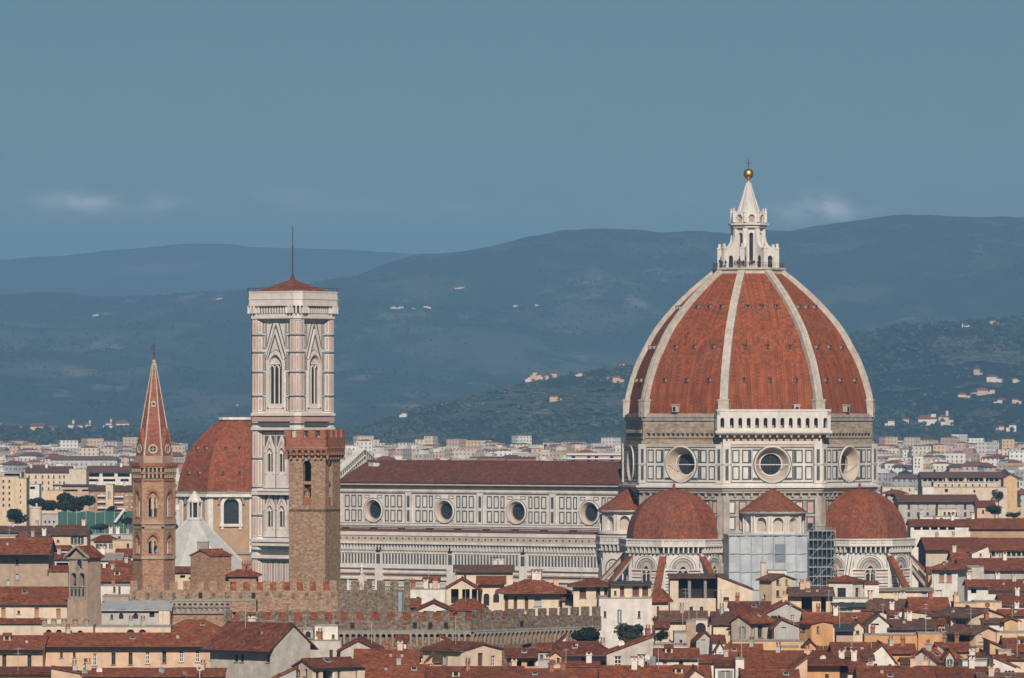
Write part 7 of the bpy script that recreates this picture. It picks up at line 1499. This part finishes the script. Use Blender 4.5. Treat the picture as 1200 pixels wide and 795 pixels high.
woods('street_trees', gscatter(420, 2300, 5300, -10, 206) + gscatter(500, 3600, 5350, 396, 735) + gscatter(420, 1750, 5350, 1026, 1215))
# ---------------------------------------------------------------- round tower, sports netting, trees, aerials, dishes
k_ = 1500 / F; p = P(41.5, HY, 1500); wt = thing('round_tower', 'round beige tower with a plain flat top among dark trees', 'tower', (p.x, p.y, 0)); b = MB()
zz = zat(594, 1500); rr = 7.3 * k_; b.lathe([(rr, 0), (rr, zz - .4), (rr + .12, zz - .4), (rr + .12, zz), (0, zz)], 28, 'plaster_cream', smooth=False); b.build('wall', wt)
b = MB(); b.tube((.3, 0, zz), (.3, 0, zz + .9), .3, 'plaster_grey', 8); b.build('vent', wt)
k_ = 1480 / F; p = P(112, HY, 1480); nf_ = thing('sports_netting', 'tall green sports netting on thin posts left of the spired tower', 'netting', (p.x, p.y, 0)); b = MB(); Wn = 88 * k_; z0, z1 = zat(616, 1480), zat(600, 1480)
n_ = 24
for i in range(n_):
    u0, u1 = -Wn / 2 + Wn * i / n_, -Wn / 2 + Wn * (i + 1) / n_; y0, y1 = .25 * math.sin(i * 1.3), .25 * math.sin((i + 1) * 1.3); dz = .5 * math.sin(i * .9)
    b.face([(u0, y0, 0), (u1, y1, 0), (u1, y1, z1 + dz * .4), (u0, y0, z1 + dz * .4)], 'net_green')
b.build('net', nf_); b = MB()
for i in range(0, n_ + 1, 3): b.tube((-Wn / 2 + Wn * i / n_, -.4, 0), (-Wn / 2 + Wn * i / n_, -.4, z1 + .6), .07, 'metal_grey', 5)
b.tube((5, -1, z0 + .8), (7.6, -1, z1 + .8), .35, 'paint_white', 6); b.build('post', nf_)
def crown_mesh(rx, ry, rz, n, m, leaf, seed, lobes=7, flat=False):
    r_ = random.Random(seed); b = MB(); L_ = []
    for i in range(lobes):
        a = r_.uniform(0, 6.283); q = r_.uniform(.15, .75); L_.append((rx * q * math.cos(a), ry * q * math.sin(a), rz * r_.uniform(-.35, .55), r_.uniform(.32, .58)))
    L_.append((0, 0, 0, .62))
    for i in range(n):
        lx, ly, lz, lr = r_.choice(L_); v = Vector((r_.gauss(0, 1), r_.gauss(0, 1), r_.gauss(0, 1))).normalized() * (r_.random() ** .33)
        p = Vector((lx + v.x * rx * lr, ly + v.y * ry * lr, lz + v.z * rz * lr))
        nn = Vector((r_.gauss(0, 1), r_.gauss(0, 1), r_.gauss(0, 1) + .6)).normalized(); a = nn.orthogonal().normalized(); c = nn.cross(a); s = leaf * r_.uniform(.6, 1.3)
        b.face([p + a * s, p + c * s * .7, p - a * s, p - c * s * .7], m if r_.random() < .8 else 'leaf')
    return b
def tree(name, label, px, pyc, Y, rw, rh, m, n=1500, leaf=None, group=None, cat='tree', seed=1):
    k = Y / F; p = P(px, HY, Y); zc = zat(pyc, Y); t = thing(name, label, cat, (p.x, p.y, gz(Y)), 0, group)
    rx, rz_ = rw * k, rh * k
    o = crown_mesh(rx, rx, rz_, n * 2, m, leaf or rx * .075, seed).build('crown', t); o.location = (0, 0, zc - gz(Y))
    b = MB(); zc -= gz(Y); b.tube((0, 0, 0), (0, 0, zc), max(.12, rx * .09), 'bark', 7, max(.06, rx * .05))
    for j in range(5): a = j * 1.26 + seed; b.tube((0, 0, max(.1, zc - rz_ * .7)), (rx * .55 * math.cos(a), rx * .55 * math.sin(a), zc + rz_ * .2), rx * .04, 'bark', 5, rx * .015)
    b.build('trunk', t); return t
tree('tree', 'dark rounded tree beside the corbelled wall, left of the two bushes', 690, 746, 868, 22, 11, 'leaf_dark', 2200, seed=3)
tree('tree', 'grey green leafy tree in front of the big blank pale block', 738, 743, 862, 19, 14, 'leaf_olive', 2200, seed=5)
tree('shrub', 'dark shrub in the shade below the small red roof and terraces', 774, 746, 862, 10, 9, 'leaf_dark', 1200, seed=6, cat='shrub')
tree('shrub', 'small green shrub at the right foot of the blank pale block', 767, 726, 925, 5, 5, 'leaf', 500, seed=8, cat='shrub')
tree('shrub', 'low scrub growing under the corbels of the lower wall', 618, 757, 866, 7, 4, 'leaf_dark', 500, seed=9, cat='shrub')
tree('stone_pine', 'broad dark pine with a domed crown left of the brick apartment block', 86, 590, 1620, 22, 13, 'leaf_dark', 2600, seed=11)
tree('stone_pine', 'dark spreading pine behind the round beige tower', 48, 591, 1640, 18, 10, 'leaf_dark', 1900, seed=12)
tree('tree', 'dark tree at the far left behind the brown roofs', 16, 606, 1600, 15, 11, 'leaf_dark', 1500, seed=13)
tree('tree', 'small round dark tree in front of the brick apartment block', 130, 598, 1580, 8, 6, 'leaf_dark', 900, seed=14)
tree('tree', 'bare looking low trees behind the green netting', 148, 611, 1440, 12, 5, 'leaf', 900, seed=15)
tree('tree', 'dark scrubby tree below the green netting', 118, 618, 1400, 14, 4.5, 'leaf', 900, seed=16)
tree('tree', 'tall dark cypress like tree right of the grey palazzo', 1170, 583, 1640, 8, 10, 'leaf_dark', 1100, seed=17)
tree('tree', 'spreading dark tree at the foot of the tall tree right of the palazzo', 1166, 598, 1590, 13, 6, 'leaf_dark', 1000, seed=18)
tree('tree', 'dark tree between roofs at the far right edge', 1188, 604, 1560, 10, 4.5, 'leaf', 700, seed=19)
def aerial_mesh(h, kind):
    b = MB(); b.tube((0, 0, 0), (0, 0, h), .045, 'metal_grey', 5)
    for z, l, n in ((h - .15, 1.1, 7), (h - .8, .8, 5)) if kind else ((h - .2, .9, 6),):
        b.tube((-l, 0, z), (l, 0, z), .025, 'metal_grey', 4)
        for i in range(n): x = -l + 2 * l * i / (n - 1); b.tube((x, -.3, z), (x, .3, z), .018, 'metal_grey', 4)
    return b.mesh('aerial')
AER = [aerial_mesh(3.6, 1), aerial_mesh(2.6, 0), aerial_mesh(4.8, 1)]
def short(l):
    w_ = l.split(); w_ = w_[:10]
    while w_[-1] in ('the', 'a', 'of', 'and', 'with', 'left', 'right', 'in', 'at', 'two', 'three', 'below', 'above', 'behind', 'beside', 'before', 'under', 'its', 'an', 'on', 'front', 'very', 'between', 'over', 'to', 'black', 'white', 'red', 'from', 'small', 'large', 'near', 'lower', 'big', 'grey', 'green', 'brown'): w_.pop()
    return ' '.join(w_)
r2 = random.Random(21); near = [h for h in HOUSES if h['Y'] < 1130]
cands = [h for i, h in enumerate(near) if i % 2 == 0 and h['roof'] in ('x', 'hip', 'flat', 'y', 'sb')]
for i, h in enumerate(cands[:46]):
    u = r2.uniform(-.6, .6) * h['h']; y = h['d'] * r2.uniform(.3, .6)
    z = h['ZE'] + (h['ZR'] - h['ZE']) * (.55 if h['roof'] != 'flat' else 0) - .3
    q = Matrix.Rotation(R(h['ph']), 3, 'Z') @ Vector((u, y, 0)) + h['org']
    o = bpy.data.objects.new('aerial', AER[i % 3]); COL.objects.link(o); o.location = (q.x, q.y, z); o.rotation_euler = (0, 0, r2.uniform(0, 3)); tag(o, 'thin metal aerial on the ' + short(h['label']), 'aerial', 'roof aerials')
def dish_mesh(m):
    b = MB(); n = 14; prof = [(.02, 0), (.22, .02), (.42, .08), (.55, .15)]
    for j in range(3):
        for k in range(n):
            a0, a1 = 6.2832 * k / n, 6.2832 * (k + 1) / n; (r0, y0), (r1, y1) = prof[j], prof[j + 1]
            b.face([(r0 * math.cos(a0), -y0, r0 * math.sin(a0) + 1.3), (r0 * math.cos(a1), -y0, r0 * math.sin(a1) + 1.3), (r1 * math.cos(a1), -y1, r1 * math.sin(a1) + 1.3), (r1 * math.cos(a0), -y1, r1 * math.sin(a0) + 1.3)], m, True)
    b.tube((0, .08, -.3), (0, .08, 1.35), .05, 'metal_grey', 6); b.tube((0, -.1, .78), (0, -.55, 1.25), .025, 'metal_grey', 4); b.box(-.06, .06, -.62, -.5, 1.2, 1.32, 'metal_grey'); return b.mesh('satellite_dish')
DW, DR, DK = dish_mesh('paint_white'), dish_mesh('brick_red'), dish_mesh('metal_blue')
for px, py, Y, me, lab in ((728, 752.5, 824, DW, 'white satellite dish on the sloping roof with the white paned window'), (759, 768, 818.5, DW, 'white dish on the rough wall right of the paned window'), (632, 776, 843, DW, 'white dish in front of the narrow red roof with black eave'), (851, 714, 940, DW, 'white dish left of the brick chimney below the loggia villa'), (116, 784, 828, DW, 'white dish below the first tall window of the peach building'), (100, 786, 827, DK, 'dark blue dish at the left of the long low red roof'), (190, 784, 827, DK, 'dark dish on the low roof under the middle of the peach building'), (218, 787, 824, DR, 'rusty red dish on the low roof under the peach building'), (1157, 754, 862, DR, 'red dish beside the peach house with the black loggia'), (1157, 708, 1003, DR, 'red dish on the peach terrace near the right edge'), (1169, 785, 805, DR, 'red dish on the white gable house in the right corner'), (964, 770, 802, DW, 'white dish on the roof of the orange house at the bottom'), (1056, 719, 958, DW, 'white dish on the small cream house cluster')):
    p = P(px, py, Y); o = bpy.data.objects.new('satellite_dish', me); COL.objects.link(o); o.location = (p.x, p.y, p.z - 1.3); s_ = .85; o.scale = (s_, s_, s_); o.rotation_euler = (0, 0, r2.uniform(-.5, .5)); tag(o, lab, 'dish', 'roof dishes')
p = P(234, 783, 824); b = MB(); rings = 22
for k in range(rings):
    a0, a1 = 6.2832 * k / rings, 6.2832 * (k + 1) / rings
    for j in range(8):
        c0, c1 = 6.2832 * j / 8, 6.2832 * (j + 1) / 8; f_ = lambda a, c: ((.30 + .11 * math.cos(c)) * math.cos(a), .11 * math.sin(c), (.30 + .11 * math.cos(c)) * math.sin(a))
        b.face([f_(a0, c0), f_(a1, c0), f_(a1, c1), f_(a0, c1)], 'plaster_cream', True)
b.tube((0, 0, -.35), (0, 0, -1.2), .06, 'plaster_cream', 6); o = b.build('vent_ring', None, p); o.scale = (1.2,) * 3; tag(o, 'pale ring shaped vent on the low red roof below the peach building', 'vent')
